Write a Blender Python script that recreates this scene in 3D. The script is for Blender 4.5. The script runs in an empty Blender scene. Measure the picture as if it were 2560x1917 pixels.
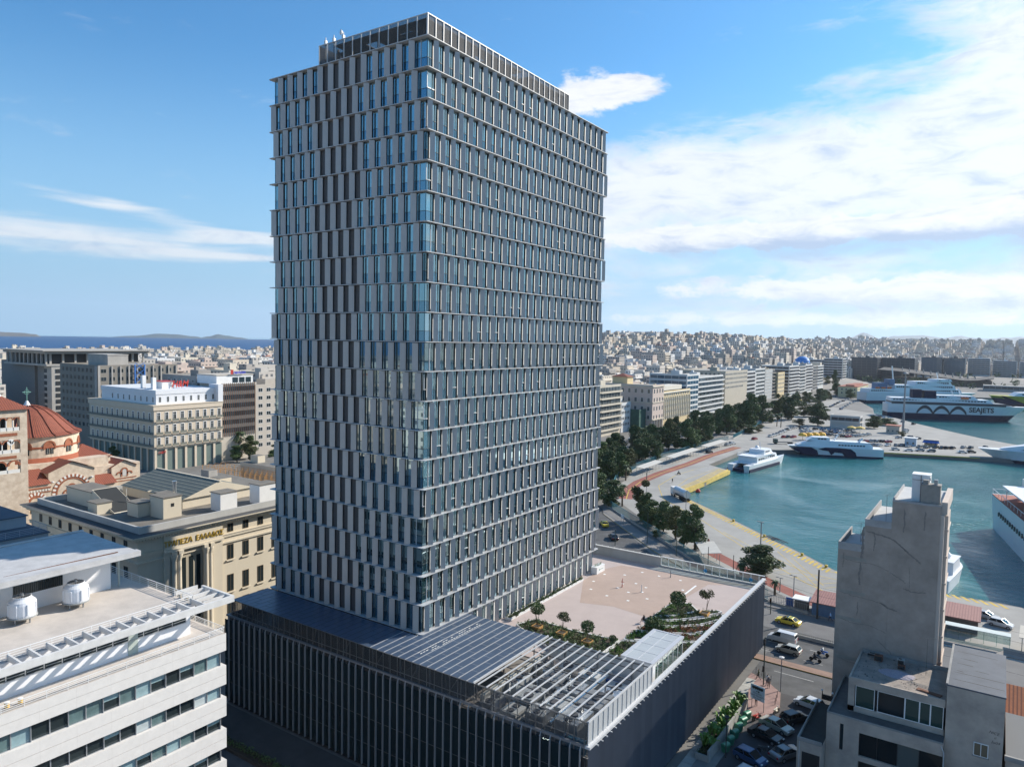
import bpy, bmesh, math, random
from mathutils import Vector, Matrix, noise
from mathutils.geometry import tessellate_polygon
R = math.radians
rnd = random.Random(7)
S = bpy.context.scene
COL = S.collection
PI = math.pi

# ------------------------------------------------------------------ camera, sky, sun, exposure
cam = bpy.data.cameras.new("camera"); co = bpy.data.objects.new("camera", cam); COL.objects.link(co)
YAW, PITCH, ROLL = -0.592934, -0.0591329, 0.0179655
CAMP = Vector((58.98315, -68.11888, 36.95380))
_f = Vector((math.sin(YAW)*math.cos(PITCH), math.cos(YAW)*math.cos(PITCH), math.sin(PITCH)))
_r = _f.cross(Vector((0, 0, 1))).normalized(); _u = _r.cross(_f)
_c, _s = math.cos(ROLL), math.sin(ROLL)
_r2 = _c*_r + _s*_u; _u2 = -_s*_r + _c*_u
M = Matrix((( _r2.x, _u2.x, -_f.x, CAMP.x), (_r2.y, _u2.y, -_f.y, CAMP.y), (_r2.z, _u2.z, -_f.z, CAMP.z), (0, 0, 0, 1)))
co.matrix_world = M
cam.sensor_width = 36; cam.lens = 1818.69/2560*36; cam.clip_start = 0.5; cam.clip_end = 60000
S.camera = co
SUN_EL, SUN_AZ = R(31), math.atan2(0.90, 0.49)      # azimuth measured from +X towards +Y
sd = Vector((math.cos(SUN_EL)*math.cos(SUN_AZ), math.cos(SUN_EL)*math.sin(SUN_AZ), math.sin(SUN_EL)))
sun = bpy.data.lights.new("sun", 'SUN'); sun.energy = 4.1; sun.angle = R(0.55); sun.color = (1.0, 0.93, 0.83)
so = bpy.data.objects.new("sun", sun); COL.objects.link(so); so.rotation_euler = sd.to_track_quat('Z', 'Y').to_euler()
S.view_settings.view_transform = 'Standard'; S.view_settings.look = 'None'
S.view_settings.exposure = 0.80; S.view_settings.gamma = 1

world = bpy.data.worlds.new("World"); S.world = world; world.use_nodes = True
nt = world.node_tree; nt.nodes.clear()
def N(t, typ, **kw):
    n = t.nodes.new(typ)
    for k, v in kw.items():
        if k in ('i',):
            for a, b in v.items(): n.inputs[a].default_value = b
        else: setattr(n, k, v)
    return n
def math_n(t, op, a, b=None, clamp=False):
    n = t.nodes.new('ShaderNodeMath'); n.operation = op; n.use_clamp = clamp
    for i, x in enumerate((a, b)):
        if x is None: continue
        if isinstance(x, (int, float)): n.inputs[i].default_value = x
        else: t.links.new(x, n.inputs[i])
    return n.outputs[0]
def sstep(t, x, lo, hi):
    n = t.nodes.new('ShaderNodeMapRange'); n.interpolation_type = 'SMOOTHSTEP'
    t.links.new(x, n.inputs[0]); n.inputs[1].default_value = lo; n.inputs[2].default_value = hi
    return n.outputs[0]
def make_sky():
    t = nt; L = t.links.new
    sky = N(t, 'ShaderNodeTexSky', sky_type='NISHITA', sun_disc=False, sun_elevation=SUN_EL,
            sun_rotation=PI/2-SUN_AZ, altitude=50, air_density=1.0, dust_density=0.6, ozone_density=2.2)
    tc = N(t, 'ShaderNodeTexCoord'); sp = N(t, 'ShaderNodeSeparateXYZ'); L(tc.outputs['Generated'], sp.inputs[0])
    az = math_n(t, 'MULTIPLY', math_n(t, 'ARCTAN2', sp.outputs[1], sp.outputs[0]), 57.2958)
    el = math_n(t, 'MULTIPLY', math_n(t, 'ARCSINE', sp.outputs[2]), 57.2958)
    rt = math_n(t, 'SUBTRACT', 124.0, az)          # degrees to the right of the view axis
    cv = N(t, 'ShaderNodeCombineXYZ'); L(rt, cv.inputs[0]); L(el, cv.inputs[1])
    def nz(sx, sy, rot, det, rough, off, dist=0.0):
        m = N(t, 'ShaderNodeMapping'); L(cv.outputs[0], m.inputs[0]); m.inputs['Scale'].default_value = (sx, sy, 1)
        m.inputs['Rotation'].default_value = (0, 0, R(rot)); m.inputs['Location'].default_value = (off, off*1.7, 0)
        n = N(t, 'ShaderNodeTexNoise', i={'Scale': 1.0, 'Detail': det, 'Roughness': rough, 'Distortion': dist}); L(m.outputs[0], n.inputs[0])
        return n.outputs[0]
    def bump(cx, cy, sx, sy, rot=0):                # soft ellipse in azimuth/elevation
        c, s = math.cos(R(rot)), math.sin(R(rot))
        dx = math_n(t, 'SUBTRACT', rt, cx); dy = math_n(t, 'SUBTRACT', el, cy)
        a = math_n(t, 'ADD', math_n(t, 'MULTIPLY', dx, c/sx), math_n(t, 'MULTIPLY', dy, s/sx))
        b = math_n(t, 'ADD', math_n(t, 'MULTIPLY', dx, -s/sy), math_n(t, 'MULTIPLY', dy, c/sy))
        q = math_n(t, 'ADD', math_n(t, 'MULTIPLY', a, a), math_n(t, 'MULTIPLY', b, b))
        return math_n(t, 'POWER', 2.718, math_n(t, 'MULTIPLY', q, -1.0))
    def add(*xs):
        o = xs[0]
        for x in xs[1:]: o = math_n(t, 'ADD', o, x)
        return o
    def mul(a, b): return math_n(t, 'MULTIPLY', a, b)
    wisp = nz(0.06, 0.22, -14, 9, 0.62, 3.1, 0.5)
    puff = nz(0.26, 0.5, 0, 10, 0.62, 8.3, 0.2)
    # thin bright veil to the right, a bank of flat-based cloud, low cumulus, small cumulus beside the tower, left streaks
    fine = nz(0.22, 0.8, -12, 10, .68, 5.7, .6)
    tex = add(mul(wisp, 1.1), mul(fine, .7), -.90)                         # about -0.25 .. 0.25
    v1 = mul(bump(24, 12.6, 24, 4.0, 5), .86); v2 = mul(bump(38, 19, 9, 9, 30), 1.0); v3 = mul(bump(9, 12.5, 12, 3.0), .42); v4 = mul(bump(20, 6, 30, 6), .50)
    cover = add(v1, v2, v3, v4, mul(bump(72, 22, 30, 20), .75))
    d1 = mul(sstep(t, add(mul(tex, 1.9), cover), .20, 1.0), .92)
    bank = add(mul(bump(30, 8.4, 24, 1.7, 1), .50), mul(bump(12, 7.9, 9, 1.0), .30), mul(bump(38, 9.5, 6, 2.2), .2))
    low = add(mul(bump(22, 4.0, 14, 1.1), .46), mul(bump(35, 3.9, 7, 1.4), .34), mul(bump(22, 1.8, 26, .8), .40))
    small = add(mul(bump(6.8, 18.2, 3.9, 1.8, -8), .52), mul(bump(3.6, 17.6, 2.0, .8), .28), mul(bump(9.4, 19.0, 2.0, .7), .26))
    d2 = sstep(t, add(mul(puff, .9), mul(fine, .4), bank, low, small), .86, 1.04)
    c3 = add(mul(bump(-31, 6.3, 14, 1.3, -2), .56), mul(bump(-28, 8.6, 7, .6, -9), .42), mul(bump(-19.5, 7.1, 4.2, .45, 0), .42), mul(bump(-20, 5.7, 3, .25), .34), mul(bump(-34, 3.4, 6, .22), .22))
    d3 = mul(sstep(t, add(mul(nz(0.10, 1.1, 4, 8, .6, 1.2, .5), .9), c3), .62, 1.02), .8)
    d = math_n(t, 'MAXIMUM', math_n(t, 'MAXIMUM', d1, d2), d3)
    d = mul(d, sstep(t, el, -.2, .8))
    shade = sstep(t, add(mul(fine, .9), mul(puff, .35), mul(bump(27, 7.1, 18, .8, 1), .42), mul(bump(37, 6.5, 6, 2.0), .16), mul(bump(23, 2.9, 16, .6), .16)), .56, .98)
    cc = N(t, 'ShaderNodeMixRGB', i={1: (1.0, 1.0, 1.0, 1), 2: (0.42, 0.54, 0.76, 1)}); L(shade, cc.inputs[0])
    skyb = N(t, 'ShaderNodeVectorMath', operation='MULTIPLY', i={1: SKYMUL}); L(sky.outputs[0], skyb.inputs[0])
    lo = N(t, 'ShaderNodeMixRGB', i={2: (HZC[0]/.10, HZC[1]/.10, HZC[2]/.10, 1)}); L(skyb.outputs[0], lo.inputs[1])
    hz = math_n(t, 'MULTIPLY', sstep(t, el, 22.0, 0.0), .93); L(hz, lo.inputs[0])
    sc = N(t, 'ShaderNodeVectorMath', operation='SCALE'); L(cc.outputs[0], sc.inputs[0]); sc.inputs['Scale'].default_value = CLB/.10
    mx = N(t, 'ShaderNodeMixRGB'); L(mul(d, .93), mx.inputs[0]); L(lo.outputs[0], mx.inputs[1]); L(sc.outputs[0], mx.inputs[2])
    bg = N(t, 'ShaderNodeBackground', i={'Strength': 0.10}); L(mx.outputs[0], bg.inputs[0])
    out = N(t, 'ShaderNodeOutputWorld'); L(bg.outputs[0], out.inputs[0])
HAZE = 0.00004
CLB = .60; HZC = (.235, .39, .53)
SKYMUL = (0.34, 0.80, 1.05)
make_sky()

# ------------------------------------------------------------------ helpers
MATS = {}
def mat(name, col, rough=.7, metal=0.0, vary=0.0, scale=1.0, col2=None, bump=0.0, bscale=20.0, spec=None, objvar=0.0, streak=False, attr=None, alpha=None):
    if name in MATS: return MATS[name]
    m = bpy.data.materials.new(name); m.use_nodes = True; t = m.node_tree; L = t.links.new
    b = t.nodes['Principled BSDF']; b.inputs['Roughness'].default_value = rough; b.inputs['Metallic'].default_value = metal
    if spec is not None: b.inputs['Specular IOR Level'].default_value = spec
    c = (*col, 1); b.inputs['Base Color'].default_value = c
    src = None
    tc = N(t, 'ShaderNodeTexCoord')
    if attr:
        a = N(t, 'ShaderNodeAttribute', attribute_name=attr); src = a.outputs[0]
    if vary or col2:
        mp = N(t, 'ShaderNodeMapping'); L(tc.outputs['Object'], mp.inputs[0])
        mp.inputs['Scale'].default_value = (scale, scale, scale*(.18 if streak else 1))
        n = N(t, 'ShaderNodeTexNoise', i={'Scale': 1.0, 'Detail': 7.0, 'Roughness': .65}); L(mp.outputs[0], n.inputs[0])
        r = N(t, 'ShaderNodeMapRange', i={1: .32, 2: .68}); L(n.outputs[0], r.inputs[0])
        mix = N(t, 'ShaderNodeMixRGB'); L(r.outputs[0], mix.inputs[0])
        if src is None:
            k = col2 or tuple(x*(1-vary) for x in col)
            mix.inputs[1].default_value = c; mix.inputs[2].default_value = (*k, 1)
        else:
            mix.blend_type = 'MULTIPLY'; L(src, mix.inputs[1]); mix.inputs[2].default_value = (1-vary, 1-vary, 1-vary, 1)
        src = mix.outputs[0]
    if objvar:
        oi = N(t, 'ShaderNodeObjectInfo'); hs = N(t, 'ShaderNodeHueSaturation')
        v = N(t, 'ShaderNodeMapRange', i={3: 1-objvar, 4: 1+objvar}); L(oi.outputs['Random'], v.inputs[0]); L(v.outputs[0], hs.inputs['Value'])
        if src is not None: L(src, hs.inputs['Color'])
        else: hs.inputs['Color'].default_value = c
        src = hs.outputs[0]
    if src is not None: L(src, b.inputs['Base Color'])
    if bump:
        n = N(t, 'ShaderNodeTexNoise', i={'Scale': bscale, 'Detail': 5.0}); L(tc.outputs['Object'], n.inputs[0])
        bp = N(t, 'ShaderNodeBump', i={'Strength': bump, 'Distance': .05}); L(n.outputs[0], bp.inputs['Height']); L(bp.outputs[0], b.inputs['Normal'])
    MATS[name] = m; return m
def stripe_mat(name, col, col2, axis, period, width, rough=.6, metal=0.0, vary=.1, bump=.4, uv=False):
    """ribbed or boarded surface: a second tone in thin lines across one axis"""
    if name in MATS: return MATS[name]
    m = mat(name, col, rough, metal, vary, 1.5); t = m.node_tree; L = t.links.new; b = t.nodes['Principled BSDF']
    tc = N(t, 'ShaderNodeTexCoord'); sp = N(t, 'ShaderNodeSeparateXYZ'); L(tc.outputs['UV' if uv else 'Object'], sp.inputs[0])
    f = math_n(t, 'FRACT', math_n(t, 'DIVIDE', sp.outputs[axis], period)); k = math_n(t, 'LESS_THAN', f, width)
    src = b.inputs['Base Color'].links[0].from_socket
    mx = N(t, 'ShaderNodeMixRGB', i={2: (*col2, 1)}); L(k, mx.inputs[0]); L(src, mx.inputs[1]); L(mx.outputs[0], b.inputs['Base Color'])
    bp = N(t, 'ShaderNodeBump', i={'Strength': bump, 'Distance': .05}); bp.invert = True; L(k, bp.inputs['Height']); L(bp.outputs[0], b.inputs['Normal'])
    return m
def glass_mat(name, dark, gloss=(.8, .92, 1.0), f0=1.9, rough=.02, vary=0):
    if name in MATS: return MATS[name]
    m = bpy.data.materials.new(name); m.use_nodes = True; t = m.node_tree; L = t.links.new; t.nodes.clear()
    d = N(t, 'ShaderNodeBsdfDiffuse', i={0: (*dark, 1)})
    if vary:
        oi = N(t, 'ShaderNodeTexCoord'); mp = N(t, 'ShaderNodeMapping'); mp.inputs['Scale'].default_value = (.42, .42, .27); L(oi.outputs['Object'], mp.inputs[0])
        n = N(t, 'ShaderNodeTexVoronoi', i={'Scale': 1.0}); L(mp.outputs[0], n.inputs[0])
        sp = N(t, 'ShaderNodeSeparateColor'); L(n.outputs['Color'], sp.inputs[0])
        cr = N(t, 'ShaderNodeMapRange', i={1: .5, 2: 1.0, 3: 0.0, 4: vary}); L(sp.outputs[0], cr.inputs[0])
        mx = N(t, 'ShaderNodeMixRGB', i={1: (*dark, 1), 2: (.26, .31, .30, 1)}); L(cr.outputs[0], mx.inputs[0]); L(mx.outputs[0], d.inputs[0])
    g = N(t, 'ShaderNodeBsdfGlossy', i={0: (*gloss, 1), 'Roughness': rough}); fr = N(t, 'ShaderNodeFresnel', i={0: f0})
    mx = N(t, 'ShaderNodeMixShader'); L(fr.outputs[0], mx.inputs[0]); L(d.outputs[0], mx.inputs[1]); L(g.outputs[0], mx.inputs[2])
    o = N(t, 'ShaderNodeOutputMaterial'); L(mx.outputs[0], o.inputs[0]); MATS[name] = m; return m
def mesh_screen_mat(name, col, open_=.45):
    """perforated metal mesh: partly see-through sheet"""
    if name in MATS: return MATS[name]
    m = bpy.data.materials.new(name); m.use_nodes = True; t = m.node_tree; L = t.links.new
    b = t.nodes['Principled BSDF']; b.inputs['Base Color'].default_value = (*col, 1); b.inputs['Roughness'].default_value = .85; b.inputs['Specular IOR Level'].default_value = .08
    tr = N(t, 'ShaderNodeBsdfTransparent'); mx = N(t, 'ShaderNodeMixShader', i={0: open_}); o = t.nodes['Material Output']
    L(b.outputs[0], mx.inputs[1]); L(tr.outputs[0], mx.inputs[2]); L(mx.outputs[0], o.inputs[0]); MATS[name] = m; return m

WL = {}
def wl(o): return WL.get(o.name, Vector((0, 0, 0))) if o else Vector((0, 0, 0))
def meta(o, label=None, cat=None, group=None, kind=None):
    if label: o['label'] = label
    if cat: o['category'] = cat
    if group: o['group'] = group
    if kind: o['kind'] = kind
    return o
def thing(name, label, cat, loc=(0, 0, 0), rz=0, group=None):
    o = bpy.data.objects.new(name, None); COL.objects.link(o); o.location = loc; o.rotation_euler = (0, 0, rz)
    o.empty_display_size = .5; WL[o.name] = Vector(loc); return meta(o, label, cat, group)
class MB:
    def __init__(s): s.v = []; s.f = []; s.m = []; s.c = []; s.col = None
    def add(s, vs, fs, m=0):
        b = len(s.v); s.v += [tuple(v) for v in vs]
        for f in fs: s.f.append(tuple(b+i for i in f)); s.m.append(m); s.c.append(s.col)
        return s
    def box(s, x0, y0, z0, x1, y1, z1, m=0, top=None, mx=None):
        vs = [(x0, y0, z0), (x1, y0, z0), (x1, y1, z0), (x0, y1, z0), (x0, y0, z1), (x1, y0, z1), (x1, y1, z1), (x0, y1, z1)]
        if mx is not None: vs = [tuple(mx @ Vector(v)) for v in vs]
        b = len(s.v); s.v += vs
        for i, f in enumerate(((0, 3, 2, 1), (4, 5, 6, 7), (0, 1, 5, 4), (1, 2, 6, 5), (2, 3, 7, 6), (3, 0, 4, 7))):
            s.f.append(tuple(b+k for k in f)); s.m.append(top if (i == 1 and top is not None) else m); s.c.append(s.col)
        return s
    def prism(s, poly, z0, z1, m=0, top=None):
        n = len(poly); b = len(s.v)
        a = sum(poly[i][0]*poly[(i+1) % n][1]-poly[(i+1) % n][0]*poly[i][1] for i in range(n))
        if a < 0: poly = poly[::-1]
        s.v += [(p[0], p[1], z0) for p in poly]+[(p[0], p[1], z1) for p in poly]
        tris = tessellate_polygon([[Vector((p[0], p[1], 0)) for p in poly]])
        for t in tris:
            p = [Vector((*poly[i], 0)) for i in t]
            if (p[1]-p[0]).cross(p[2]-p[0]).z < 0: t = t[::-1]
            s.f.append(tuple(b+n+i for i in t)); s.m.append(m if top is None else top); s.c.append(s.col)
            s.f.append(tuple(b+i for i in t[::-1])); s.m.append(m); s.c.append(s.col)
        for i in range(n):
            j = (i+1) % n; s.f.append((b+i, b+j, b+n+j, b+n+i)); s.m.append(m); s.c.append(s.col)
        return s
    def cone(s, p0, p1, r0, r1, n=8, m=0, caps=True):
        p0, p1 = Vector(p0), Vector(p1); d = (p1-p0).normalized()
        a = d.orthogonal().normalized(); e = d.cross(a); b = len(s.v)
        for p, r in ((p0, r0), (p1, r1)):
            for i in range(n):
                t = 2*PI*i/n; s.v.append(tuple(p+(a*math.cos(t)+e*math.sin(t))*r))
        for i in range(n):
            j = (i+1) % n; s.f.append((b+i, b+j, b+n+j, b+n+i)); s.m.append(m); s.c.append(s.col)
        if caps:
            s.f.append(tuple(b+i for i in range(n))[::-1]); s.m.append(m); s.c.append(s.col)
            s.f.append(tuple(b+n+i for i in range(n))); s.m.append(m); s.c.append(s.col)
        return s
    def tube(s, pts, r, n=6, m=0):
        for i in range(len(pts)-1):
            a = r[i] if isinstance(r, (list, tuple)) else r; c = r[i+1] if isinstance(r, (list, tuple)) else r
            s.cone(pts[i], pts[i+1], a, c, n, m)
        return s
    def lathe(s, prof, n=24, m=0, c=(0, 0, 0), sq=None):
        b = len(s.v)
        for r, z in prof:
            for i in range(n):
                t = 2*PI*(i+.5)/n; s.v.append((c[0]+r*math.cos(t), c[1]+r*math.sin(t), c[2]+z))
        for k in range(len(prof)-1):
            for i in range(n):
                j = (i+1) % n; s.f.append((b+k*n+i, b+k*n+j, b+(k+1)*n+j, b+(k+1)*n+i)); s.m.append(m); s.c.append(s.col)
        return s
    def loft(s, secs, m=0, close=True, caps=True):
        n = len(secs[0]); b = len(s.v)
        for q in secs: s.v += [tuple(p) for p in q]
        for k in range(len(secs)-1):
            for i in range(n if close else n-1):
                j = (i+1) % n; s.f.append((b+k*n+i, b+k*n+j, b+(k+1)*n+j, b+(k+1)*n+i)); s.m.append(m if not callable(m) else m(k, i)); s.c.append(s.col)
        if caps:
            s.f.append(tuple(b+i for i in range(n))[::-1]); s.m.append(m if not callable(m) else m(0, -1)); s.c.append(s.col)
            s.f.append(tuple(b+(len(secs)-1)*n+i for i in range(n))); s.m.append(m if not callable(m) else m(0, -1)); s.c.append(s.col)
        return s
    def mesh(s, name, mats, off=Vector((0, 0, 0)), smooth=False, uv=False):
        me = bpy.data.meshes.new(name)
        v = [(a-off.x, b-off.y, c-off.z) for a, b, c in s.v] if off.length_squared else s.v
        me.from_pydata(v, [], s.f)
        if not isinstance(mats, (list, tuple)): mats = [mats]
        for k in mats: me.materials.append(k)
        me.polygons.foreach_set('material_index', s.m)
        if smooth: me.polygons.foreach_set('use_smooth', [True]*len(s.f))
        if any(c is not None for c in s.c):
            a = me.color_attributes.new('tint', 'FLOAT_COLOR', 'CORNER'); buf = []
            for f, c in zip(s.f, s.c): buf += list((*(c or (1, 1, 1)), 1))*len(f)
            a.data.foreach_set('color', buf)
        if uv:
            ul = me.uv_layers.new(name='UVMap'); buf = []
            for p in me.polygons:
                n = p.normal
                if abs(n.z) > .6:
                    for vi in p.vertices: w = me.vertices[vi].co; buf += [w.x, w.y]
                else:
                    t = Vector((-n.y, n.x, 0)).normalized(); vs = [me.vertices[i].co for i in p.vertices]; u0 = min(t.dot(w) for w in vs)
                    for w in vs: buf += [t.dot(w)-u0, w.z]
            ul.data.foreach_set('uv', buf)
        me.update(); return me
    def build(s, name, mats, parent=None, label=None, smooth=False, uv=False, world=True, loc=None):
        if parent is not None and world: off = wl(parent)
        elif loc is not None: off = Vector(loc)
        else: off = Vector((0, 0, 0))
        me = s.mesh(name, mats, off, smooth, uv)
        o = bpy.data.objects.new(name, me); COL.objects.link(o)
        if parent is not None:
            o.parent = parent; WL[o.name] = wl(parent).copy()
        else:
            o.location = off; WL[o.name] = off.copy()
        if label: o['label'] = label
        return o
def put(me, name, parent=None, loc=(0, 0, 0), rz=0, scale=None, world=True):
    o = bpy.data.objects.new(name, me); COL.objects.link(o); l = Vector(loc)
    if parent is not None:
        o.parent = parent; WL[o.name] = l.copy()
        if world: l = l-wl(parent)
    o.location = l; o.rotation_euler = (0, 0, rz)
    if scale: o.scale = scale
    if parent is None: WL[o.name] = Vector(loc)
    return o
KIDS = {}
def copy_tree(o, loc=None, rz=None, parent=None, scale=None):
    c = o.copy(); COL.objects.link(c)
    if parent is not None: c.parent = parent
    if loc is not None: c.location = loc
    if rz is not None: c.rotation_euler = (0, 0, rz)
    if scale is not None: c.scale = (scale,)*3 if isinstance(scale, (int, float)) else scale
    if o.name not in KIDS: KIDS[o.name] = list(o.children)
    for ch in KIDS[o.name]: copy_tree(ch, parent=c)
    return c
def text_mesh(name, body, size, depth, m, parent, loc, rot, shear=0.0, align='CENTER', squash=1.0, bold=0.0):
    cu = bpy.data.curves.new(name, 'FONT'); cu.body = body; cu.size = size; cu.extrude = depth; cu.shear = shear; cu.align_x = align; cu.offset = bold; cu.resolution_u = 3
    tmp = bpy.data.objects.new(name, cu); COL.objects.link(tmp); dg = bpy.context.evaluated_depsgraph_get()
    me = bpy.data.meshes.new_from_object(tmp.evaluated_get(dg)); bpy.data.objects.remove(tmp)
    me.materials.clear(); me.materials.append(m); o = bpy.data.objects.new(name, me); COL.objects.link(o)
    if parent is not None: o.parent = parent; loc = Vector(loc)-wl(parent)
    o.location = loc; o.rotation_euler = rot; o.scale = (squash, 1, 1); return o
FX = (R(90), 0, R(90))      # text lying on a face that looks to +X
FY = (R(90), 0, 0)          # text on a face that looks to -Y
G = -15.0

# ------------------------------------------------------------------ materials
white = mat('white_paint', (.78, .77, .75), .6, vary=.10, scale=.5)
cream = mat('cream_render', (.66, .57, .43), .8, vary=.10, scale=.3, streak=True)
conc = mat('concrete', (.33, .32, .30), .9, vary=.3, scale=.4, bump=.2, bscale=3)
dark = mat('dark_void', (.018, .02, .022), .5)
steel = mat('grey_steel', (.30, .31, .32), .45, .6)
lsteel = mat('light_steel', (.56, .56, .56), .5, .2)
asphalt = mat('asphalt', (.11, .11, .11), .92, vary=.5, scale=.35, bump=.15, bscale=8)
pave = mat('paving', (.27, .25, .23), .9, vary=.25, scale=.25)
rubber = mat('rubber', (.02, .02, .02), .8)
yel = mat('yellow_paint', (.62, .42, .04), .7, vary=.35, scale=.8)
redp = mat('red_paint', (.45, .03, .02), .5)
bluep = mat('blue_paint', (.03, .12, .40), .5)
leaf = mat('leaves', (.10, .150, .046), .75, col2=(.045, .075, .026), scale=.9, vary=.1, objvar=.25)
leafo = mat('olive_leaves', (.115, .125, .035), .75, col2=(.05, .06, .02), scale=.9, vary=.1, objvar=.2)
bark = mat('bark', (.12, .09, .06), .9, vary=.3, scale=3)
winglass = glass_mat('window_glass', (.02, .028, .03), f0=1.6, rough=.05)
# ------------------------------------------------------------------ land, water, roads
quay = [(90, 60), (78, 96), (64.5, 109.4), (59, 109.8), (51.2, 108.7), (28.9, 112.3), (21.7, 119.9), (5.8, 135.3), (-11.5, 152.1), (-26.2, 165.6), (-33, 178.4),
        (-32.2, 198.6), (-33.6, 230.3), (-44, 238), (-44.5, 290), (-34.3, 302), (7.8, 330.5), (52, 344.5), (80, 353), (86, 395), (63.5, 418), (51, 433.4), (31.9, 464.5),
        (10.3, 502.5), (-12, 548), (-22, 556), (-30, 610), (-55, 700), (-46, 790), (20, 842), (120, 900), (300, 980), (700, 1150), (9000, 3000)]
coast = [(-6000, 14000), (-2500, 2900), (-1330, 940), (-1240, 700), (-1290, 520), (-1330, 330), (-1400, 100), (-1500, -500), (-1400, -3500), (4000, -3500), (4000, 40), (300, 50)]
land = quay+[(14000, 9000), (9000, 16000)]+coast
mb = MB(); mb.prism(land, G-4, G, 0); g = mb.build('ground', [mat('ground_mix', (.21, .20, .185), .95, vary=.4, scale=.05, bump=.1, bscale=4)]); meta(g, kind='structure')
wm = mat('sea_water', (.026, .165, .168), .08, spec=.5, col2=(.020, .125, .145), vary=.1, scale=.02)
t = wm.node_tree; b = t.nodes['Principled BSDF']; L = t.links.new; b.inputs['IOR'].default_value = 1.33
tc = N(t, 'ShaderNodeTexCoord'); mp = N(t, 'ShaderNodeMapping'); mp.inputs['Scale'].default_value = (.6, 1.0, 1); mp.inputs['Rotation'].default_value = (0, 0, R(35)); L(tc.outputs['Object'], mp.inputs[0])
n1 = N(t, 'ShaderNodeTexNoise', i={'Scale': .5, 'Detail': 7.0, 'Roughness': .68, 'Distortion': .4}); L(mp.outputs[0], n1.inputs[0])
n2 = N(t, 'ShaderNodeTexNoise', i={'Scale': .022, 'Detail': 3.0, 'Distortion': 1.2}); L(tc.outputs['Object'], n2.inputs[0]); sp_ = N(t, 'ShaderNodeMapRange', i={1: .35, 2: .65, 3: .25, 4: 1.0}); L(n2.outputs[0], sp_.inputs[0])
bp = N(t, 'ShaderNodeBump', i={'Distance': .8}); L(sp_.outputs[0], bp.inputs['Strength']); L(n1.outputs[0], bp.inputs['Height']); L(bp.outputs[0], b.inputs['Normal'])
cam2 = None
hb = MB(); hb.prism([(-400, 0), (400, 0), (1200, 900), (1200, 1400), (-400, 1400)], G-1.9, G-1.8, 0); w = hb.build('harbour_water', [wm]); meta(w, kind='structure')
wm2 = mat('open_sea', (.006, .060, .17), .5, spec=.25, col2=(.010, .075, .20), vary=.1, scale=.002, bump=.3, bscale=.05)
sb = MB(); sb.prism([(CAMP.x+11800*math.cos(2*PI*i/90), CAMP.y+11800*math.sin(2*PI*i/90)) for i in range(90)], G-2.6, G-2.5, 0); w = sb.build('sea', [wm2]); meta(w, kind='structure')

def ribbon(pts, w, z, name, m, cap=None, thick=.004, z0=None):
    """flat band along a polyline: one sheet"""
    vs = []; n = len(pts)
    for i, p in enumerate(pts):
        a = Vector(pts[max(i-1, 0)][:2]); c = Vector(pts[min(i+1, n-1)][:2]); d = (c-a).normalized(); nn = Vector((-d.y, d.x))*w/2
        vs += [(p[0]+nn.x, p[1]+nn.y, z), (p[0]-nn.x, p[1]-nn.y, z)]
    q = MB(); q.add(vs, [(2*i+1, 2*i+3, 2*i+2, 2*i) for i in range(n-1)]); return q
def strips(pts, w, z, mb, on, off):
    """dashes"""
    for i in range(len(pts)-1):
        a, c = Vector(pts[i]), Vector(pts[i+1]); d = c-a; l = d.length; d.normalize(); nn = Vector((-d.y, d.x))*w/2; k = 0
        while k < l:
            e = min(k+on, l); p, r = a+d*k, a+d*e
            mb.add([(p.x+nn.x, p.y+nn.y, z), (p.x-nn.x, p.y-nn.y, z), (r.x-nn.x, r.y-nn.y, z), (r.x+nn.x, r.y+nn.y, z)], [(1, 2, 3, 0)]); k += on+off
def sheet(poly, z, name, m, kind='structure'):
    q = MB(); tr = tessellate_polygon([[Vector((*p, 0)) for p in poly]]); fs = []
    for t_ in tr:
        p = [Vector((*poly[i], 0)) for i in t_]; fs.append(tuple(t_) if (p[1]-p[0]).cross(p[2]-p[0]).z > 0 else tuple(t_[::-1]))
    q.add([(*p, z) for p in poly], fs); o = q.build(name, [m]); meta(o, kind=kind); return o
qconc = mat('quay_concrete', (.36, .345, .315), .92, vary=.28, scale=.09, bump=.1, bscale=5)
# the apron of the port, and the pier
apron = [(90, 60), (78, 96), (64.3, 109.1), (51.1, 108.4), (28.8, 112), (21.5, 119.6), (5.6, 135), (-11.7, 151.8), (-26.5, 165.4), (-33.3, 178.4), (-32.5, 198.6), (-33.9, 230.3),
         (-44.2, 237.8), (-44.8, 290), (-34.5, 302.3), (7.6, 330.8), (52, 344.8), (79.6, 353.4), (85.6, 395), (63.3, 417.6), (50.8, 433), (31.7, 464.2), (10, 502.2), (-12.3, 547.7), (-60, 600), (-60, 690), (-100, 690), (-75, 420),
         (-66, 300), (-70, 255), (-66, 215), (-58, 185), (-52, 160), (-44, 148), (-9, 111), (4, 100), (17, 92), (28, 83), (45, 80), (90, 55)]
o = sheet(apron, G+.004, 'quay', qconc)
road_poly = [(-400, 395), (-395, 470), (-330, 455)]
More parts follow.
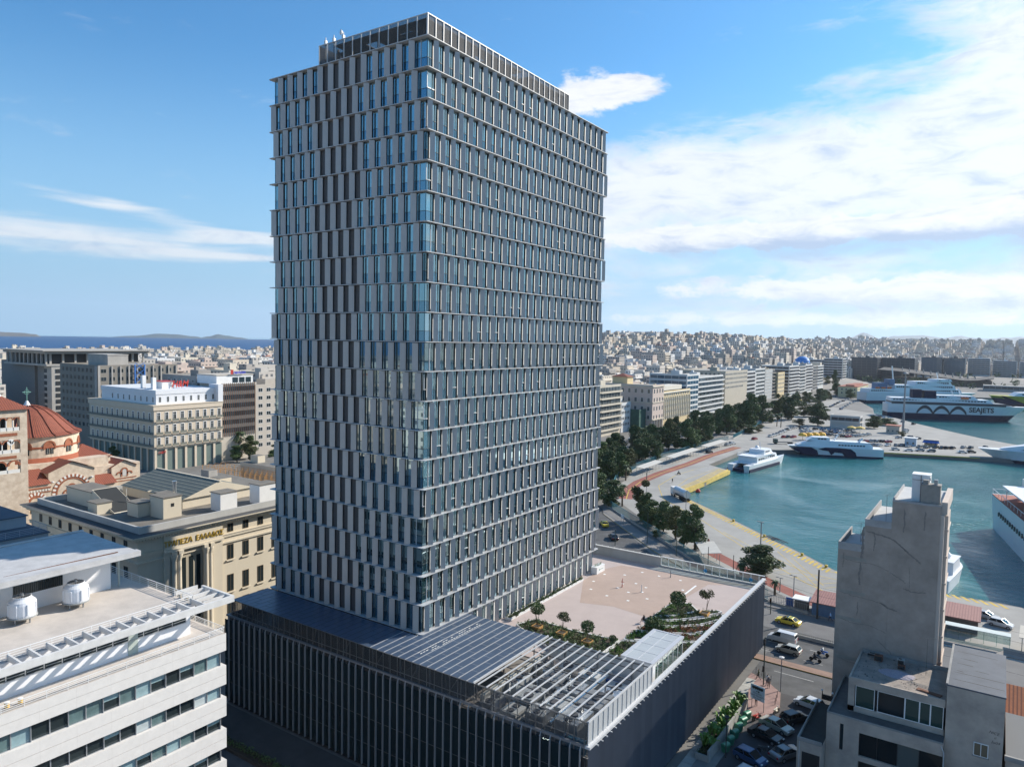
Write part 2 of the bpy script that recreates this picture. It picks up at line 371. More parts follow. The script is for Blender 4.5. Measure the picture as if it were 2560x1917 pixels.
# streets
sheet([(28.2, 43), (200, 40), (200, 68), (22, 68.5), (-12, 99.5), (-46, 138), (-62, 168), (-80, 205), (-92, 260), (-95, 420), (-110, 420), (-106, 250), (-88, 190), (-66, 150), (-40, 115), (-14, 84), (6, 63), (28.2, 58)], G+.004, 'road', asphalt)
sheet([(17, 68.5), (45, 66.5), (200, 64), (200, 77), (45, 78), (26, 77), (17, 76)], G+.008, 'road', mat('asphalt_light', (.17, .165, .16), .9, vary=.3, scale=.15))
sheet([(28.2, -60), (28.2, 43), (200, 40), (200, 20), (41, 20), (41, -60)], G+.006, 'parking_lane', mat('asphalt_dark', (.075, .07, .072), .9, vary=.3, scale=.3))
sheet([(-31, -25), (-31, -7.2), (28.2, -7.2), (28.2, -25)], G+.004, 'road', asphalt)
redlane = mat('red_lane', (.30, .10, .075), .9, vary=.35, scale=.3)
lane = [(-50.5, 300), (-52.3, 262), (-51.6, 235), (-52.5, 205), (-51.5, 182), (-48.5, 166), (-43, 152)]
q = ribbon(lane, 4.6, G+.012, '', redlane); meta(q.build('cycle_lane', [redlane]), kind='structure')
q = ribbon([(-4, 113), (3.3, 106.5), (9.1, 101.8), (20, 93), (33, 84)], 3.6, G+.012, '', redlane); meta(q.build('cycle_lane', [redlane]), kind='structure')
q = MB()
yl = mat('yellow_line', (.68, .47, .08), .85, vary=.4, scale=.7)
for pts, w in (([(-26.8, 163.8), (-12.5, 150.7), (4.8, 134), (20.7, 118.5), (28, 110.6), (50, 107)], 0.25), ([(-50.2, 300), (-52, 262), (-51.3, 235), (-52.2, 205), (-51.2, 182), (-48.2, 166), (-42.7, 152)], .3),
               ([(-38, 230), (-39.5, 200), (-37, 183), (-31, 170), (-22, 158)], .2), ([(-44, 232), (-46, 205), (-43, 180), (-33, 160), (-12, 139), (8, 116), (26, 98), (40, 88)], .22),
               ([(-3, 130), (12, 116), (24, 106), (45, 103)], .2), ([(14, 120), (24, 104), (31, 92)], .15), ([(18, 117), (29, 99)], .15)):
    strips(pts, w, G+.016, q, 999, 1)
for k in range(9):                                   # yellow parking boxes on the quay
    x = 14+k*2.6; strips([(x, 103-k*.9), (x+4.5, 108-k*.9)], .12, G+.016, q, 999, 1)
# hatched edge of the quay
def hatch(a, c, w, n, mbq, slant=.6):
    a, c = Vector(a), Vector(c); d = (c-a); l = d.length; d.normalize(); nn = Vector((-d.y, d.x))
    for i in range(n):
        p = a+d*(l*i/n); r = p+d*(l/n*.45); s1 = nn*w+d*slant
        mbq.add([(p.x, p.y, G+.02), (r.x, r.y, G+.02), ((r+s1).x, (r+s1).y, G+.02), ((p+s1).x, (p+s1).y, G+.02)], [(0, 1, 2, 3)])
hatch((-25.6, 164.6), (28.7, 111.8), -2.6, 48, q, 2.0); hatch((29, 111.2), (62, 109), -2.4, 20, q, 1.6)
for a, c in (((-32.4, 179), (-32.4, 198)), ((-32.4, 198), (-33.8, 230))): hatch(a, c, 3.6, 13, q, 1.8)
meta(q.build('road_marking', [yl]), kind='structure')
q = MB(); q.tube([(-32.9, 178.4, G+.06), (-32.1, 198.6, G+.06), (-33.5, 230.3, G+.06)], .28, 4); q.box(-33.2, 178, G-1.6, -32.1, 198, G-.02)
q.box(-34.0, 198, G-1.6, -32.3, 230, G-.02); q.tube([(-7, 331.2-4.6-.4, G-.3), (52, 344.2, G-.3)], .35, 4); meta(q.build('quay_edge', [mat('yellow_concrete', (.60, .45, .12), .85, vary=.3, scale=.5)]), kind='structure')
wl_ = mat('white_line', (.50, .49, .46), .85, vary=.35, scale=.8)
q = MB()
strips([(20, 61), (34, 61.8), (120, 60)], .15, G+.012, q, 3, 4); strips([(24, 50.2), (34, 49.8), (120, 47)], .15, G+.012, q, 3, 4); strips([(19, 57.5), (34, 56.8), (120, 55)], .12, G+.012, q, 3, 5)
for k in range(12): strips([(-45.5+k*.05, 222+k*.9), (-38.5, 222+k*.9)], .45, G+.016, q, 999, 1)
for k in range(8): strips([(4.5+k*.9, 122-k*.75), (7.8+k*.9, 125-k*.75)], .4, G+.02, q, 999, 1)
for k in range(10): strips([(67.5, 86+k*.9), (74, 86+k*.9)], .4, G+.02, q, 999, 1)
meta(q.build('road_marking', [wl_]), kind='structure')
kerbm = mat('kerb_yellow', (.55, .38, .07), .85, vary=.3, scale=1)
q = MB()
q.prism([(24.3, 52.6), (120, 50.8), (120, 52.4), (24.3, 54.6)], G, G+.16, 0, 1); q.prism([(-45, 139.5), (-39, 128), (-11, 100.5), (17.5, 77.8), (18.5, 79), (-10, 104.5), (-37, 131.5), (-43, 142)], G, G+.14, 0, 2)
meta(q.build('traffic_island', [kerbm, mat('island_paving', (.30, .19, .14), .9, vary=.2, scale=1), pave]), kind='structure')
q = MB(); q.prism([(17, 78.2), (45, 79), (120, 78), (120, 82), (28, 82), (17, 90)], G, G+.14); q.prism([(28.3, 33), (34.4, 33.2), (34.8, 38), (33.8, 42.6), (31.5, 44.9), (28.3, 46.8)], G, G+.14, 2, 1)
q.prism([(28.2, -20), (31.6, -20), (32.2, 33), (28.3, 33)], G, G+.12, 0)
meta(q.build('pavement', [pave, mat('pink_paving', (.36, .23, .20), .9, vary=.3, scale=.7), kerbm]), kind='structure')
q = MB()
for k in range(34):                                   # wide stepped pale pavement beside the podium
    q.box(28.25, -8+k*1.55, G+.124, 29.6+.0*k, -8+k*1.55+1.5, G+.16)
meta(q.build('path', [mat('pale_paving', (.42, .41, .37), .9, vary=.2, scale=.8)]), kind='structure')
q = MB(); q.prism([(-31, -12.6), (28, -12.6), (28, -7.4), (-31, -7.4)], G+.01, G+.15); q.prism([(-31, -14.4), (10, -14.4), (12, -12.9), (-31, -12.9)], G+.01, G+.5, 0, 1)
meta(q.build('pavement', [mat('dark_paving', (.075, .07, .065), .9, vary=.3, scale=.5), mat('soil', (.06, .045, .03), .95, vary=.3, scale=1)]), kind='structure')

def hill_h(x, y):
    d = math.hypot(x-CAMP.x, y-CAMP.y); az = math.degrees(math.atan2(y-CAMP.y, x-CAMP.x))
    if az > 126: return 0.0
    k = min(1, max(0, (az-96)/12)); k = k*k*(3-2*k)
    def sm(a, b): q_ = min(1, max(0, (d-a)/(b-a))); return q_*q_*(3-2*q_)
    h = k*46*sm(620, 1500)+(1-k)*(58*sm(1750, 3000))
    h += 7*noise.noise(Vector((x/260, y/260, 0)))*sm(700, 1400)*(1 if d < 3500 else .4)
    f = min(1, max(0, (x+3.0*0-60*0+(-130 if False else 0)+400)/1)) if False else 1
    if y < 900: h *= min(1, max(0, (-150-x)/250))
    return max(0, h)
hm = MB(); nx, ny = 60, 60; vs = []
pts = []
for i in range(nx+1):
    a = R(84+(128-84)*i/nx)
    for j in range(ny+1):
        d = 600+(5200-600)*(j/ny)**1.3; x = CAMP.x+d*math.cos(a); y = CAMP.y+d*math.sin(a); hh_ = hill_h(x, y); vs.append((x, y, G-6 if hh_ < .6 else G-.3+hh_))
hm.add(vs, [(i*(ny+1)+j, i*(ny+1)+j+1, (i+1)*(ny+1)+j+1, (i+1)*(ny+1)+j) for i in range(nx) for j in range(ny)])
hm.f = [f[::-1] for f in hm.f]
meta(hm.build('hills', [mat('hill_ground', (.34, .31, .27), .95, vary=.4, scale=.01)], smooth=True), kind='structure')
# far mountains and islands: ridges with a front and a back slope
def ridge(name, prof, dist, depth, m, base=G-3):
    q = MB(); secs = []
    for rt_, elev in prof:
        a = R(124-rt_)
        for k, (dd, f) in enumerate(((-depth, 0), (-depth*.45, .55), (0, 1), (depth*.5, .5), (depth, 0))):
            d = dist+dd; hgt = (math.tan(R(elev))*dist+CAMP.z-base)*f
            q.v.append((CAMP.x+d*math.cos(a), CAMP.y+d*math.sin(a), base+hgt*(1+.18*noise.noise(Vector((rt_*3, k*2.1, 0))) if k != 2 else 1)))
    n = len(prof)
    for i in range(n-1):
        for k in range(4): q.f.append((i*5+k, i*5+k+1, (i+1)*5+k+1, (i+1)*5+k)[::-1]); q.m.append(0); q.c.append(None)
    o = q.build(name, [m], smooth=True); meta(o, kind='structure'); return o
def dense(pr, n=8, amp=.02):
    o = []
    for i in range(len(pr)-1):
        for k in range(n):
            t_ = k/n; t2 = t_*t_*(3-2*t_); x = pr[i][0]+(pr[i+1][0]-pr[i][0])*t_; o.append((x, pr[i][1]+(pr[i+1][1]-pr[i][1])*t2+amp*noise.noise(Vector((x*2.2, 3, 1)))))
    return o+[pr[-1]]
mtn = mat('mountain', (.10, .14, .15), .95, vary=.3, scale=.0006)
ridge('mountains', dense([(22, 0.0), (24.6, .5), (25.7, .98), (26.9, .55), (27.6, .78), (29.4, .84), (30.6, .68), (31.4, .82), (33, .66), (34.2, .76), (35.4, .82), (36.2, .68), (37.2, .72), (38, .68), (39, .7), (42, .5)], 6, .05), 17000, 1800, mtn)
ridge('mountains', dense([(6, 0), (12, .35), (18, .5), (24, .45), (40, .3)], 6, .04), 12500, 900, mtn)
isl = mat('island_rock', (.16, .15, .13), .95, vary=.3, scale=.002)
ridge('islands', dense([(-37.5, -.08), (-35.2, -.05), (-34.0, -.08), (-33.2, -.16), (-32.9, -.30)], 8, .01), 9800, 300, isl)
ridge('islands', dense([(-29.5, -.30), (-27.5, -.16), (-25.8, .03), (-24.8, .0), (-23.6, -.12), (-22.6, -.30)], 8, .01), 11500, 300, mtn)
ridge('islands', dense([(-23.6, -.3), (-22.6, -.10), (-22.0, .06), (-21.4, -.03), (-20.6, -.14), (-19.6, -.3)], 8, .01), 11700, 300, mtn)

# ------------------------------------------------------------------ the tower
MOD = 2.03; FH = 3.65; NF = 20; TH = NF*FH; TX = -28.42; TY = 46.69
panel_m = mat('anodised_aluminium', (.42, .405, .39), .42, .1, vary=.08, scale=.6, objvar=.04)
edge_m = mat('aluminium_edge', (.60, .60, .60), .45, .2)
slab_m = mat('white_ledge', (.47, .47, .47), .5, vary=.10, scale=.6)
wall_m = mat('reveal_white', (.74, .74, .72), .6)
tg = glass_mat('tower_glass', (.020, .050, .062), gloss=(.74, .95, 1.0), f0=4.2, rough=.015, vary=.35)
tg2 = glass_mat('tower_spandrel_glass', (.012, .036, .050), gloss=(.58, .84, 1.0), f0=3.3, rough=.02)
frame_shade_m = mat('dark_frame_and_shade', (.035, .037, .04), .45, .3)
louv_m = stripe_mat('dark_louvre', (.095, .088, .088), (.035, .033, .034), 2, .16, .35, .6, 0, .1, .5)
tower = thing('office_tower', 'tall grey glass office tower with staggered vertical aluminium panels', 'skyscraper', (-14.2, 23.3, -3.65))
core = MB(); core.box(TX+.25, .25, -3.65, -.25, TY-.25, TH-.05, 0); core.build('wall', [mat('tower_core', (.03, .033, .036), .6)], tower)
# local frame for a face: origin o, along a, outwards n
FACES = {'B': (Vector((0, 0, 0)), Vector((0, 1, 0)), Vector((1, 0, 0)), TY, .43, .249, 1),
         'A': (Vector((0, 0, 0)), Vector((-1, 0, 0)), Vector((0, -1, 0)), -TX, .21, -.2515, 1),
         'D': (Vector((TX, 0, 0)), Vector((0, 1, 0)), Vector((-1, 0, 0)), TY, .2, -.245, 1),
         'C': (Vector((0, TY, 0)), Vector((-1, 0, 0)), Vector((0, 1, 0)), -TX, .3, .245, 1)}
def fbox(mb, fr, a0, a1, n0, n1, z0, z1, m=0):
    o, a, n = fr[0], fr[1], fr[2]
    p = [o+a*x+n*y for x, y in ((a0, n0), (a1, n0), (a1, n1), (a0, n1))]
    if a.cross(n).z < 0: p = p[::-1]
    vs = [(q_.x, q_.y, z0) for q_ in p]+[(q_.x, q_.y, z1) for q_ in p]
    mb.add(vs, [(0, 3, 2, 1), (4, 5, 6, 7), (0, 1, 5, 4), (1, 2, 6, 5), (2, 3, 7, 6), (3, 0, 4, 7)], m)
def panel_geo(mb, fr, s, z0, z1):
    """board standing off the wall: inner end at s, outer end further from the corner"""
    o, a, n = fr[0], fr[1], fr[2]; i0 = o+a*s+n*.24; pw = .55 if abs(a.y) > .5 else .64; i1 = o+a*(s+pw)+n*(.24+pw*.585); d = (i1-i0).normalized(); w_ = Vector((-d.y, d.x, 0))
    if w_.dot(n) < 0: w_ = -w_
    w_ *= .03; q4 = [i0-w_, i1-w_, i1+w_, i0+w_]
    if (q4[1]-q4[0]).cross(q4[2]-q4[1]).z < 0: q4 = q4[::-1]
    vs = [(p.x, p.y, z0) for p in q4]+[(p.x, p.y, z1) for p in q4]
    mb.add(vs, [(0, 3, 2, 1), (4, 5, 6, 7)], 1); 
    for f in ((0, 1, 5, 4), (1, 2, 6, 5), (2, 3, 7, 6), (3, 0, 4, 7)):
        e = (Vector(vs[f[0]])-Vector(vs[f[1]])).length; mb.add([vs[k] for k in f], [(0, 1, 2, 3)], 1 if e < .2 else 0)
def win_geo(mb, fr, a0, a1, z0, z1, op=False):
    zs = z0+(z1-z0)*.36
    fbox(mb, fr, a0, a1, -.16, -.10, zs+.05, z1, 0); fbox(mb, fr, a0, a1, -.16, -.10, z0, zs, 1)
    fbox(mb, fr, a0, a1, -.10, -.055, zs, zs+.05, 2)
    if op:
        fbox(mb, fr, a0+.02, a0+.10, -.10, -.02, zs+.05, z1-.25, 3); fbox(mb, fr, a0+.10, a1-.02, -.10, -.02, zs+.06, zs+.16, 3)
    if a1-a0 > 1.9: fbox(mb, fr, (a0+a1)/2-.03, (a0+a1)/2+.03, -.10, -.03, z0, z1, 3)
panels, wins = [], []; strips_mb = MB(); reveal_mb = MB(); stuffp = MB(); stuffw = MB(); lou = []
for fk, fr in FACES.items():
    LN = fr[3]
    for fl in range(NF):
        z0 = (NF-1-fl)*FH; zlo, zhi = z0+.14, z0+FH-.04
        ph = (MOD*(fr[4]+fr[5]*fl)) % MOD
        ss = []; s = ph-MOD
        while s < LN+.1: ss.append(s); s += MOD
        if fk == 'A':    # panel position was read at its outer (far) edge
            ss = [x-.62 for x in ss]
        prev = None; spans = []
        for s in ss:
            if -.15 < s < LN-.05: panels.append((fk, s, zlo+.01, zhi-.04))
            a, b_ = s+(.16 if fk in 'BC' else .30), s+.85
            a, b_ = max(.02, a), min(LN-.02, b_)
            if b_ > a+.05 and s > -.15: spans.append((a, b_))
        # solid strips behind the boards glass between
        x = .02; k = 0
        for a, b_ in spans+[(LN-.02, LN-.02)]:
            if a-x > .12: wins.append((fk, fl, x, a, zlo+.02, zhi-.02))
            if b_ > a: fbox(reveal_mb, fr, a, b_, -.2, 0, zlo+.35, zhi-.38, 0 if fk in 'BC' else 1); fbox(strips_mb, fr, max(.02, a-.09), a, -.12, .02, zlo, zhi, 1); fbox(strips_mb, fr, a, b_, -.2, -.01, zlo, zlo+.35, 1); fbox(strips_mb, fr, a, b_, -.2, -.01, zhi-.38, zhi, 1)  # dark frame beside each strip; dark strip ends paint in the ledges' shade
            x = b_
# extra storey below, only on the plaza side
for k in range(19):
    s = 9.0+k*MOD+.6
    if s < TY-2: panels.append(('B', s, -3.5, -.14)); fbox(reveal_mb, FACES['B'], s+.1, s+.85, -.2, 0, -3.6, -.15, 0); wins.append(('B', 20, s+.85, s+MOD+.1, -3.6, -.06))
reveal_mb.build('reveal_strips', [wall_m, mat('reveal_shaded', (.16, .155, .15), .6)], tower); strips_mb.build('frame', [wall_m, frame_shade_m], tower)  # second reveal tone is the white one with shade put into its colour
def dist_key(fk, s, z): fr = FACES[fk]; p = fr[0]+fr[1]*s; return (Vector((p.x, p.y, z))-CAMP).length+(500 if fk in 'CD' else 0)
panels.sort(key=lambda p: dist_key(p[0], p[1], p[2]))
for i, (fk, s, a, b_) in enumerate(panels):
    if i < 100: q = MB(); panel_geo(q, FACES[fk], s, a, b_); q.build('facade_panel', [panel_m, edge_m], tower)
    else: panel_geo(stuffp, FACES[fk], s, a, b_)
meta(stuffp.build('facade_panels', [panel_m, edge_m], tower), kind='stuff')
# four louvred bays per storey on the left face
lset = {}
for w in wins:
    if w[0] == 'A': lset.setdefault(w[1], []).append(w)
isl_ = set()
for fl, ws in lset.items():
    ws = sorted(ws, key=lambda w: -w[3]); c = [w for w in ws if -w[3] > -19.9]
    for w in c[:4]: isl_.add(w)
wins.sort(key=lambda w: dist_key(w[0], (w[2]+w[3])/2, w[4])-(w[3]-w[2]))
k = 0; wr = random.Random(3)
for w in wins:
    fk, fl, a0, a1, za, zb = w; fr = FACES[fk]; op = fk == 'B' and wr.random() < .16
    if w in isl_:
        q = MB(); fbox(q, fr, a0, a1, -.16, -.05, za, zb, 0); q.build('louvre_grille', [louv_m], tower)
    elif k < 100:
        q = MB(); win_geo(q, fr, a0, a1, za, zb, op); q.build('window', [tg, tg2, frame_shade_m, edge_m], tower); k += 1
    else: win_geo(stuffw, fr, a0, a1, za, zb, op)
meta(stuffw.build('windows', [tg, tg2, frame_shade_m, edge_m], tower), kind='stuff')
for i in range(0, NF+1):
    z = i*FH; q = MB(); e = .57; c = .28; x0, y0, x1, y1 = TX-e, -e, e, TY+e
    poly = []
    for cx, cy, a0 in ((x1-c, y0+c, -90), (x1-c, y1-c, 0), (x0+c, y1-c, 90), (x0+c, y0+c, 180)):
        for t_ in (0, 30, 60, 90): poly.append((cx+c*math.cos(R(a0+t_)), cy+c*math.sin(R(a0+t_))))
    q.prism(poly, z+.02, z+.11, 0)
    q.build('floor_ledge', [slab_m], tower)
    if i in (0,): pass
# roof structure: steel frame with mesh screen around
rx0, ry0, rx1, ry1, rz0, rz1 = -19.4, .35, -.35, 34.6, TH+.12, TH+3.0
scr = mesh_screen_mat('roof_screen_mesh', (.16, .155, .15), .36); scrA = mesh_screen_mat('roof_screen_open', (.09, .088, .085), .50)
q = MB()
q.box(rx0, ry0, rz0, rx1, ry0+.02, rz1); q.build('mesh_screen', [scrA], tower); q = MB()
q.box(rx0, ry1-.02, rz0, rx1, ry1, rz1); q.box(rx1-.02, ry0+.02, rz0, rx1, ry1-.02, rz1); q.box(rx0, ry0+.02, rz0, rx0+.02, ry1-.02, rz1)
q.build('mesh_screen', [scr], tower)
fr_ = MB()
n = 23
for k in range(n+1):
    y = ry0+(ry1-ry0)*k/n; fr_.box(rx1+.01, y-.05, rz0, rx1+.11, y+.05, rz1)
for k in range(13):
    x = rx0+(rx1-rx0)*k/12; fr_.box(x-.05, ry0-.11, rz0, x+.05, ry0-.01, rz1)
for z in (rz0, rz1): fr_.box(rx1+.01, ry0-.11, z-.05, rx1+.13, ry1+.1, z+.05); fr_.box(rx0-.1, ry0-.13, z-.05, rx1+.01, ry0-.01, z+.05)
fr_.build('screen_frame', [mat('screen_frame_grey', (.55, .54, .53), .5, .2)], tower)
q = MB()
for i in range(16):                                  # deck of panels with open gaps that let light through
    for j in range(9):
        if (i*7+j*5) % 11 in (0,): continue
        xa = rx0+.4+(rx1-rx0-.8)*j/9; ya = ry0+.4+(ry1-ry0-.8)*i/16
        q.box(xa, ya, rz1-.35, xa+(rx1-rx0-.8)/9-.03, ya+(ry1-ry0-.8)/16-.25 if (i+j) % 3 == 0 else ya+(ry1-ry0-.8)/16-.03, rz1-.25)
for x in (rx0+2, rx0+9.5, rx1-2):
    for k in range(7): y = ry0+1.5+k*5.2; q.box(x-.12, y-.12, rz0, x+.12, y+.12, rz1-.35)
q.tube([(rx0+2, ry0+1, rz0), (rx0+5, ry0+1, rz1-.4)], .09, 5); q.tube([(rx1-.6, ry0+2.5, rz1-.4), (rx1-.6, ry0+5, rz0)], .09, 5); q.tube([(rx1-.6, ry0+13, rz0), (rx1-.6, ry0+17, rz1-.4)], .09, 5)
q.build('roof_deck', [mat('roof_deck_grey', (.09, .088, .085), .6, .1)], tower)
for (x, y), r_ in (((-18.6, .7), .0), ((-17.0, .7), .0), ((-15.2, .7), .38)):
    q = MB(); q.tube([(x, y, TH+.1), (x, y, TH+4.1)], .06, 6); q.box(x-.16, y-.16, TH+3.1, x+.16, y+.16, TH+3.7)
    if r_: q.cone((x-.15, y-.35, TH+4.0), (x-.05, y-.1, TH+4.0), r_, r_*.4, 12)
    a_ = q.build('antenna', [lsteel], loc=(x, y, TH)); meta(a_, {0: 'thin antenna post on the tower roof corner, furthest left', 1: 'thin antenna post on the tower roof edge, between the dish and the left one', 2: 'antenna post with a small round dish on the tower roof edge'}[0 if x < -18 else (1 if x < -16 else 2)], 'antenna', 'antennas on the tower roof')

# ------------------------------------------------------------------ the podium
PX0, PX1, PY0, PY1, PT = -30.0, 27.6, -6.9, 55.5, -3.65
pod = thing('podium_building', 'low dark podium building with vertical fins under the tower', 'building', (0, 20, G))
q = MB(); q.box(PX0, PY0, G+.2, PX1-.55, PY1, PT-.02, 0); q.build('wall', [mat('podium_dark', (.012, .016, .018), .5)], pod)
pg = glass_mat('podium_glass', (.012, .022, .026), gloss=(.5, .62, .62), f0=1.7, rough=.03)
q = MB(); pitch = 1.143; nfin = int((PX1-PX0)/pitch)
for k in range(nfin+1):
    x = PX1-.95-k*pitch
    if x < PX0: break
    for z0, z1 in ((G+.6, -11.9), (-11.85, -8.65), (-8.6, -5.5), (-5.45, -3.0)):
        q.box(x-pitch+.04, PY0-.06, z0, x, PY0-.02, z1)
q.build('window_wall', [pg], pod)
q = MB()
for z in (-11.875, -8.625, -5.475): q.box(PX0, PY0-.10, z-.025, PX1-.6, PY0-.061, z+.025)
q.build('transom', [mat('transom_grey', (.10, .10, .10), .5, .3)], pod)
fm = mat('fin_aluminium', (.34, .33, .33), .4, .2)
for k in range(nfin+1):
    x = PX1-.95-k*pitch
    if x < PX0: break
    q = MB(); q.box(x-.04, PY0-.34, -14.5, x+.04, PY0-.1, -2.75, 0); q.add([(x-.04, PY0-.34, -2.75), (x+.04, PY0-.34, -2.75), (x+.04, PY0-.1, -2.35), (x-.04, PY0-.1, -2.35), (x-.04, PY0-.1, -2.75), (x+.04, PY0-.1, -2.75)], [(0, 1, 2, 3), (0, 3, 4), (1, 5, 2)], 0)
    q.build('fin', [fm], pod)
q = MB(); q.box(PX0-.1, PY0-.1, -2.5, PX1-.5, PY0+.15, -2.25); q.box(PX0-.1, PY0+.15, PT, PX0+.1, PY1, -2.3)
q.build('coping', [mat('coping_grey', (.20, .20, .205), .5, .3)], pod)
# right side: angled metal louvres
lv = mat('louvre_bluegrey', (.098, .114, .142), .42, .3, vary=.12, objvar=.10, scale=.5)
q = MB(); n = 62; st = MB()
for k in range(n):
    y = PY0+.35+k*1.005
    vs = [(PX1-.40, y+.02, G+.95), (PX1, y+.92, G+.95), (PX1-.03, y+.96, G+.95), (PX1-.45, y+.06, G+.95)]
    vs += [(a, b_, -2.55) for a, b_, _ in vs]
    q = MB(); q.add(vs, [(0, 3, 2, 1), (4, 5, 6, 7), (0, 1, 5, 4), (1, 2, 6, 5), (2, 3, 7, 6), (3, 0, 4, 7)]); q.box(PX1+.0, y+.9, -2.62, PX1+.28, y+.98, -2.5, 1)
    q.build('louvre', [lv, lsteel], pod)
q = MB(); q.box(PX1-.5, PY0-.1, -2.5, PX1+.05, PY1+.4, -2.25); q.build('coping', [lsteel], pod)
# far parapet with glass balustrade
q = MB(); q.box(-12, PY1-.1, PT, 9.1, PY1+.25, -2.05); q.box(-12, PY1-.2, -2.05, 9.1, PY1+.35, -1.9); q.box(9.1, PY1-.1, PT, PX1-.5, PY1+.25, PT+.25)
for k in range(16): q.box(-11+k*1.3, PY1+.35, -2.05, -10.9+k*1.3, PY1+.75, -1.95)
q.build('parapet', [mat('parapet_render', (.48, .47, .44), .8, vary=.15, scale=.5, streak=True)], pod)
q = MB()
for k in range(14):
    x = 9.2+k*1.34; q.box(x-.05, PY1-.05, PT+.25, x+.05, PY1+.05, -1.85); q.box(x, PY1-.02, PT+.33, x+1.34, PY1+.06, PT+.39)
q.box(9.1, PY1-.1, -1.85, PX1, PY1+.12, -1.75)
rl = q.build('balustrade', [white], pod)
gm = bpy.data.materials.new('clear_glass'); gm.use_nodes = True; t = gm.node_tree; t.nodes.clear(); a_ = N(t, 'ShaderNodeBsdfTransparent', i={0: (.75, .85, .85, 1)}); b_ = N(t, 'ShaderNodeBsdfGlossy', i={'Roughness': .03}); c_ = N(t, 'ShaderNodeMixShader', i={0: .16}); d_ = N(t, 'ShaderNodeOutputMaterial')
t.links.new(a_.outputs[0], c_.inputs[1]); t.links.new(b_.outputs[0], c_.inputs[2]); t.links.new(c_.outputs[0], d_.inputs[0])
q = MB(); q.box(9.2, PY1-.01, PT+.39, PX1-.6, PY1+.005, -1.9); q.build('pane', [gm], rl, world=True)
for x in (17.4, 25.3):
    q = MB()
    for a_ in (20, 80, 140): q.box(-.34, -.02, -.07, .34, .0, .07, mx=Matrix.Translation((x, PY1-.06, -2.8)) @ Matrix.Rotation(R(a_), 4, 'Y'))
    meta(q.build('star_sticker', [mat('sticker_blue', (.03, .35, .70), .5)], loc=(x, PY1, -2.8)), 'small blue star on the glass balustrade, '+('middle one' if x < 20 else 'near the far right corner'), 'sticker', 'blue stars on the balustrade')
# deck finishes
deckp = mat('deck_pink', (.46, .38, .35), .9, vary=.10, scale=.35); deckt = mat('deck_tan', (.42, .315, .26), .9, vary=.12, scale=.4)
q = MB(); q.box(-12, TY+.9, PT, -.02, PY1-.1, PT+.02, 0); q.box(0.0, 9.2, PT, PX1-.55, PY1-.1, PT+.02, 0)
q.box(.3, 9.2, PT, PX1-.6, 9.25, PT+.03, 0)
q.build('deck', [deckp], pod)
def dsheet(poly, z, m, nm): 
    q = MB(); q.prism(poly, z-.004, z, 0); return q.build(nm, [m], pod)
dsheet([(1.5, 40), (6.1, 30.4), (11, 32), (17.3, 31), (17.6, 40.8), (18.6, 41.2), (19.5, 51), (24, 53.6), (26.8, 54.2), (26.8, 55), (3, 51.7), (1.2, 47)], PT+.028, deckt, 'deck_patch')
dsheet([(20, 41), (26.9, 38.5), (26.9, 54), (24, 53.2), (20.2, 50)], PT+.032, deckp, 'deck_patch')
dsheet([(17.85, 41), (18.15, 41), (18.15, 49.2), (17.85, 49.2)], PT+.036, white, 'deck_line')
lm_ = mat('light_tile', (.80, .80, .76), .5)
for x, y in ((2.9, 45.2), (5.9, 47), (7.8, 50.2), (11, 50.1), (3.1, 40.7), (9.4, 44), (14.9, 50.1), (4.6, 36.9), (7.9, 40.2), (10.2, 39.3), (11.6, 43.1), (12, 40.7), (8.1, 35.7), (11.8, 35.7), (13.9, 38.3), (17, 45.7), (7.6, 42.6)):
    q = MB(); q.box(x-.2, y-.2, PT+.02, x+.2, y+.2, PT+.045); q.build('deck_light', [lm_], pod)
# ------------------------------------------------------------------ plant enclosure on the podium
enc = thing('plant_enclosure', 'mesh-walled rooftop plant enclosure with dark panel roof and open steel grid', 'enclosure', (0, 0, PT))
ex0, ex1, ey0, ey1 = -29.0, 27.25, -6.75, 8.85
blue_roof = mat('dark_blue_panel', (.070, .105, .165), .34, .1, vary=.25, scale=.25)
seam = mat('seam_pale', (.40, .40, .40), .5, .2)
q = MB(); sm_ = MB()
q.box(ex0, ey0, -.10, -.02, -.8, 0.0); q.box(-.02, ey0, -.10, 13.35, ey1, 0.0)
q.build('roof_panel', [blue_roof], enc)
k = 0; x = ex0
while x < 13.3:
    yb = ey1 if x > 0 else -.8
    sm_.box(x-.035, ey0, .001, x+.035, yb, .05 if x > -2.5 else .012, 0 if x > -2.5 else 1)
    j = 0; y = ey0+(1.2 if k % 2 else 2.4)
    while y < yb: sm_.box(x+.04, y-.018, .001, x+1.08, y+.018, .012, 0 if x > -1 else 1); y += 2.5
    x += 1.118; k += 1
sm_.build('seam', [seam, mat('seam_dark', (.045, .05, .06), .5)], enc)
q = MB(); vr = random.Random(5)
for i in range(22):
    for j in range(3):
        if vr.random() < .75: x = 3.4+j*.42+.0*i; y = -4.6+i*.52; q.box(x, y, .012, x+.10, y+.36, .03)
q.build('vent_slot', [mat('slot_white', (.75, .72, .66), .5)], enc)
q = MB()                                             # open grid of beams
for k in range(13):
    x = 13.9+k*1.118; q.box(x-.06, ey0, -.02, x+.06, ey1, .10)
    for s_ in (0,): pass
for j, y in enumerate((-6.3, -3.6, -.9, 1.8, 4.5, 7.2, 8.7)): q.box(13.35, y-.04, -.32, ex1, y+.04, -.20, 1)
for x in (13.3, ex1): q.box(x-.08, ey0-.0, -.1, x+.08, ey1, .12)
q.build('beam_grid', [lsteel, mat('beam_dark', (.12, .12, .125), .5, .3)], enc)
q = MB()
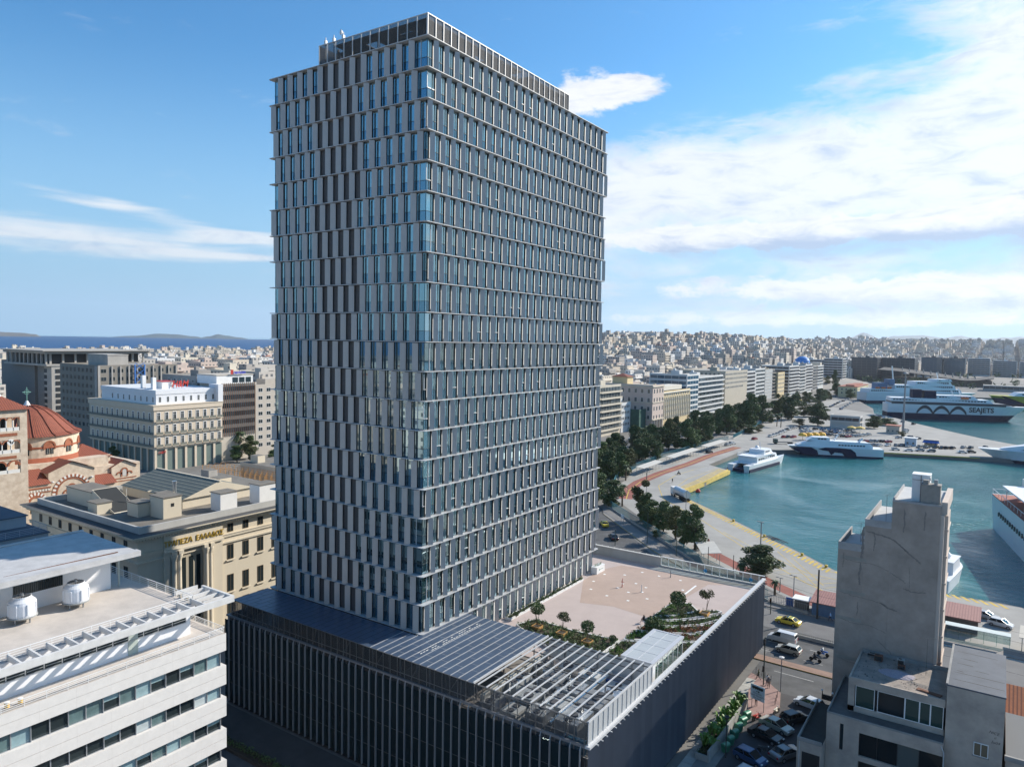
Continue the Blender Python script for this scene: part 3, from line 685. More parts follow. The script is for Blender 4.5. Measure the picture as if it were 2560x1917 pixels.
for x in [ex0+.2+k*4.47 for k in range(13)]:
    for y in (ey0+.25, -3.6, 1.8, ey1-.25):
        if x < 0 and y > -1: continue
        q.box(x-.07, y-.07, PT, x+.07, y+.07, -.1)
for k in range(6): x = -8+k*5.6; q.tube([(x, ey0+.25, PT), (x+2.2, ey0+.25, -.2)], .05, 4)
meta(q.build('posts', [steel], enc), kind='stuff')
scr2 = mesh_screen_mat('enclosure_mesh', (.10, .10, .10), .68); q = MB()
q.box(ex0, ey0-.02, -3.4, ex1, ey0, -.02); q.box(ex0-.02, ey0, -3.4, ex0, -.8, -.02); q.build('mesh_screen', [scr2], enc)
scr3 = mesh_screen_mat('enclosure_mesh_bright', (.55, .56, .56), .35); q = MB()
q.box(ex1, ey0, -2.15, ex1+.02, ey1, .15); q.box(13.4, ey1, -3.4, ex1-1, ey1+.02, -.1); q.build('mesh_screen', [scr3], enc)
q = MB()
for k in range(51): x = ex0+k*1.118; q.box(x-.03, ey0-.09, -3.4, x+.03, ey0-.021, 0, 0)
for z in (-3.4, -1.7, 0): q.box(ex0, ey0-.085, z-.03, ex1, ey0-.022, z+.03, 0)
q.build('screen_frame', [mat('screen_frame_dark', (.16, .155, .15), .5, .3)], enc)
q = MB()
for k in range(15): y = ey0+k*1.1; q.box(ex1+.021, y-.03, -2.2, ex1+.09, y+.03, .15)
for z in (-2.2, .15): q.box(ex1+.022, ey0, z-.04, ex1+.1, ey1, z+.04)
q.build('screen_frame', [lsteel], enc)
# machines in the open part
duct = mat('galvanised', (.55, .57, .58), .28, .8, vary=.15, scale=1.5)
q = MB(); q.box(13.4, ey0, PT+.02, ex1, ey1, PT+.06); q.box(-.01, ey0, PT+.02, 13.39, ey1, PT+.055); q.build('plant_floor', [mat('plant_floor', (.24, .22, .20), .9, .3, scale=1, vary=.2)], enc)
er = random.Random(11); kinds = [('air_handling_unit', 'air unit'), ('chiller', 'chiller')]
spots = [(14.6, -4.8, 1.4, 2.8, 1.6), (14.6, 0.4, 1.3, 3.4, 1.9), (14.7, 5.6, 1.3, 2.6, 1.7), (17.4, -5.0, 2.0, 2.2, 1.4), (17.6, -1.5, 2.2, 3.2, 1.8), (17.5, 3.0, 2.0, 3.4, 2.0), (17.3, 7.0, 2.0, 1.8, 1.6), (20.6, -4.9, 2.2, 2.2, 2.2), (20.8, -1.4, 2.4, 3.0, 1.9),
         (20.6, 2.6, 2.2, 2.8, 1.7), (20.8, 6.4, 2.4, 2.4, 2.0), (24.2, -3.9, 2.6, 3.6, 2.3), (24.3, 0.6, 2.6, 3.6, 2.2), (24.3, 5.2, 2.4, 3.4, 1.5)]
cols = [(.55, .57, .58), (.38, .39, .38), (.60, .60, .57), (.22, .23, .24)]
for i, (x, y, w, d, h) in enumerate(spots):
    shade_ = (0, 1, 0, 2, 0, 3, 0)[i % 7]; u = thing('rooftop_unit', '', 'air unit', (x, y, PT+.06), 0, 'machines inside the plant enclosure')
    row = ('beside the dark panel roof', 'in the second row', 'in the third row', 'beside the right mesh wall')[0 if x < 16 else 1 if x < 19 else 2 if x < 22.5 else 3]
    place = 'at the near end' if y < -3.5 else 'near the middle, nearer half' if y < 1 else 'near the middle, farther half' if y < 4.8 else 'at the far end'
    u['label'] = ('shiny galvanised', 'grey', 'pale', 'dark grey')[shade_]+' plant unit '+row+', '+place
    q = MB(); q.box(x-w/2, y-d/2, PT+.2, x+w/2, y+d/2, PT+h); q.build('casing', [duct if shade_ == 0 else mat('casing%d' % shade_, cols[shade_], .5, .2, vary=.15, scale=1)], u)
    q = MB(); nf = max(1, int(d/1.1))
    for f in range(nf):
        yy = y-d/2+d*(f+.5)/nf; q.cone((x, yy, PT+h), (x, yy, PT+h+.12), min(w, d/nf)*.36, min(w, d/nf)*.34, 14, 0)
    q.build('fan', [mat('fan_dark', (.06, .06, .065), .5)], u)
    q = MB()
    for sx in (-1, 1):
        for sy in (-1, 1): q.box(x+sx*(w/2-.1)-.05, y+sy*(d/2-.1)-.05, PT+.06, x+sx*(w/2-.1)+.05, y+sy*(d/2-.1)+.05, PT+.2)
    q.build('feet', [steel], u)
q = MB()
for y in (-2.9, 2.0, 4.7): q.tube([(14, y, PT+1.2), (19.2, y, PT+1.2), (19.2, y-1.4, PT+1.2), (23, y-1.4, PT+1.2)], .24, 8)
q.tube([(16, -6.0, PT+.7), (16, 8, PT+.7)], .18, 8); q.tube([(22.5, -6.0, PT+1.8), (22.5, 8, PT+1.8)], .20, 8)
meta(q.build('duct_run', [duct], loc=(18, 0, PT)), 'shiny galvanised ducts winding between the plant units', 'duct')
q = MB(); q.tube([(15.8, -5, PT+.5), (15.8, 3.5, PT+.5)], .16, 6); q.box(16.0, -5.9, PT+.1, 18.6, -5.6, PT+.5); q.box(20, 7.9, PT+.6, 23.6, 8.2, PT+.9)
meta(q.build('pipe', [bluep], loc=(16, 0, PT)), 'blue pipes beside the row of casings under the steel grid', 'pipe')
q = MB(); q.box(24.4, -6.6, PT+.06, 26.8, -6.1, PT+1.5); meta(q.build('water_tank', [mat('tarpaulin_blue', (.03, .16, .24), .6)], loc=(25, -6, PT)), 'teal blue tarpaulin-wrapped tank at the near corner of the enclosure', 'tank')
for k in range(8):
    y = ey0+1.0+k*1.75; q = MB(); q.box(13.5, y, PT+.06, 13.95, y+1.3, PT+2.1); q.box(13.95, y+.1, PT+.2, 14.0, y+1.2, PT+2.0, 1)
    meta(q.build('cabinet', [mat('cabinet_beige', (.48, .46, .40), .6), mat('cabinet_slots', (.15, .15, .14), .5)], loc=(13.7, y, PT)), '%s beige cabinet from the near end, beside the dark panel roof' % ('first second third fourth fifth sixth seventh eighth'.split()[k]), 'cabinet', 'beige cabinets in the enclosure')

# ------------------------------------------------------------------ glass pavilion
pav = thing('glass_pavilion', 'small glass-walled stair pavilion with pale translucent flat roof', 'pavilion', (24.5, 15.6, PT))
q = MB(); q.box(22.4, 10.7, -.95, 26.6, 20.7, -.75); q.box(22.4, 10.7, -.75, 26.6, 11.0, -.69); q.box(22.4, 20.4, -.75, 26.6, 20.7, -.69)
for y in (13.4, 15.8, 18.2): q.box(22.9, y-.05, -.75, 26.1, y+.05, -.71)
q.box(22.4, 11.0, -.75, 22.9, 20.4, -.70); q.box(26.1, 11.0, -.75, 26.6, 20.4, -.70); q.box(24.45, 11.0, -.745, 24.55, 20.4, -.705)
q.build('roof', [mat('pavilion_frame', (.50, .51, .53), .5, .2)], pav)
q = MB(); q.box(22.95, 11.05, -.745, 26.05, 20.35, -.73); q.build('skylight', [mat('frosted_glass', (.46, .47, .46), .25, vary=.12, scale=.3)], pav)
q = MB()
for k in range(7): y = 10.8+k*1.62; q.box(26.42, y-.04, PT, 26.5, y+.04, -.95); q.box(22.5, y-.04, PT, 22.58, y+.04, -.95)
q.box(22.5, 10.75, PT, 26.5, 10.83, -.95); q.box(26.40, 10.83, PT, 26.49, 11.7, -.95); q.box(22.5, 20.52, -1.1, 26.5, 20.6, -.95)
q.build('frame', [white], pav)
q = MB(); q.box(26.455, 11.7, PT+.1, 26.465, 20.5, -.96); q.box(22.535, 10.9, PT+.1, 22.545, 20.5, -.96); q.box(22.6, 20.55, PT+.1, 26.4, 20.56, -1.1); q.build('pane', [gm], pav)
q = MB()
for k in range(9): q.box(23, 12+k*.8, PT+.02+k*.15, 25.6, 12.8+k*.8, PT+.17+k*.15)
q.build('stair', [mat('stair_pale', (.50, .54, .50), .8)], pav)

# ------------------------------------------------------------------ roof garden
def leaf_blob(q, c, rx, ry, rz, n, size, r, m=0, shell=.55):
    for _ in range(n):
        while True:
            p = Vector((r.uniform(-1, 1), r.uniform(-1, 1), r.uniform(-1, 1)))
            if shell < p.length < 1: break
        p = Vector((c[0]+p.x*rx, c[1]+p.y*ry, c[2]+p.z*rz)); a = Vector((r.gauss(0, 1), r.gauss(0, 1), r.gauss(0, 1))).normalized(); b_ = a.orthogonal().normalized(); d = a.cross(b_)
        s_ = size*r.uniform(.6, 1.3); q.add([p-b_*s_*.5, p+d*s_*.35, p+b_*s_*.5, p-d*s_*.35], [(0, 1, 2, 3)], m)
def crown(kind, seed):
    r = random.Random(seed); q = MB()
    if kind == 'round': 
        leaf_blob(q, (0, 0, 0), .85, .85, .68, 1100, .17, r, 0, .35)
    elif kind == 'open':
        for i in range(9): a = r.uniform(0, 6.28); d = r.uniform(.2, .7); leaf_blob(q, (d*math.cos(a), d*math.sin(a), r.uniform(-.3, .4)), .42, .42, .32, 110, .15, r, 0, .1)
    return q
t = None
smallround = crown('round', 1).mesh('crown', [leaf]); smallopen = crown('open', 2).mesh('crown', [leafo])
def small_tree(x, y, z, h, me, lab, cw=1.0, stems=3):
    T = thing('potted_tree' if stems > 1 else 'topiary_bush', lab, 'tree', (x, y, z), rnd.uniform(0, 6), 'small trees of the roof garden')
    q = MB(); r = random.Random(int(x*10))
    for k in range(stems): a = r.uniform(0, 6.28); q.tube([(0, 0, .1), (.12*math.cos(a), .12*math.sin(a), h*.3), (.35*math.cos(a)*cw, .35*math.sin(a)*cw, h*.7)], [.05, .04, .02], 5)
    q.build('trunk', [bark], T, world=False)
    put(me, 'crown', T, (0, 0, h-.62*cw), world=False, scale=(cw, cw, cw)); return T
def planter_box(x, y, z, s, h, lab):
    T = thing('wooden_planter', lab, 'planter', (x, y, z), .0, 'wooden boxes of the roof garden'); q = MB(); w_ = .07
    for a in ((-s, -s, s, -s+w_), (-s, s-w_, s, s), (-s, -s+w_, -s+w_, s-w_), (s-w_, -s+w_, s, s-w_)): q.box(a[0], a[1], 0, a[2], a[3], h)
    q.build('box', [mat('orange_wood', (.50, .27, .08), .7, vary=.25, scale=4)], T, world=False)
    q = MB(); q.box(-s+w_, -s+w_, 0, s-w_, s-w_, h-.08); q.build('soil', [mat('soil', (.06, .045, .03), .95)], T, world=False)
whitek = mat('white_kerb', (.70, .69, .66), .7, vary=.1, scale=1)
ZB = PT+.32
def bed(poly, name_lab, tall=.35, dens=14, mts=(0,), seed=1, kerb=True):
    T = thing('garden_bed', name_lab, 'garden bed', (poly[0][0], poly[0][1], PT), 0, 'planted beds of the roof garden')
    q = MB(); q.prism(poly, PT+.03, ZB-.04); q.build('soil', [mat('soil', (.06, .045, .03), .95)], T)
    if kerb:
        q = MB(); n = len(poly)
        for i in range(n):
            a, b_ = Vector(poly[i]), Vector(poly[(i+1) % n]); d = (b_-a).normalized(); nn = Vector((-d.y, d.x))*.09
            q.prism([(a.x+nn.x, a.y+nn.y), (a.x-nn.x, a.y-nn.y), (b_.x-nn.x, b_.y-nn.y), (b_.x+nn.x, b_.y+nn.y)], PT+.03, ZB+.04+.001*i)
        q.build('kerb', [whitek], T)
    r = random.Random(seed); q = MB(); xs = [p[0] for p in poly]; ys = [p[1] for p in poly]
    def inside(x, y):
        c = False; j = len(poly)-1
        for i in range(len(poly)):
            if (poly[i][1] > y) != (poly[j][1] > y) and x < (poly[j][0]-poly[i][0])*(y-poly[i][1])/(poly[j][1]-poly[i][1])+poly[i][0]: c = not c
            j = i
        return c
    area = (max(xs)-min(xs))*(max(ys)-min(ys)); k = 0
    for _ in range(int(area*dens/1.7)):
        x, y = r.uniform(min(xs), max(xs)), r.uniform(min(ys), max(ys))
        if not inside(x, y): continue
        h = tall*r.uniform(.5, 1.2); leaf_blob(q, (x, y, ZB+h*.4), .2, .2, h*.6, 14, .17, r, mts[int((noise.noise(Vector((x*.5, y*.5, seed)))+1)*len(mts)/2) % len(mts)], .1)
    o = q.build('planting', [leaf, leafo, mat('rust_grass', (.24, .10, .035), .8), mat('fresh_green', (.10, .19, .03), .75)], T); return T
bed([(.55, 17.9), (1.5, 17.9), (1.5, 39.9), (.9, 40.3)], 'long narrow bed of low shrubs along the foot of the tower', .4, 16, (0,), 2)
bed([(3.4, 16.6), (16.6, 9.9), (17.7, 9.9), (17.6, 20.3), (10.9, 19.5), (4.6, 19.9)], 'shrub bed with three boxed trees beside the plant enclosure', .45, 14, (0, 0, 1), 3)
bed([(17.9, 31.2), (18.1, 38.4), (20.5, 39.6), (22.5, 37.4), (20.6, 34.0)], 'dark green triangular bed at the top of the terraced garden', .4, 14, (0, 3), 4)
bed([(22.7, 37.2), (20.9, 33.8), (18.2, 31.0), (18.2, 29.9), (21.5, 32.4), (24.2, 36.2), (25.6, 39.2), (25, 39.3)], 'curved bed holding an orange wooden box', .4, 14, (3, 0), 5)
bed([(18.2, 29.3), (21.6, 31.6), (24.5, 35.2), (26.2, 38.4), (26.3, 36.2), (24.6, 32.4), (21.6, 29.4), (18.2, 27.8)], 'curved green bed in the middle of the terraced garden', .4, 14, (3, 0), 6)
bed([(18.2, 27.2), (21.8, 28.8), (25, 32), (26.4, 35), (26.5, 31), (24.6, 28.4), (21.8, 26.6), (18.1, 25)], 'band of grass and rust-coloured plants in the terraced garden', .45, 16, (2, 3), 7)
bed([(18, 24.4), (21.8, 26.0), (25, 28.0), (26.5, 30), (26.5, 26.4), (24, 24.8), (21.2, 23.2), (18, 21)], 'green and rusty bed behind the glass pavilion', .45, 14, (3, 2), 8)
bed([(18, 20.3), (21.3, 22.6), (24.2, 24.2), (26.5, 25.8), (26.5, 21.4), (22.3, 21.2), (22.2, 11), (18.1, 10)], 'dark bed of ground cover around the glass pavilion', .35, 12, (0, 3), 9)
bx = [(6.5, 17.2), (10.4, 17.3), (14.6, 16.9), (23.9, 36.4)]
for i, (x, y) in enumerate(bx): planter_box(x, y, ZB-.03, .62, .42, ('orange wooden box around the tree nearest the tower', 'orange wooden box around the light yellowish tree', 'orange wooden box around the third boxed tree from the tower', 'orange wooden box in the terraced garden')[i])
small_tree(6.5, 17.2, ZB+.3, 3.3, smallround, 'leafy dark green tree in the wooden box nearest the tower', 1.25)
small_tree(10.4, 17.3, ZB+.3, 2.9, smallopen, 'thin yellowish tree in the middle of the three wooden boxes', 1.2)
small_tree(14.6, 16.9, ZB+.3, 2.7, smallround, 'flat-topped dark tree in the wooden box farthest from the tower', 1.15)
small_tree(17.3, 19.1, ZB-.1, 1.1, smallround, 'clipped round bush at the end of the shrub bed', .62, 1)
small_tree(20.4, 34.6, ZB, 3.2, smallround, 'full dark green tree at the top of the terraced garden', 1.5)
small_tree(23.6, 38.2, ZB, 3.2, smallopen, 'airy tree with yellow-green crown at the far tip of the garden', 1.35)
small_tree(23.0, 28.8, ZB, 2.9, smallopen, 'small olive-yellow tree in the middle of the terraced garden', .95)
small_tree(20.3, 26.0, ZB-.2, 2.2, smallround, 'broad dark bush beside the glass pavilion roof', 1.7)
small_tree(2.0, 18.6, ZB+.0, .9, smallround, 'low bush at the near end of the tower bed', .5, 1)
# white box at the far foot of the tower
bxo = thing('planter_stand', 'white box counter with a faint logo at the foot of the tower', 'box', (1.3, 45.6, PT+.02))
q = MB(); q.box(.8, 44.2, PT+.02, 1.9, 47.2, PT+1.15); q.box(.76, 44.16, PT+1.15, 1.94, 47.24, PT+1.22); q.build('box', [white], bxo)
q = MB(); leaf_blob(q, (1.35, 45.7, PT+1.4), .4, 1.2, .2, 120, .14, rnd); q.build('plants', [leaf], bxo)
q = MB(); q.cone((1.905, 45.2, PT+.65), (1.915, 45.2, PT+.65), .16, .16, 10); q.box(1.905, 45.5, PT+.62, 1.915, 46.6, PT+.70); q.build('logo', [mat('logo_green', (.10, .25, .22), .5)], bxo)

# ------------------------------------------------------------------ people
PM = {}
def person(x, y, z, rz, pose, top, legs, hair, label, name='person', group=None, s=1.0, parent_bike=False):
    if pose == 'walk': J = dict(hl=(.09, .0, .92), hr=(-.09, 0, .92), kl=(.1, .22, .50), kr=(-.1, -.04, .50), al=(.1, .30, .08), ar=(-.1, -.38, .14), tl=(.1, .44, .03), tr=(-.1, -.28, .04), el=(.26, -.16, 1.12), er=(-.26, .14, 1.12), wl=(.25, -.02, .88), wr=(-.25, .34, .98))
    elif pose == 'stand': J = dict(hl=(.09, 0, .92), hr=(-.09, 0, .92), kl=(.10, .02, .50), kr=(-.11, .01, .50), al=(.11, 0, .08), ar=(-.12, 0, .08), tl=(.12, .15, .03), tr=(-.14, .15, .03), el=(.27, -.03, 1.12), er=(-.27, -.02, 1.12), wl=(.24, .12, .90), wr=(-.24, .10, .90))
    elif pose == 'sit': J = dict(hl=(.09, 0, .46), hr=(-.09, 0, .46), kl=(.12, .42, .60), kr=(-.12, .44, .62), al=(.12, .50, .18), ar=(-.12, .52, .18), tl=(.12, .66, .13), tr=(-.12, .68, .13), el=(.26, .16, .68), er=(-.26, .16, .68), wl=(.16, .38, .66), wr=(-.14, .38, .66))
    else: J = dict(hl=(.11, 0, .82), hr=(-.11, 0, .82), kl=(.2, .38, .72), kr=(-.2, .38, .72), al=(.2, .26, .34), ar=(-.2, .26, .34), tl=(.2, .42, .30), tr=(-.2, .42, .30), el=(.32, .26, 1.10), er=(-.32, .26, 1.10), wl=(.30, .52, 1.06), wr=(-.30, .52, 1.06))
    h = J['hl'][2]+.02; lean = {'walk': .05, 'stand': 0, 'sit': .10, 'ride': .16}[pose]
    P = [(0, 0, h), (0, lean*.5, h+.24), (0, lean, h+.50), (0, lean+.01, h+.60), (0, lean+.03, h+.68), (0, lean+.04, h+.76)]
    V = P+[J['hl'], J['kl'], J['al'], J['tl'], J['hr'], J['kr'], J['ar'], J['tr'], (.19, lean, h+.50), J['el'], J['wl'], (-.19, lean, h+.50), J['er'], J['wr']]
    rad = [.14, .135, .15, .06, .10, .085, .10, .065, .045, .04, .10, .065, .045, .04, .065, .048, .034, .065, .048, .034]
    E_ = [(0, 1), (1, 2), (2, 3), (3, 4), (4, 5), (0, 6), (6, 7), (7, 8), (8, 9), (0, 10), (10, 11), (11, 12), (12, 13), (2, 14), (14, 15), (15, 16), (2, 17), (17, 18), (18, 19)]
    # hand: palm chain with five short fingers
    for wi, sx in ((16, 1), (19, -1)):
        w_ = Vector(V[wi]); el_ = Vector(V[wi-1]); d = (w_-el_).normalized(); b0 = len(V); V.append(tuple(w_+d*.07)); rad.append(.026); E_.append((wi, b0))
        sd_ = d.orthogonal().normalized()
        for f in range(5):
            o_ = sd_*(.022*(f-2)); L_ = (.05, .08, .085, .08, .06)[f]
            V.append(tuple(w_+d*(.07+L_ if f else .05)+o_*(1 if f else 2.2))); rad.append(.009); E_.append((b0 if f else wi, len(V)-1))
    me = bpy.data.meshes.new('person'); me.from_pydata(V, E_, []); o = bpy.data.objects.new(name, me); COL.objects.link(o)
    md = o.modifiers.new('skin', 'SKIN'); sv = me.skin_vertices[0].data
    for i, r in enumerate(rad): sv[i].radius = (r, r)
    sv[0].use_root = True
    sb_ = o.modifiers.new('sub', 'SUBSURF'); sb_.levels = 1
    dg = bpy.context.evaluated_depsgraph_get(); m2 = bpy.data.meshes.new_from_object(o.evaluated_get(dg)); o.modifiers.clear(); o.data = m2
    ms = [top, legs, mat('skin_tone', (.42, .25, .17), .6), hair, mat('shoe_dark', (.04, .035, .03), .6)]
    m2.materials.clear(); [m2.materials.append(k) for k in ms]
    for p in m2.polygons:
        c = p.center; d_h = min((c-Vector(V[16])).length, (c-Vector(V[19])).length)
        if c.z > h+.62: i = 3 if (c.z > h+.79 or c.y < lean+.01) else 2
        elif d_h < .15 and abs(c.x) > .1: i = 2
        elif min((c-Vector(J['al'])).length, (c-Vector(J['ar'])).length, (c-Vector(J['tl'])).length, (c-Vector(J['tr'])).length) < .11: i = 4
        elif c.z > h+.03 and not (pose in ('sit', 'ride') and (c.y > .30 and c.z < h+.12 and abs(c.x) < .24)): i = 0
        else: i = 1
        p.material_index = i; p.use_smooth = True
    o.location = (x, y, z); o.rotation_euler = (0, 0, rz); o.scale = (s, s, s); WL[o.name] = Vector((x, y, z)); meta(o, label, 'person', group); return o
blk = mat('cloth_black', (.02, .02, .025), .9); nav = mat('cloth_navy', (.03, .04, .08), .9); redc = mat('cloth_red', (.40, .04, .03), .9); lbl = mat('cloth_light_blue', (.30, .48, .70), .9); wh = mat('cloth_white', (.65, .65, .62), .9); grn = mat('cloth_olive', (.09, .10, .06), .9); hairm = mat('hair_dark', (.02, .015, .01), .8); grey_c = mat('cloth_grey', (.2, .2, .2), .9)
# ------------------------------------------------------------------ white office building, near left
wb = thing('white_office_building', 'white terraced office block with ribbon windows and a concrete pergola, near left', 'building', (-20, -42, G))
wp = stripe_mat('white_stone', (.71, .67, .625), (.60, .56, .52), 1, 2.84, .010, .7, 0, .09, .1); wcl = mat('white_wall', (.76, .76, .77), .7, vary=.06, scale=.4); roofw = mat('roof_cream', (.60, .54, .48), .85, vary=.22, scale=.45)
X0, Y0 = -3.9, -25.0; YE = -56.0; XB = -40
FHT = 3.25; nfl = 7
q = MB(); top = 7.35
q.box(XB, YE, G, X0-.55, Y0-.45, top-1.15, 0, 1)
q.build('wall', [dark, roofw], wb)
for k in range(nfl+1):
    z1 = top-k*FHT; z0 = z1-1.95 if k else z1-1.75
    if z0 < G: z0 = G
    q = MB()
    zm = z0+(z1-z0)*.52
    q.box(XB, YE, z0, X0, Y0, zm-.03, 0, 0); q.box(XB, YE, zm-.03, X0-.04, Y0-.04, zm+.0, 1); q.box(XB, YE, zm, X0-.0, Y0-.0, z1, 0, 1 if k == 0 else 0)
    q.build('spandrel_band', [wp, roofw if k == 0 else mat('joint_brown', (.30, .20, .15), .9)], wb)
wr2 = random.Random(9)
pane_ms = [winglass, mat('curtain_pale', (.28, .40, .42), .25, vary=.25, scale=1.8, spec=.8), mat('blind_green', (.12, .19, .19), .25, vary=.35, scale=1.6, spec=.8), mat('curtain_white', (.45, .50, .50), .3, vary=.15, scale=2)]
fdark = mat('alu_frame', (.42, .43, .44), .4, .5)
cnt = 0
for k in range(nfl):
    z1 = top-1.75-k*FHT if k == 0 else top-k*FHT-1.95; z0 = top-(k+1)*FHT
    if z1-z0 < .5: continue
    y = Y0-.45; j = 0
    while y > YE+1 and cnt < 98:
        w_ = 1.42; q = MB(); yb = y-w_
        mi = wr2.choice([0, 0, 0, 1, 2, 2, 3]) if k < 3 else wr2.choice([0, 0, 2])
        q.box(X0-.52, yb+.04, z0, X0-.46, y-.04, z1, mi)
        if mi in (0, 3) and wr2.random() < .5: q.box(X0-.50, yb+.05, z0+(z1-z0)*.55, X0-.455, y-.05, z1, 1)
        q.box(X0-.5, yb-.04, z0, X0-.36, yb+.04, z1, 4); q.box(X0-.5, yb, z0, X0-.38, y, z0+.05, 4)
        if j % 2 == 0: q.box(X0-.5, y-.03, z0, X0-.30, y+.03, z1, 4)
        q.build('window', pane_ms+[fdark], wb); cnt += 1; y = yb; j += 1
    # return face to the street
    q = MB(); q.box(XB+1, Y0-.47, z0, X0-.55, Y0-.44, z1); q.build('window_strip', [winglass], wb)
# first setback storey
s1y = -27.2; s1x = X0-2.6; t1 = top+.0
q = MB(); q.box(XB, YE, top-.4, s1x, s1y, 9.95, 0, 1); q.box(XB, YE, 9.95, s1x+.35, s1y+.3, 10.45, 0, 1); q.build('setback_wall', [wcl, roofw], wb)
y = s1y-.5; j = 0
while y > YE:
    q = MB(); q.box(s1x+.0, y-1.35, 8.75, s1x+.05, y, 9.75, 0); q.box(s1x+.0, y-.05, 8.7, s1x+.08, y+.03, 9.8, 1); q.box(s1x, y-1.35, 8.68, s1x+.1, y, 8.75, 1)
    for m_ in range(3): q.box(s1x+.05, y-1.3, 8.95+m_*.22, s1x+.07, y, 8.99+m_*.22, 1)
    q.build('window', [winglass, fdark], wb); y -= 1.42; j += 1
q = MB(); q.box(s1x+.0, s1y-6.2, 7.3, s1x+.06, s1y-5.3, 9.7); q.build('door', [mat('door_greenish', (.42, .47, .42), .5)], wb)
# pergola
px = X0+.25; pz = 11.0; q = MB()
q.box(px-.28, YE, pz-.62, px, -24.2, pz, 0); q.box(s1x-2.4, -24.45, pz-.62, px-.28, -24.2, pz, 0)
for k in range(22):
    y = -25.8-k*1.45
    if y < YE: break
    if y < -27.0: q.add([(s1x-.0, y, 10.42), (px-.28, y, pz-.5), (px-.28, y, pz-.08), (s1x-.0, y, 10.98), (s1x, y+.16, 10.42), (px-.28, y+.16, pz-.5), (px-.28, y+.16, pz-.08), (s1x, y+.16, 10.98)], [(0, 1, 2, 3), (7, 6, 5, 4), (3, 2, 6, 7), (4, 5, 1, 0)], 0)
for k in range(5):
    x = px-1.2-k*1.2; q.box(x, s1y+.3, pz-.5, x+.15, -24.45, pz-.1, 0)
q.build('pergola', [mat('pergola_concrete', (.70, .68, .65), .8, vary=.2, scale=.8)], wb)
def railing(q, pts, z, h=.95, n=4, post=1.6):
    for i in range(len(pts)-1):
        a, b_ = Vector(pts[i]), Vector(pts[i+1]); L_ = (b_-a).length; m_ = max(1, int(L_/post))
        for r_ in range(1, n+1): q.tube([(a.x, a.y, z+h*r_/n), (b_.x, b_.y, z+h*r_/n)], .022 if r_ < n else .04, 4)
        for k in range(m_+1): p = a.lerp(b_, k/m_); q.tube([(p.x, p.y, z), (p.x, p.y, z+h)], .025, 4)
q = MB(); railing(q, [(X0-.12, YE), (X0-.12, Y0-.12), (XB, Y0-.12)], top, .62); q.build('railing', [white], wb)
q = MB(); railing(q, [(s1x+.2, YE), (s1x+.2, s1y+.15), (XB, s1y+.15)], 10.45, .8); q.build('railing', [white], wb)
q = MB(); q.tube([(X0-.5, YE, top+.12), (X0-.5, Y0-1, top+.12)], .03, 4); q.build('pipe', [fdark], wb)
# penthouse with folded roof
q = MB(); q.box(-24.5, -52, 10.2, -16.9, -29.6, 14.2); q.build('penthouse_wall', [wcl], wb)
q = MB(); rz = 14.5
vs = [(-14.0, -28.5, rz), (-25.2, -27.6, rz+.0), (-38, -27.6, rz+.2), (-38, -54, rz+.2), (-14.6, -54, rz), (-19.5, -38.5, rz-.45)]
top_ = [(-13.2, -28.4, rz+.2), (-25.2, -28.4, rz+.4), (-25.2, -55, rz+.4), (-13.2, -55, rz+.2)]; bot = [(a, b_, c_-.40) for a, b_, c_ in top_]
q.add(top_+bot, [(0, 1, 2, 3), (7, 6, 5, 4), (4, 5, 1, 0), (5, 6, 2, 1), (6, 7, 3, 2), (7, 4, 0, 3)], 0)
q.box(-14.0, -54, rz+.2, -13.2, -28.4, rz+.34, 0); q.box(-25.2, -55, rz+.42, -24.9, -28.4, rz+.55)
q.build('penthouse_roof', [mat('slab_white', (.54, .53, .52), .8, vary=.22, scale=.8)], wb)
q = MB(); q.box(-16.9, -38.6, 12.1, -16.84, -34.3, 13.1, 0)
for k in range(23): q.box(-16.84, -38.5+k*.19, 12.1, -16.80, -38.46+k*.19, 13.1, 1)
q.build('window', [winglass, mat('bars_dark', (.03, .03, .03), .5)], wb)
q = MB(); q.tube([(-16.8, -28.8, 10.4), (-16.8, -28.8, 14.1)], .09, 8); q.build('post', [mat('post_green', (.35, .40, .37), .6)], wb)
q = MB(); q.tube([(-15.2, -40, 14.7), (-14.9, -34, 14.75), (-14.6, -30, 14.8)], .05, 5); q.build('gutter_pipe', [mat('rust', (.16, .07, .04), .8)], wb)
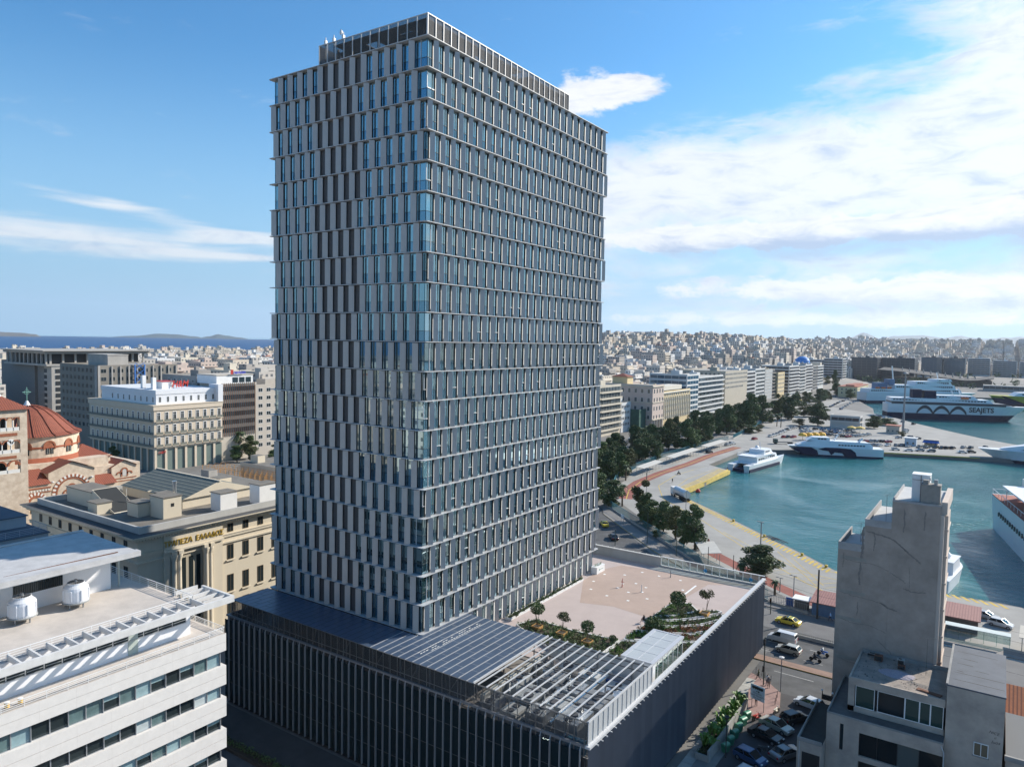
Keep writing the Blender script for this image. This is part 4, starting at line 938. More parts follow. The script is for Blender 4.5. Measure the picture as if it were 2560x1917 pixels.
def cooling_tower(x, y, z, s, lab, lean=0):
    T = thing('cooling_tower', lab, 'cooling tower', (x, y, z), .3*lean, 'round cooling towers on the white roof')
    q = MB(); q.lathe([(1.02, .55), (1.06, .8), (1.06, 1.6), (1.0, 1.85), (.72, 2.1), (.70, 2.25), (.66, 2.25)], 28)
    for k in range(8): a = 2*PI*k/8; q.box(-.05, .98, .8, .05, 1.12, 1.7, mx=Matrix.Rotation(a, 4, 'Z'))
    q.build('casing', [mat('fibreglass_white', (.70, .71, .73), .45, vary=.08, scale=1)], T, world=False, smooth=False)
    q = MB(); q.lathe([(1.0, .52), (.55, .25), (.0, .2)], 20); q.lathe([(1.12, .50), (1.14, .56), (1.06, .62)], 28); q.build('basin', [mat('basin_grey', (.35, .36, .35), .5, vary=.3, scale=2)], T, world=False)
    q = MB()
    for k in range(4): a = 2*PI*k/4+.4; q.box(.75*math.cos(a)-.05, .75*math.sin(a)-.05, 0, .75*math.cos(a)+.05, .75*math.sin(a)+.05, .5)
    q.build('leg', [steel], T, world=False)
    q = MB(); q.lathe([(.64, 2.2), (.0, 2.12)], 20, 0); q.cone((0, 0, 2.1), (0, 0, 2.5), .14, .14, 10, 1)
    for k in range(10): a = PI*k/10; q.box(-.66, -.015, 2.24, .66, .015, 2.27, 1, mx=Matrix.Rotation(a, 4, 'Z'))
    q.build('fan_grille', [mat('fan_black', (.02, .02, .02), .6), steel], T, world=False); T.scale = (s,)*3
cooling_tower(-14.3, -38.9, 10.45, 1.08, 'squat white cooling tower, nearer the left edge, below the barred window')
cooling_tower(-14.4, -34.2, 10.45, 1.08, 'white cooling tower standing nearer the penthouse end wall')
for i, (x, y) in enumerate(((X0-.9, -43.9), (X0-.8, -43.0), (X0-.9, -45.6))):
    q = MB(); q.lathe([(.0, 0), (.16, 0), (.19, .32), (.2, .42)], 14, 0); q.lathe([(.205, .42), (.21, .46), (.0, .47)], 14, 1)
    o = q.build('paint_bucket', [mat('bucket_yellow', (.70, .42, .03), .5), white], loc=(0, 0, 0)); o.location = (x, y, top+.0); meta(o, ('yellow and white bucket on the terrace floor, middle of three', 'yellow and white bucket on the terrace, furthest right of three', 'yellow bucket on the terrace, furthest left of three')[i], 'bucket', 'buckets on the white terrace')
# blue-shaded building at the far left edge, behind the white one
nb = thing('flat_roofed_block', 'blue-grey shaded flat-roofed block at the left edge behind the white office', 'building', (-62, -30, G))
q = MB(); q.box(-84, -48, G, -50.5, -21, 9.0); q.box(-83.9, -46, 9.0, -56, -21.5, 10.6); q.box(-83.8, -45, 10.6, -61, -27, 13.6); q.build('wall', [mat('grey_render_blue_shade', (.42, .44, .46), .8, vary=.15, scale=.3)], nb)  # wall colour carries the blue of the tower's shadow
q = MB(); q.box(-84.2, -48.2, 9.01, -50.3, -20.8, 9.12); q.box(-84, -46.2, 10.61, -55.8, -21.3, 10.75); q.box(-84.1, -45.3, 13.61, -60.8, -26.8, 13.75); q.build('roof', [mat('roof_slate', (.10, .12, .15), .8, vary=.3, scale=.3)], nb)
q = MB(); railing(q, [(-50.6, -45), (-50.6, -21.1), (-55, -21.1)], 9.1, .9); q.build('railing', [fdark], nb)

# ------------------------------------------------------------------ tall grey building, right
gb = thing('blank_walled_building', 'tall grey building with blank cracked plaster wall and stepped roof terraces', 'building', (48, 44, G))
plas = mat('grey_plaster', (.41, .34, .29), .95, col2=(.28, .235, .20), scale=.4, vary=.2, bump=.35, bscale=2.2); creamw = mat('cream_edge', (.55, .46, .39), .8, vary=.1, scale=.4); roofl = mat('roof_light', (.50, .50, .49), .85, vary=.15, scale=.5)
gx0, gx1, gx2, gx3 = 41.9, 45.0, 48.1, 53.9; gy0 = 36.0
q = MB(); q.box(gx0, gy0, G, gx1-.01, 46, 10.0, 0, 1); q.box(gx1, gy0, G, gx2-.01, 50.5, 13.6, 0, 1); q.box(gx2, gy0, G, gx3-.4, 48.5, 17.2, 0, 1); q.build('wall', [plas, roofl], gb)
q = MB()
for x0, x1, y1, z0, z1 in ((gx0, gx1, 46, 10, 11.0), (gx1, gx2, 50.5, 13.6, 14.5)):
    q.box(x0-.002, gy0-.003, z0-.001, x0+.16, y1, z1); q.box(x0+.16, gy0-.002, z0-.001, x1, gy0+.16, z1-.02)
q.box(gx2, gy0-.003, 17.2, gx3-.4, gy0+.15, 17.45); q.box(gx2, gy0+.15, 17.2, gx2+.15, 48, 17.6); q.build('parapet', [mat('parapet_grey', (.40, .385, .375), .85, vary=.3, scale=.6)], gb)
q = MB(); q.box(gx3-.4, gy0+.1, G, gx3+.0, 42, 16.2); q.box(gx3-.39, gy0+.6, 16.2, gx3+.25, 48, 17.75); q.box(gx3+.001, gy0+1.2, G, gx3+.35, 42, 16); q.build('side_wall', [creamw], gb)
for k in range(8):
    z = 14.2-k*3.4; q = MB(); q.box(gx3+.0, gy0+1.0, z-.15, gx3+.45, 42.4, z+.1); q.build('balcony', [creamw], gb)
q = MB()
rp = MB()
for (a, z, l) in ((42.2, 9.2, 3.2), (42.4, 4.6, 3.0), (42.0, 1.0, 3.1), (42.1, -4.3, 3.4)):   # patched bands
    q = MB(); q.box(a, gy0-.012, z-.45, a+l, gy0-.002, z+.0); q.build('repair_patch', [mat('patch_grey', (.33, .305, .265), .9, vary=.25, scale=.8)], gb)
if 0: q.build('repair_patch', [mat('patch_grey', (.19, .185, .165), .9, vary=.25, scale=.8)], gb)
q = MB()
def crack(q, pts, w=.05, y=gy0-.02):
    o_ = []
    for i in range(len(pts)-1):
        for k in range(6): t_ = k/6; o_.append((pts[i][0]+(pts[i+1][0]-pts[i][0])*t_+rnd.uniform(-.07, .07), pts[i][1]+(pts[i+1][1]-pts[i][1])*t_+rnd.uniform(-.07, .07)))
    pts = o_+[pts[-1]]
    for i in range(len(pts)-1):
        a, b_ = Vector((pts[i][0], pts[i][1])), Vector((pts[i+1][0], pts[i+1][1])); d = (b_-a).normalized(); nn = Vector((-d.y, d.x))*w*(.6+.8*((i*7) % 5)/5)
        vs = [(a.x+nn.x, y, a.y+nn.y), (b_.x+nn.x, y, b_.y+nn.y), (b_.x-nn.x, y, b_.y-nn.y), (a.x-nn.x, y, a.y-nn.y)]
        if ((Vector(vs[1])-Vector(vs[0])).cross(Vector(vs[2])-Vector(vs[1]))).y > 0: vs = vs[::-1]
        q.add(vs, [(0, 1, 2, 3)])
crack(q, [(45.2, 12.9), (47.0, 12.6), (48.6, 12.2), (49.2, 11.6), (50.0, 11.0), (50.8, 10.3), (51.6, 9.7)], .10)
crack(q, [(44.9, 13.4), (44.85, 11), (44.8, 9.2)], .16); crack(q, [(44.7, 8.6), (44.6, 6.6), (44.7, 5.6)], .12); crack(q, [(44.6, 3.2), (44.55, 1.4)], .06)
for z in (8.9, 4.3, .7, -4.7): crack(q, [(42.2+.3*rnd.random(), z), (44.0, z-.35), (46.2, z-.3+rnd.uniform(-.2, .2)), (48.0, z-.8)], .035)
crack(q, [(48.2, 7.9), (49.3, 7.4), (50, 6.9)], .05); crack(q, [(49.8, 6.2), (50.8, 5.9), (52.3, 6.1)], .07); crack(q, [(47.2, 3.7), (48.4, 3.2), (49.2, 3.1)], .10); crack(q, [(47, -1.2), (48.4, -2.3), (49.6, -3.6), (51.4, -4.4)], .05)
for (x_, z_, l_, w_) in ((46.2, 12.9, 2.5, .25), (49.5, 16.4, 3.0, .3), (51.8, 16.4, 2.4, .3), (42.6, 9.6, 2.0, .2), (50.4, 9.0, 3.0, .1)): crack(q, [(x_, z_), (x_+.05, z_-l_*.5), (x_, z_-l_)], w_*.25)
q.build('crack', [mat('crack_dark', (.22, .19, .17), .95)], gb)
for x0, y0, x1, y1, z0, z1, m_, nm in ((50.0, 37.6, 52.0, 39.6, 17.2, 20.6, white, 'water_tank'), (51.2, 36.4, 53.3, 38.0, 17.2, 19.7, mat('chimney_brick', (.30, .275, .245), .9, vary=.2, scale=2), 'chimney'),):
    if nm == 'water_tank':
        q = MB(); q.box(x0, 38.1, z0, x1, 40.2, z1); q.box(x0-.05, 38.05, z1, x1+.05, 40.25, z1+.12); q.tube([(x0+1.0, 38.06, z0), (x0+1.0, 38.06, z1)], .04, 4, 1); q.tube([(x0, 38.07, z1-.6), (x1, 38.07, z1-.6)], .03, 4, 1); q.build('rooftop_tank_room', [m_, mat('rust', (.16, .07, .04), .8)], gb)
    else: q = MB(); q.box(x0, y0, z0, x1, y1, z1); q.box(x0-.05, y0-.05, z1, x1+.05, y1+.05, z1+.1); q.box(x0+.15, y0+.2, z1+.1, x0+.75, y1-.6, z1+.6); q.box(x1-.75, y0+.2, z1+.1, x1-.35, y1-.8, z1+.75, 1); q.tube([(x1-.8, y0+.5, z1+.5), (x1-1.2, y0+.5, z1+.6), (x1-1.2, y0+.5, z1+.9)], .05, 5, 1); q.build('chimney', [m_, steel], gb)
def aerial(x, y, z, h, lab, yagi=True, L_=1.2):
    q = MB(); q.tube([(x, y, z), (x, y, z+h)], .025, 5)
    if yagi:
        q.tube([(x-L_/2, y-.1, z+h-.15), (x+L_/2, y+.1, z+h+.1)], .015, 4)
        for k in range(7): t_ = -L_/2+L_*k/6; q.tube([(x+t_, y-.25, z+h-.02+t_*.2), (x+t_, y+.25, z+h-.02+t_*.2)], .008, 4)
    meta(q.build('television_aerial', [mat('aerial_grey', (.14, .13, .12), .6, .3)], loc=(x, y, z)), lab, 'aerial', 'television aerials on the right-hand roofs')
aerial(44.4, 37.2, 11.0, 2.6, 'thin aerial mast with wide comb on the lowest terrace of the blank-walled building')
aerial(47.2, 38.2, 13.6, 4.0, 'tall thin aerial mast in front of the middle terrace of the blank-walled building', True, .8)
aerial(53.0, 32.5, -3.0, 4.6, 'tall aerial with a long comb on the rubble-strewn near roof', True, 1.9)

# ------------------------------------------------------------------ near low building, bottom right
lb = thing('derelict_building', 'weathered concrete building with big dark openings and rubble on its flat roof', 'building', (50, 30, G))
bs = mat('stained_render', (.50, .425, .355), .95, col2=(.32, .275, .235), scale=.35, vary=.2, bump=.2, bscale=3); rr = mat('rubble_roof', (.36, .30, .25), .95, col2=(.20, .18, .16), scale=.8, vary=.2, bump=.5, bscale=6)
q = MB(); q.box(45.3, 26.5, -3.85, 55.45, 35.9, -3.15, 0, 1); q.box(45.3, 26.5, G, 46.0, 35.9, -3.86, 0); q.box(46, 34, G, 55.4, 35.9, -3.86, 0); q.box(45.3, 26.49, -3.14, 55.4, 26.7, -2.96, 0); q.box(45.3, 26.7, -3.14, 45.5, 35.9, -2.98, 0); q.box(45.5, 35.6, -3.14, 55.4, 35.85, -2.7, 2)
q.build('wall', [bs, rr, conc], lb)
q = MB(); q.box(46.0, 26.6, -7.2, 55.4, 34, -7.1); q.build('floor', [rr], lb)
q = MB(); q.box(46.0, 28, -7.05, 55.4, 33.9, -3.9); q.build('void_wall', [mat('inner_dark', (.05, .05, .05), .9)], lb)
for i, (x0, x1) in enumerate(((46.1, 48.2), (48.5, 51.4), (51.4, 52.9), (52.9, 54.0), (54.0, 55.3))):
    q = MB()
    for a in (x0, x1-.07): q.box(a, 26.56, -6.4, a+.07, 26.62, -3.9)
    q.box(x0, 26.56, -6.45, x1, 26.62, -6.38); q.box(x0, 26.56, -3.93, x1, 26.62, -3.86)
    w_ = q.build('window_frame', [white], lb)
    if i != 1: q = MB(); q.box(x0+.07, 26.58, -6.38, x1-.07, 26.60, -3.93); q.build('pane', [glass_mat('green_pane', (.02, .05, .045), f0=1.5)], w_)
q = MB(); q.box(45.3, 26.5, -7.1, 55.4, 26.62, -6.45); q.build('sill_wall', [bs], lb)
# front lower part: terrace, and wall with wide openings
q = MB(); q.box(43.4, 24.3, -8.0, 55.5, 26.5, -7.15, 0, 1); q.box(43.4, 26.5, -8.0, 45.3, 35.9, -7.15, 0, 1); q.box(43.4, 24.3, G, 44.2, 35.9, -8.01, 0); q.box(44.2, 24.3, G, 44.9, 24.9, -8.01, 0); q.box(45.3, 24.3, G, 47.0, 24.9, -8.01, 0); q.box(44.9, 24.3, G, 45.3, 24.9, -11.2, 0)
q.box(47.0, 24.3, -11.9, 55.5, 24.9, -11.3, 0); q.box(47.0, 24.3, -8.5, 55.5, 24.9, -8.01, 0); q.box(43.4, 24.28, -7.14, 55.5, 24.42, -6.95, 2); q.box(43.38, 24.42, -7.14, 43.52, 35.9, -6.9, 2)
q.build('terrace', [bs, mat('terrace_dark', (.12, .115, .11), .9, vary=.3, scale=1), conc], lb)
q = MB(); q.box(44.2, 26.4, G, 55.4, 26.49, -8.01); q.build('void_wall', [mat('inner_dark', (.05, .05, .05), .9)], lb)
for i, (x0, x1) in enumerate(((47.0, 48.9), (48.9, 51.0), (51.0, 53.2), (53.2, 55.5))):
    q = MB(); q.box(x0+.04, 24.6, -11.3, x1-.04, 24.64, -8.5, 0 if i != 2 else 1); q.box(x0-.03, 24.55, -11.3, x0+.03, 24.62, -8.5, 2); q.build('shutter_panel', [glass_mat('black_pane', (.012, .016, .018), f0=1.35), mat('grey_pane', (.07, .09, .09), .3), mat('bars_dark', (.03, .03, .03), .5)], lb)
q = MB(); q.box(44.9, 24.5, -11.2, 45.3, 24.55, -8.0, 0); q.build('window', [winglass], lb)
q = MB(); q.tube([(55.3, 24.2, -7.3), (55.6, 24.1, -7.9), (55.6, 24.1, G)], .06, 6); q.build('drainpipe', [mat('pipe_grey', (.45, .46, .46), .5)], lb)
q = MB(); q.tube([(46.0, 36.2, -2.9), (47.6, 36.1, -2.9)], .0, 4); 
for i, (x, y, z, sx, sy, sz, lab, m_) in enumerate(((46.9, 34.9, -3.1, 1.5, .35, .4, 'long grey box section lying along the far edge of the rubble roof', steel), (47.6, 34.0, -3.1, .9, .7, .7, 'rusty brown broken unit on the rubble roof', mat('rust', (.16, .07, .04), .8)), (50.1, 34.2, -3.1, .8, .7, .75, 'pale broken air conditioner on the rubble roof, far side', mat('unit_pale', (.42, .44, .42), .6, vary=.3, scale=4)), (50.3, 33.0, -3.1, .8, .5, .5, 'dark rusted air conditioner with round fan hole on the rubble roof', mat('rust', (.16, .07, .04), .8)))):
    q = MB(); q.box(x-sx/2, y-sy/2, z, x+sx/2, y+sy/2, z+sz); q.box(x-sx/2+.06, y-sy/2-.03, z+.08, x+sx/2-.06, y-sy/2, z+sz-.06, 1); q.box(x-sx*.3, y-sy*.2, z+sz, x+sx*.1, y+sy*.2, z+sz+.05, 1)
    if i > 1: q.cone((x, y-sy/2-.03, z+sz*.5), (x, y-sy/2-.06, z+sz*.5), sz*.32, sz*.3, 12, 1)
    meta(q.build('discarded_unit', [m_, dark], loc=(x, y, z)), lab, 'scrap', 'scrap on the rubble roof')
q = MB(); gr = random.Random(4)
for i in range(15):
    for j in range(40):
        a = 2*PI*j/40; r_ = i/15
        pass
vs = [(50.0, 31.0, -2.62)]; fs = []
for i in range(1, 9):
    for j in range(30):
        a = 2*PI*j/30; r_ = i/8; vs.append((50.0+1.9*r_*math.cos(a)*(1+.1*gr.random()), 31.0+1.3*r_*math.sin(a)*(1+.1*gr.random()), -3.14+.5*(1-r_)**1.2+(.05*gr.random() if i < 8 else 0)))
for j in range(30): fs.append((0, 1+j, 1+(j+1) % 30))
for i in range(7):
    for j in range(30): a = 1+i*30+j; b_ = 1+i*30+(j+1) % 30; fs.append((a, a+30, b_+30, b_))
q.add(vs, fs); o = q.build('gravel_heap', [mat('gravel_lilac', (.40, .37, .42), .95, vary=.45, scale=14, bump=.6, bscale=30)]); meta(o, 'low heap of lilac-grey gravel on the near roof', 'gravel heap')
q = MB()
for i in range(150): x, y = gr.uniform(45.8, 52.5), gr.uniform(27.5, 35.3); s_ = gr.uniform(.02, .10)*(2 if gr.random() < .1 else 1); q.box(x, y, -3.15, x+s_, y+s_*gr.uniform(.5, 1.8), -3.13+s_*.5)
meta(q.build('rubble', [mat('rubble_stone', (.22, .19, .17), .95, vary=.4, scale=3)]), kind='stuff', label='scattered rubble on the near roof', cat='rubble')
q = MB(); q.tube([(51.3, 29.4, -3.05), (54.0, 28.9, -3.05)], .03, 4); q.tube([(51.35, 29.75, -3.05), (54.1, 29.25, -3.05)], .03, 4)
for k in range(9): q.tube([(51.5+k*.3, 29.36-k*.055, -3.05), (51.55+k*.3, 29.71-k*.055, -3.05)], .02, 4)
meta(q.build('ladder', [steel]), 'metal ladder lying flat on the near roof', 'ladder')
q = MB(); q.box(-1.3, -.35, 0, 1.3, .35, .09); q.box(-.9, -.25, .09, .6, .2, .14); o = q.build('rusty_sheet', [mat('rust', (.16, .07, .04), .8)]); o.location = (53.7, 27.9, -3.14); o.rotation_euler = (0, 0, -.25); meta(o, 'rust-brown sheet lying beside the ladder on the near roof', 'sheet')
# stair block with blue-grey felt roof, part of the same row
sb2 = thing('stair_block', 'narrow plaster block with blue-grey felt roof and scribbled graffiti', 'building', (58, 33, G))
q = MB(); q.box(55.52, 26.3, G, 61.0, 39.4, -1.1, 0); q.build('wall', [bs], sb2)
q = MB(); q.box(55.45, 26.25, -1.1, 61.05, 39.5, -.93, 0)
for k, (y, x0, x1) in enumerate(((28.2, 56, 60.9), (30.4, 55.9, 60.9), (32.1, 58.0, 59.4), (33.4, 56.1, 57.8), (35.2, 56.4, 58.2), (37.4, 56.0, 60.2), (31.0, 56.2, 56.9))): q.add([(x0, y, -.926), (x1, y-.12, -.926), (x1, y+.02, -.926), ((x0+x1)/2, y+.10, -.926), (x0, y+.08, -.926)], [(0, 1, 2, 3, 4)], 1)
q.box(55.38, 26.2, -.93, 55.6, 39.5, -.80, 2)
q.build('roof', [mat('felt_bluegrey', (.085, .10, .125), .7, vary=.3, scale=.5), mat('felt_black', (.015, .015, .018), .7), conc], sb2)
for z, nm in ((-8.2, 0), (-12.4, 1)):
    q = MB(); q.box(58.3, 26.22, z, 59.7, 26.3, z+1.5, 0); q.box(58.38, 26.20, z+.08, 58.96, 26.22, z+1.42, 1); q.box(59.04, 26.20, z+.08, 59.62, 26.22, z+1.42, 1); q.box(58.2, 26.12, z-.1, 59.8, 26.3, z, 2); q.build('window', [white, mat('shutter_brown', (.14, .11, .07), .5), conc], sb2)
ink = mat('graffiti_ink', (.04, .035, .035), .7)
text_mesh('graffiti', 'NICE', .42, .004, ink, sb2, (60.1, 26.29, -5.3), (R(90), R(6), 0), .3); text_mesh('graffiti', 'ti', .36, .004, ink, sb2, (60.25, 26.29, -5.8), (R(90), R(-8), 0), .3); text_mesh('graffiti', 'luos', .50, .004, ink, sb2, (60.3, 26.29, -6.35), (R(90), R(-4), 0), .4)
# small ruin with dark roof, left of it
rb = thing('low_ruin', 'low dark-roofed concrete shell beside the parked cars', 'building', (42, 28, G))
q = MB(); q.box(40.6, 22.0, G, 43.37, 33.4, -10.4, 0, 1); q.box(40.6, 22.0, -10.38, 40.75, 33.4, -9.95, 2); q.box(40.75, 22.0, -10.38, 43.37, 22.15, -9.95, 2); q.build('wall', [bs, mat('mossy_roof', (.028, .034, .032), .9, vary=.4, scale=.8), conc], rb)
q = MB(); q.box(41.2, 21.95, G, 43.2, 22.0, -11.6); q.build('opening', [dark], rb)
q = MB(); q.tube([(40.9, 21.9, -10.4), (40.9, 21.9, G)], .06, 6); q.build('drainpipe', [mat('pipe_grey', (.45, .46, .46), .5)], rb)
q = MB(); q.box(41.1, 33.5, -9.9, 43.9, 33.8, -9.3); q.tube([(41.2, 33.6, -9.3), (41.1, 33.7, -8.7)], .06, 5); q.tube([(42.3, 33.6, -9.3), (42.4, 33.7, -8.8)], .06, 5); q.lathe([(.14, 0), (.1, .16), (0, .2)], 8, 1, c=(41.1, 33.7, -8.8)); q.lathe([(.14, 0), (.1, .16), (0, .2)], 8, 1, c=(42.4, 33.7, -8.9)); q.build('beam', [mat('burnt_wood', (.03, .022, .02), .9), white], rb)
# grey sheds and tiled roofs on the right edge
sh = thing('grey_block', 'grey concrete block with small canopy at the right edge of the picture', 'building', (66, 30, G)); q = MB(); q.box(61.3, 27.0, G, 80, 38.5, -7.6, 0, 1); q.box(61.2, 26.7, -8.1, 80, 27.0, -7.55, 2); q.build('wall', [bs, mat('metal_roof_dark', (.07, .075, .08), .6), conc], sh)
q = MB(); q.box(61.3, 20.5, -10.9, 66.5, 26.9, -10.7); q.box(61.4, 20.5, G, 61.5, 26.9, -10.9); q.build('canopy', [conc], sh)
tile = stripe_mat('roman_tiles', (.40, .14, .06), (.16, .055, .03), 0, .42, .4, .85, 0, .3, .8); tile2 = stripe_mat('roman_tiles_pale', (.50, .25, .16), (.22, .09, .06), 0, .42, .4, .85, 0, .3, .8)
for i, (x0, y0, x1, y1, z, dz, m_, lab) in enumerate(((61.3, 39, 72, 50.5, -8.6, 2.2, tile, 'weathered brown tiled roof house at the right edge'), (54.2, 40, 61, 52, -9.0, 1.6, tile2, 'low house with orange tiles between the grey tower block and the stair block'))):
    T = thing('tiled_house', lab, 'house', ((x0+x1)/2, (y0+y1)/2, G)); q = MB(); q.box(x0+.2, y0+.2, G, x1-.2, y1-.2, z); q.build('wall', [conc], T)
    q = MB(); ym = (y0+y1)/2; q.add([(x0, y0, z), (x1, y0, z), (x1, ym, z+dz), (x0, ym, z+dz), (x0, y1, z), (x1, y1, z)], [(0, 1, 2, 3), (3, 2, 5, 4), (0, 3, 4), (1, 5, 2)]); q.build('roof', [m_], T)
# ------------------------------------------------------------------ window helpers for facades
_wc = {}
def win_mesh(w, h, kind, m0, m1, arch=False):
    k = (round(w, 2), round(h, 2), kind, m0.name, m1.name)
    if k in _wc: return _wc[k]
    q = MB(); f = .06*min(1.5, w)
    q.box(-.02, -w/2+f, f, .02, w/2-f, h-f, 0)                      # pane (faces +X)
    for a in ((-w/2, 0, -w/2+f, h), (w/2-f, 0, w/2, h), (-w/2+f, 0, w/2-f, f), (-w/2+f, h-f, w/2-f, h)): q.box(-.05, a[0], a[1], .06, a[2], a[3], 1)
    if kind == 'double': q.box(.02, -.03, f, .05, .03, h-f, 1)
    if kind == 'tall': q.box(.02, -.025, f, .05, .025, h-f, 1); q.box(.02, -w/2+f, h*.72, .045, w/2-f, h*.72+.06, 1); q.box(-.05, -w/2-.14, h, .12, w/2+.14, h+.16, 1); q.box(.0, -w/2-.12, 0, .08, -w/2, h, 1); q.box(.0, w/2, 0, .08, w/2+.12, h, 1)
    me = q.mesh('window', [m0, m1]); _wc[k] = me; return me
def window(parent, side, u, x, z, w, h, kind='double', m0=None, m1=None):
    """side E: on a wall looking to +X at x, u is y; side S: on a wall looking to -Y at y=x, u is x"""
    me = win_mesh(w, h, kind, m0 or winglass, m1 or white)
    if side == 'E': return put(me, 'window', parent, (x, u, z), 0)
    return put(me, 'window', parent, (u, x, z), -PI/2)
# ------------------------------------------------------------------ classical bank
bk = thing('bank_building', 'cream classical bank with columned entrance and gold lettering, left of the tower', 'building', (-72, 18, G))
bc = mat('bank_stone', (.64, .565, .44), .85, vary=.08, scale=.5, streak=True); bcd = mat('bank_roof', (.10, .10, .09), .9, vary=.35, scale=.5); broof = mat('bank_felt', (.21, .19, .16), .9, vary=.3, scale=.4)
bx0, bx1, by0, by1 = -92.0, -55.0, -6.0, 24.5
q = MB(); q.box(bx0, by0, G, bx1, by1, 3.6, 0, 0); q.box(bx0-.25, by0-.25, .9, bx1+.25, by1+.25, 1.35); q.box(bx0-.35, by0-.35, 1.35, bx1+.35, by1+.35, 1.5); q.box(bx0-.3, by0-.3, -.2, bx1+.3, by1+.3, .1)
q.build('wall', [bc], bk)
q = MB(); q.box(bx0-.6, by0-.6, 3.6, bx1+.6, by1, 3.95, 0); q.box(bx0-1.1, by0-1.1, 3.95, bx1+1.1, by1, 4.3, 0); q.box(bx0-1.4, by0-1.4, 4.3, bx1+1.4, by1, 4.5, 0, 1)
for k in range(60): y = by0-.4+k*.5; 
for k in range(58):
    y = by0+k*.5; q.box(bx1+.6, y, 3.62, bx1+.85, y+.25, 3.9, 0)
for k in range(70): x = bx0+k*.52; q.box(x, by0-.85, 3.62, x+.25, by0-.6, 3.9, 0)
q.build('cornice', [bc, mat('cornice_felt', (.09, .09, .09), .8, vary=.25, scale=.6)], bk)
q = MB(); par = mat('parapet_render', (.48, .47, .44), .8)
for a in ((bx0+.9, by0+.7, bx1-.6, by0+1.1), (bx1-1.0, by0+1.1, bx1-.6, by1), (bx0+.9, by0+1.1, bx0+1.3, by1)): q.box(a[0], a[1], 4.5, a[2], a[3], 5.6)
q.build('parapet', [par], bk)
q = MB(); q.box(bx0+1.3, by0+1.1, 4.5, bx1-1.0, by1, 4.62); q.build('flat_roof', [broof], bk)
skl = stripe_mat('skylight_glass', (.12, .135, .115), (.38, .35, .26), 1, 1.0, .12, .6, 0, .3, .2)
q = MB()
def gable(q, x0, y0, x1, y1, z, dz, axis='y', m=0, mg=1):
    if axis == 'y': xm = (x0+x1)/2; q.add([(x0, y0, z), (xm, y0, z+dz), (xm, y1, z+dz), (x0, y1, z)], [(0, 1, 2, 3)], m); q.add([(xm, y0, z+dz), (x1, y0, z), (x1, y1, z), (xm, y1, z+dz)], [(0, 1, 2, 3)], m); q.add([(x0, y0, z), (x1, y0, z), (xm, y0, z+dz)], [(0, 1, 2)], mg); q.add([(x0, y1, z), (x1, y1, z), (xm, y1, z+dz)], [(2, 1, 0)], mg)
    else: ym = (y0+y1)/2; q.add([(x0, y0, z), (x1, y0, z), (x1, ym, z+dz), (x0, ym, z+dz)], [(0, 1, 2, 3)], m); q.add([(x0, ym, z+dz), (x1, ym, z+dz), (x1, y1, z), (x0, y1, z)], [(0, 1, 2, 3)], m); q.add([(x0, y0, z), (x0, ym, z+dz), (x0, y1, z)], [(2, 1, 0)], mg); q.add([(x1, y0, z), (x1, ym, z+dz), (x1, y1, z)], [(0, 1, 2)], mg)
q.box(-87, 8.6, 4.62, -66, 23.6, 6.4, 1); gable(q, -87.3, 8.3, -65.6, 23.9, 6.4, 2.4, 'x', 0, 1); q.box(-87.5, 15.9, 8.75, -65.4, 16.3, 8.9, 1); q.box(-77.2, 8.2, 6.42, -76.8, 16, 6.6, 1)
q.build('skylight_roof', [skl, bc], bk)
for i, (x0, y0, x1, y1, z, m_) in enumerate(((-65.5, 2.2, -61.4, 5.6, 8.3, bc), (-69.5, 0.2, -66.0, 3.2, 7.0, bc), (-61.6, 11.5, -58.6, 15.0, 7.9, white), (-61.0, 19.5, -58.0, 23.4, 8.3, white), (-68.9, 5.0, -66.7, 7.4, 7.8, mat('casing1', (.38, .39, .38))), (-89.0, -1.0, -79.5, 3.6, 7.4, bc), (-76.5, -3.2, -73.2, -.6, 6.6, bc))):
    q = MB(); q.box(x0, y0, 4.62, x1, y1, z, 0); q.box(x0-.15, y0-.15, z, x1+.15, y1+.15, z+.15, 1)
    if i == 0: q.box(x1, (y0+y1)/2-.3, 6.6, x1+.03, (y0+y1)/2+.3, 7.2, 2)
    q.build('roof_hut', [m_, broof, dark], bk)
q = MB(); q.add([(-79.4, -1, 4.7), (-71.5, -1, 4.7), (-79.4, -1, 8.0), (-79.4, 3.4, 4.7), (-71.5, 3.4, 4.7), (-79.4, 3.4, 8.0)], [(0, 1, 2), (1, 4, 5, 2), (5, 4, 3), (0, 2, 5, 3)], 0); q.add([(-71.8, -.9, 4.86), (-71.8, 3.3, 4.86), (-79.2, 3.3, 7.95), (-79.2, -.9, 7.95)], [(0, 1, 2, 3)], 1); q.build('sloped_skylight', [bc, mat('tar_dark', (.03, .032, .032), .9)], bk)
q = MB()
for x, y, h in ((-78, 4.6, 3), (-74, 2.5, 2.4), (-63.9, 6.1, 3.8), (-70.5, 8, 2.2)): q.tube([(x, y, 4.6), (x, y, 4.6+h)], .09, 6)
q.cone((-65.2, 6.6, 5), (-65.2, 6.6, 9.8), .32, .32, 10); q.cone((-65.2, 6.6, 9.8), (-65.2, 6.6, 10.3), .42, .42, 10)
q.build('flue', [mat('galvanised', (.5, .5, .5))], bk)
wbar = mat('bank_frame', (.12, .085, .05), .6)
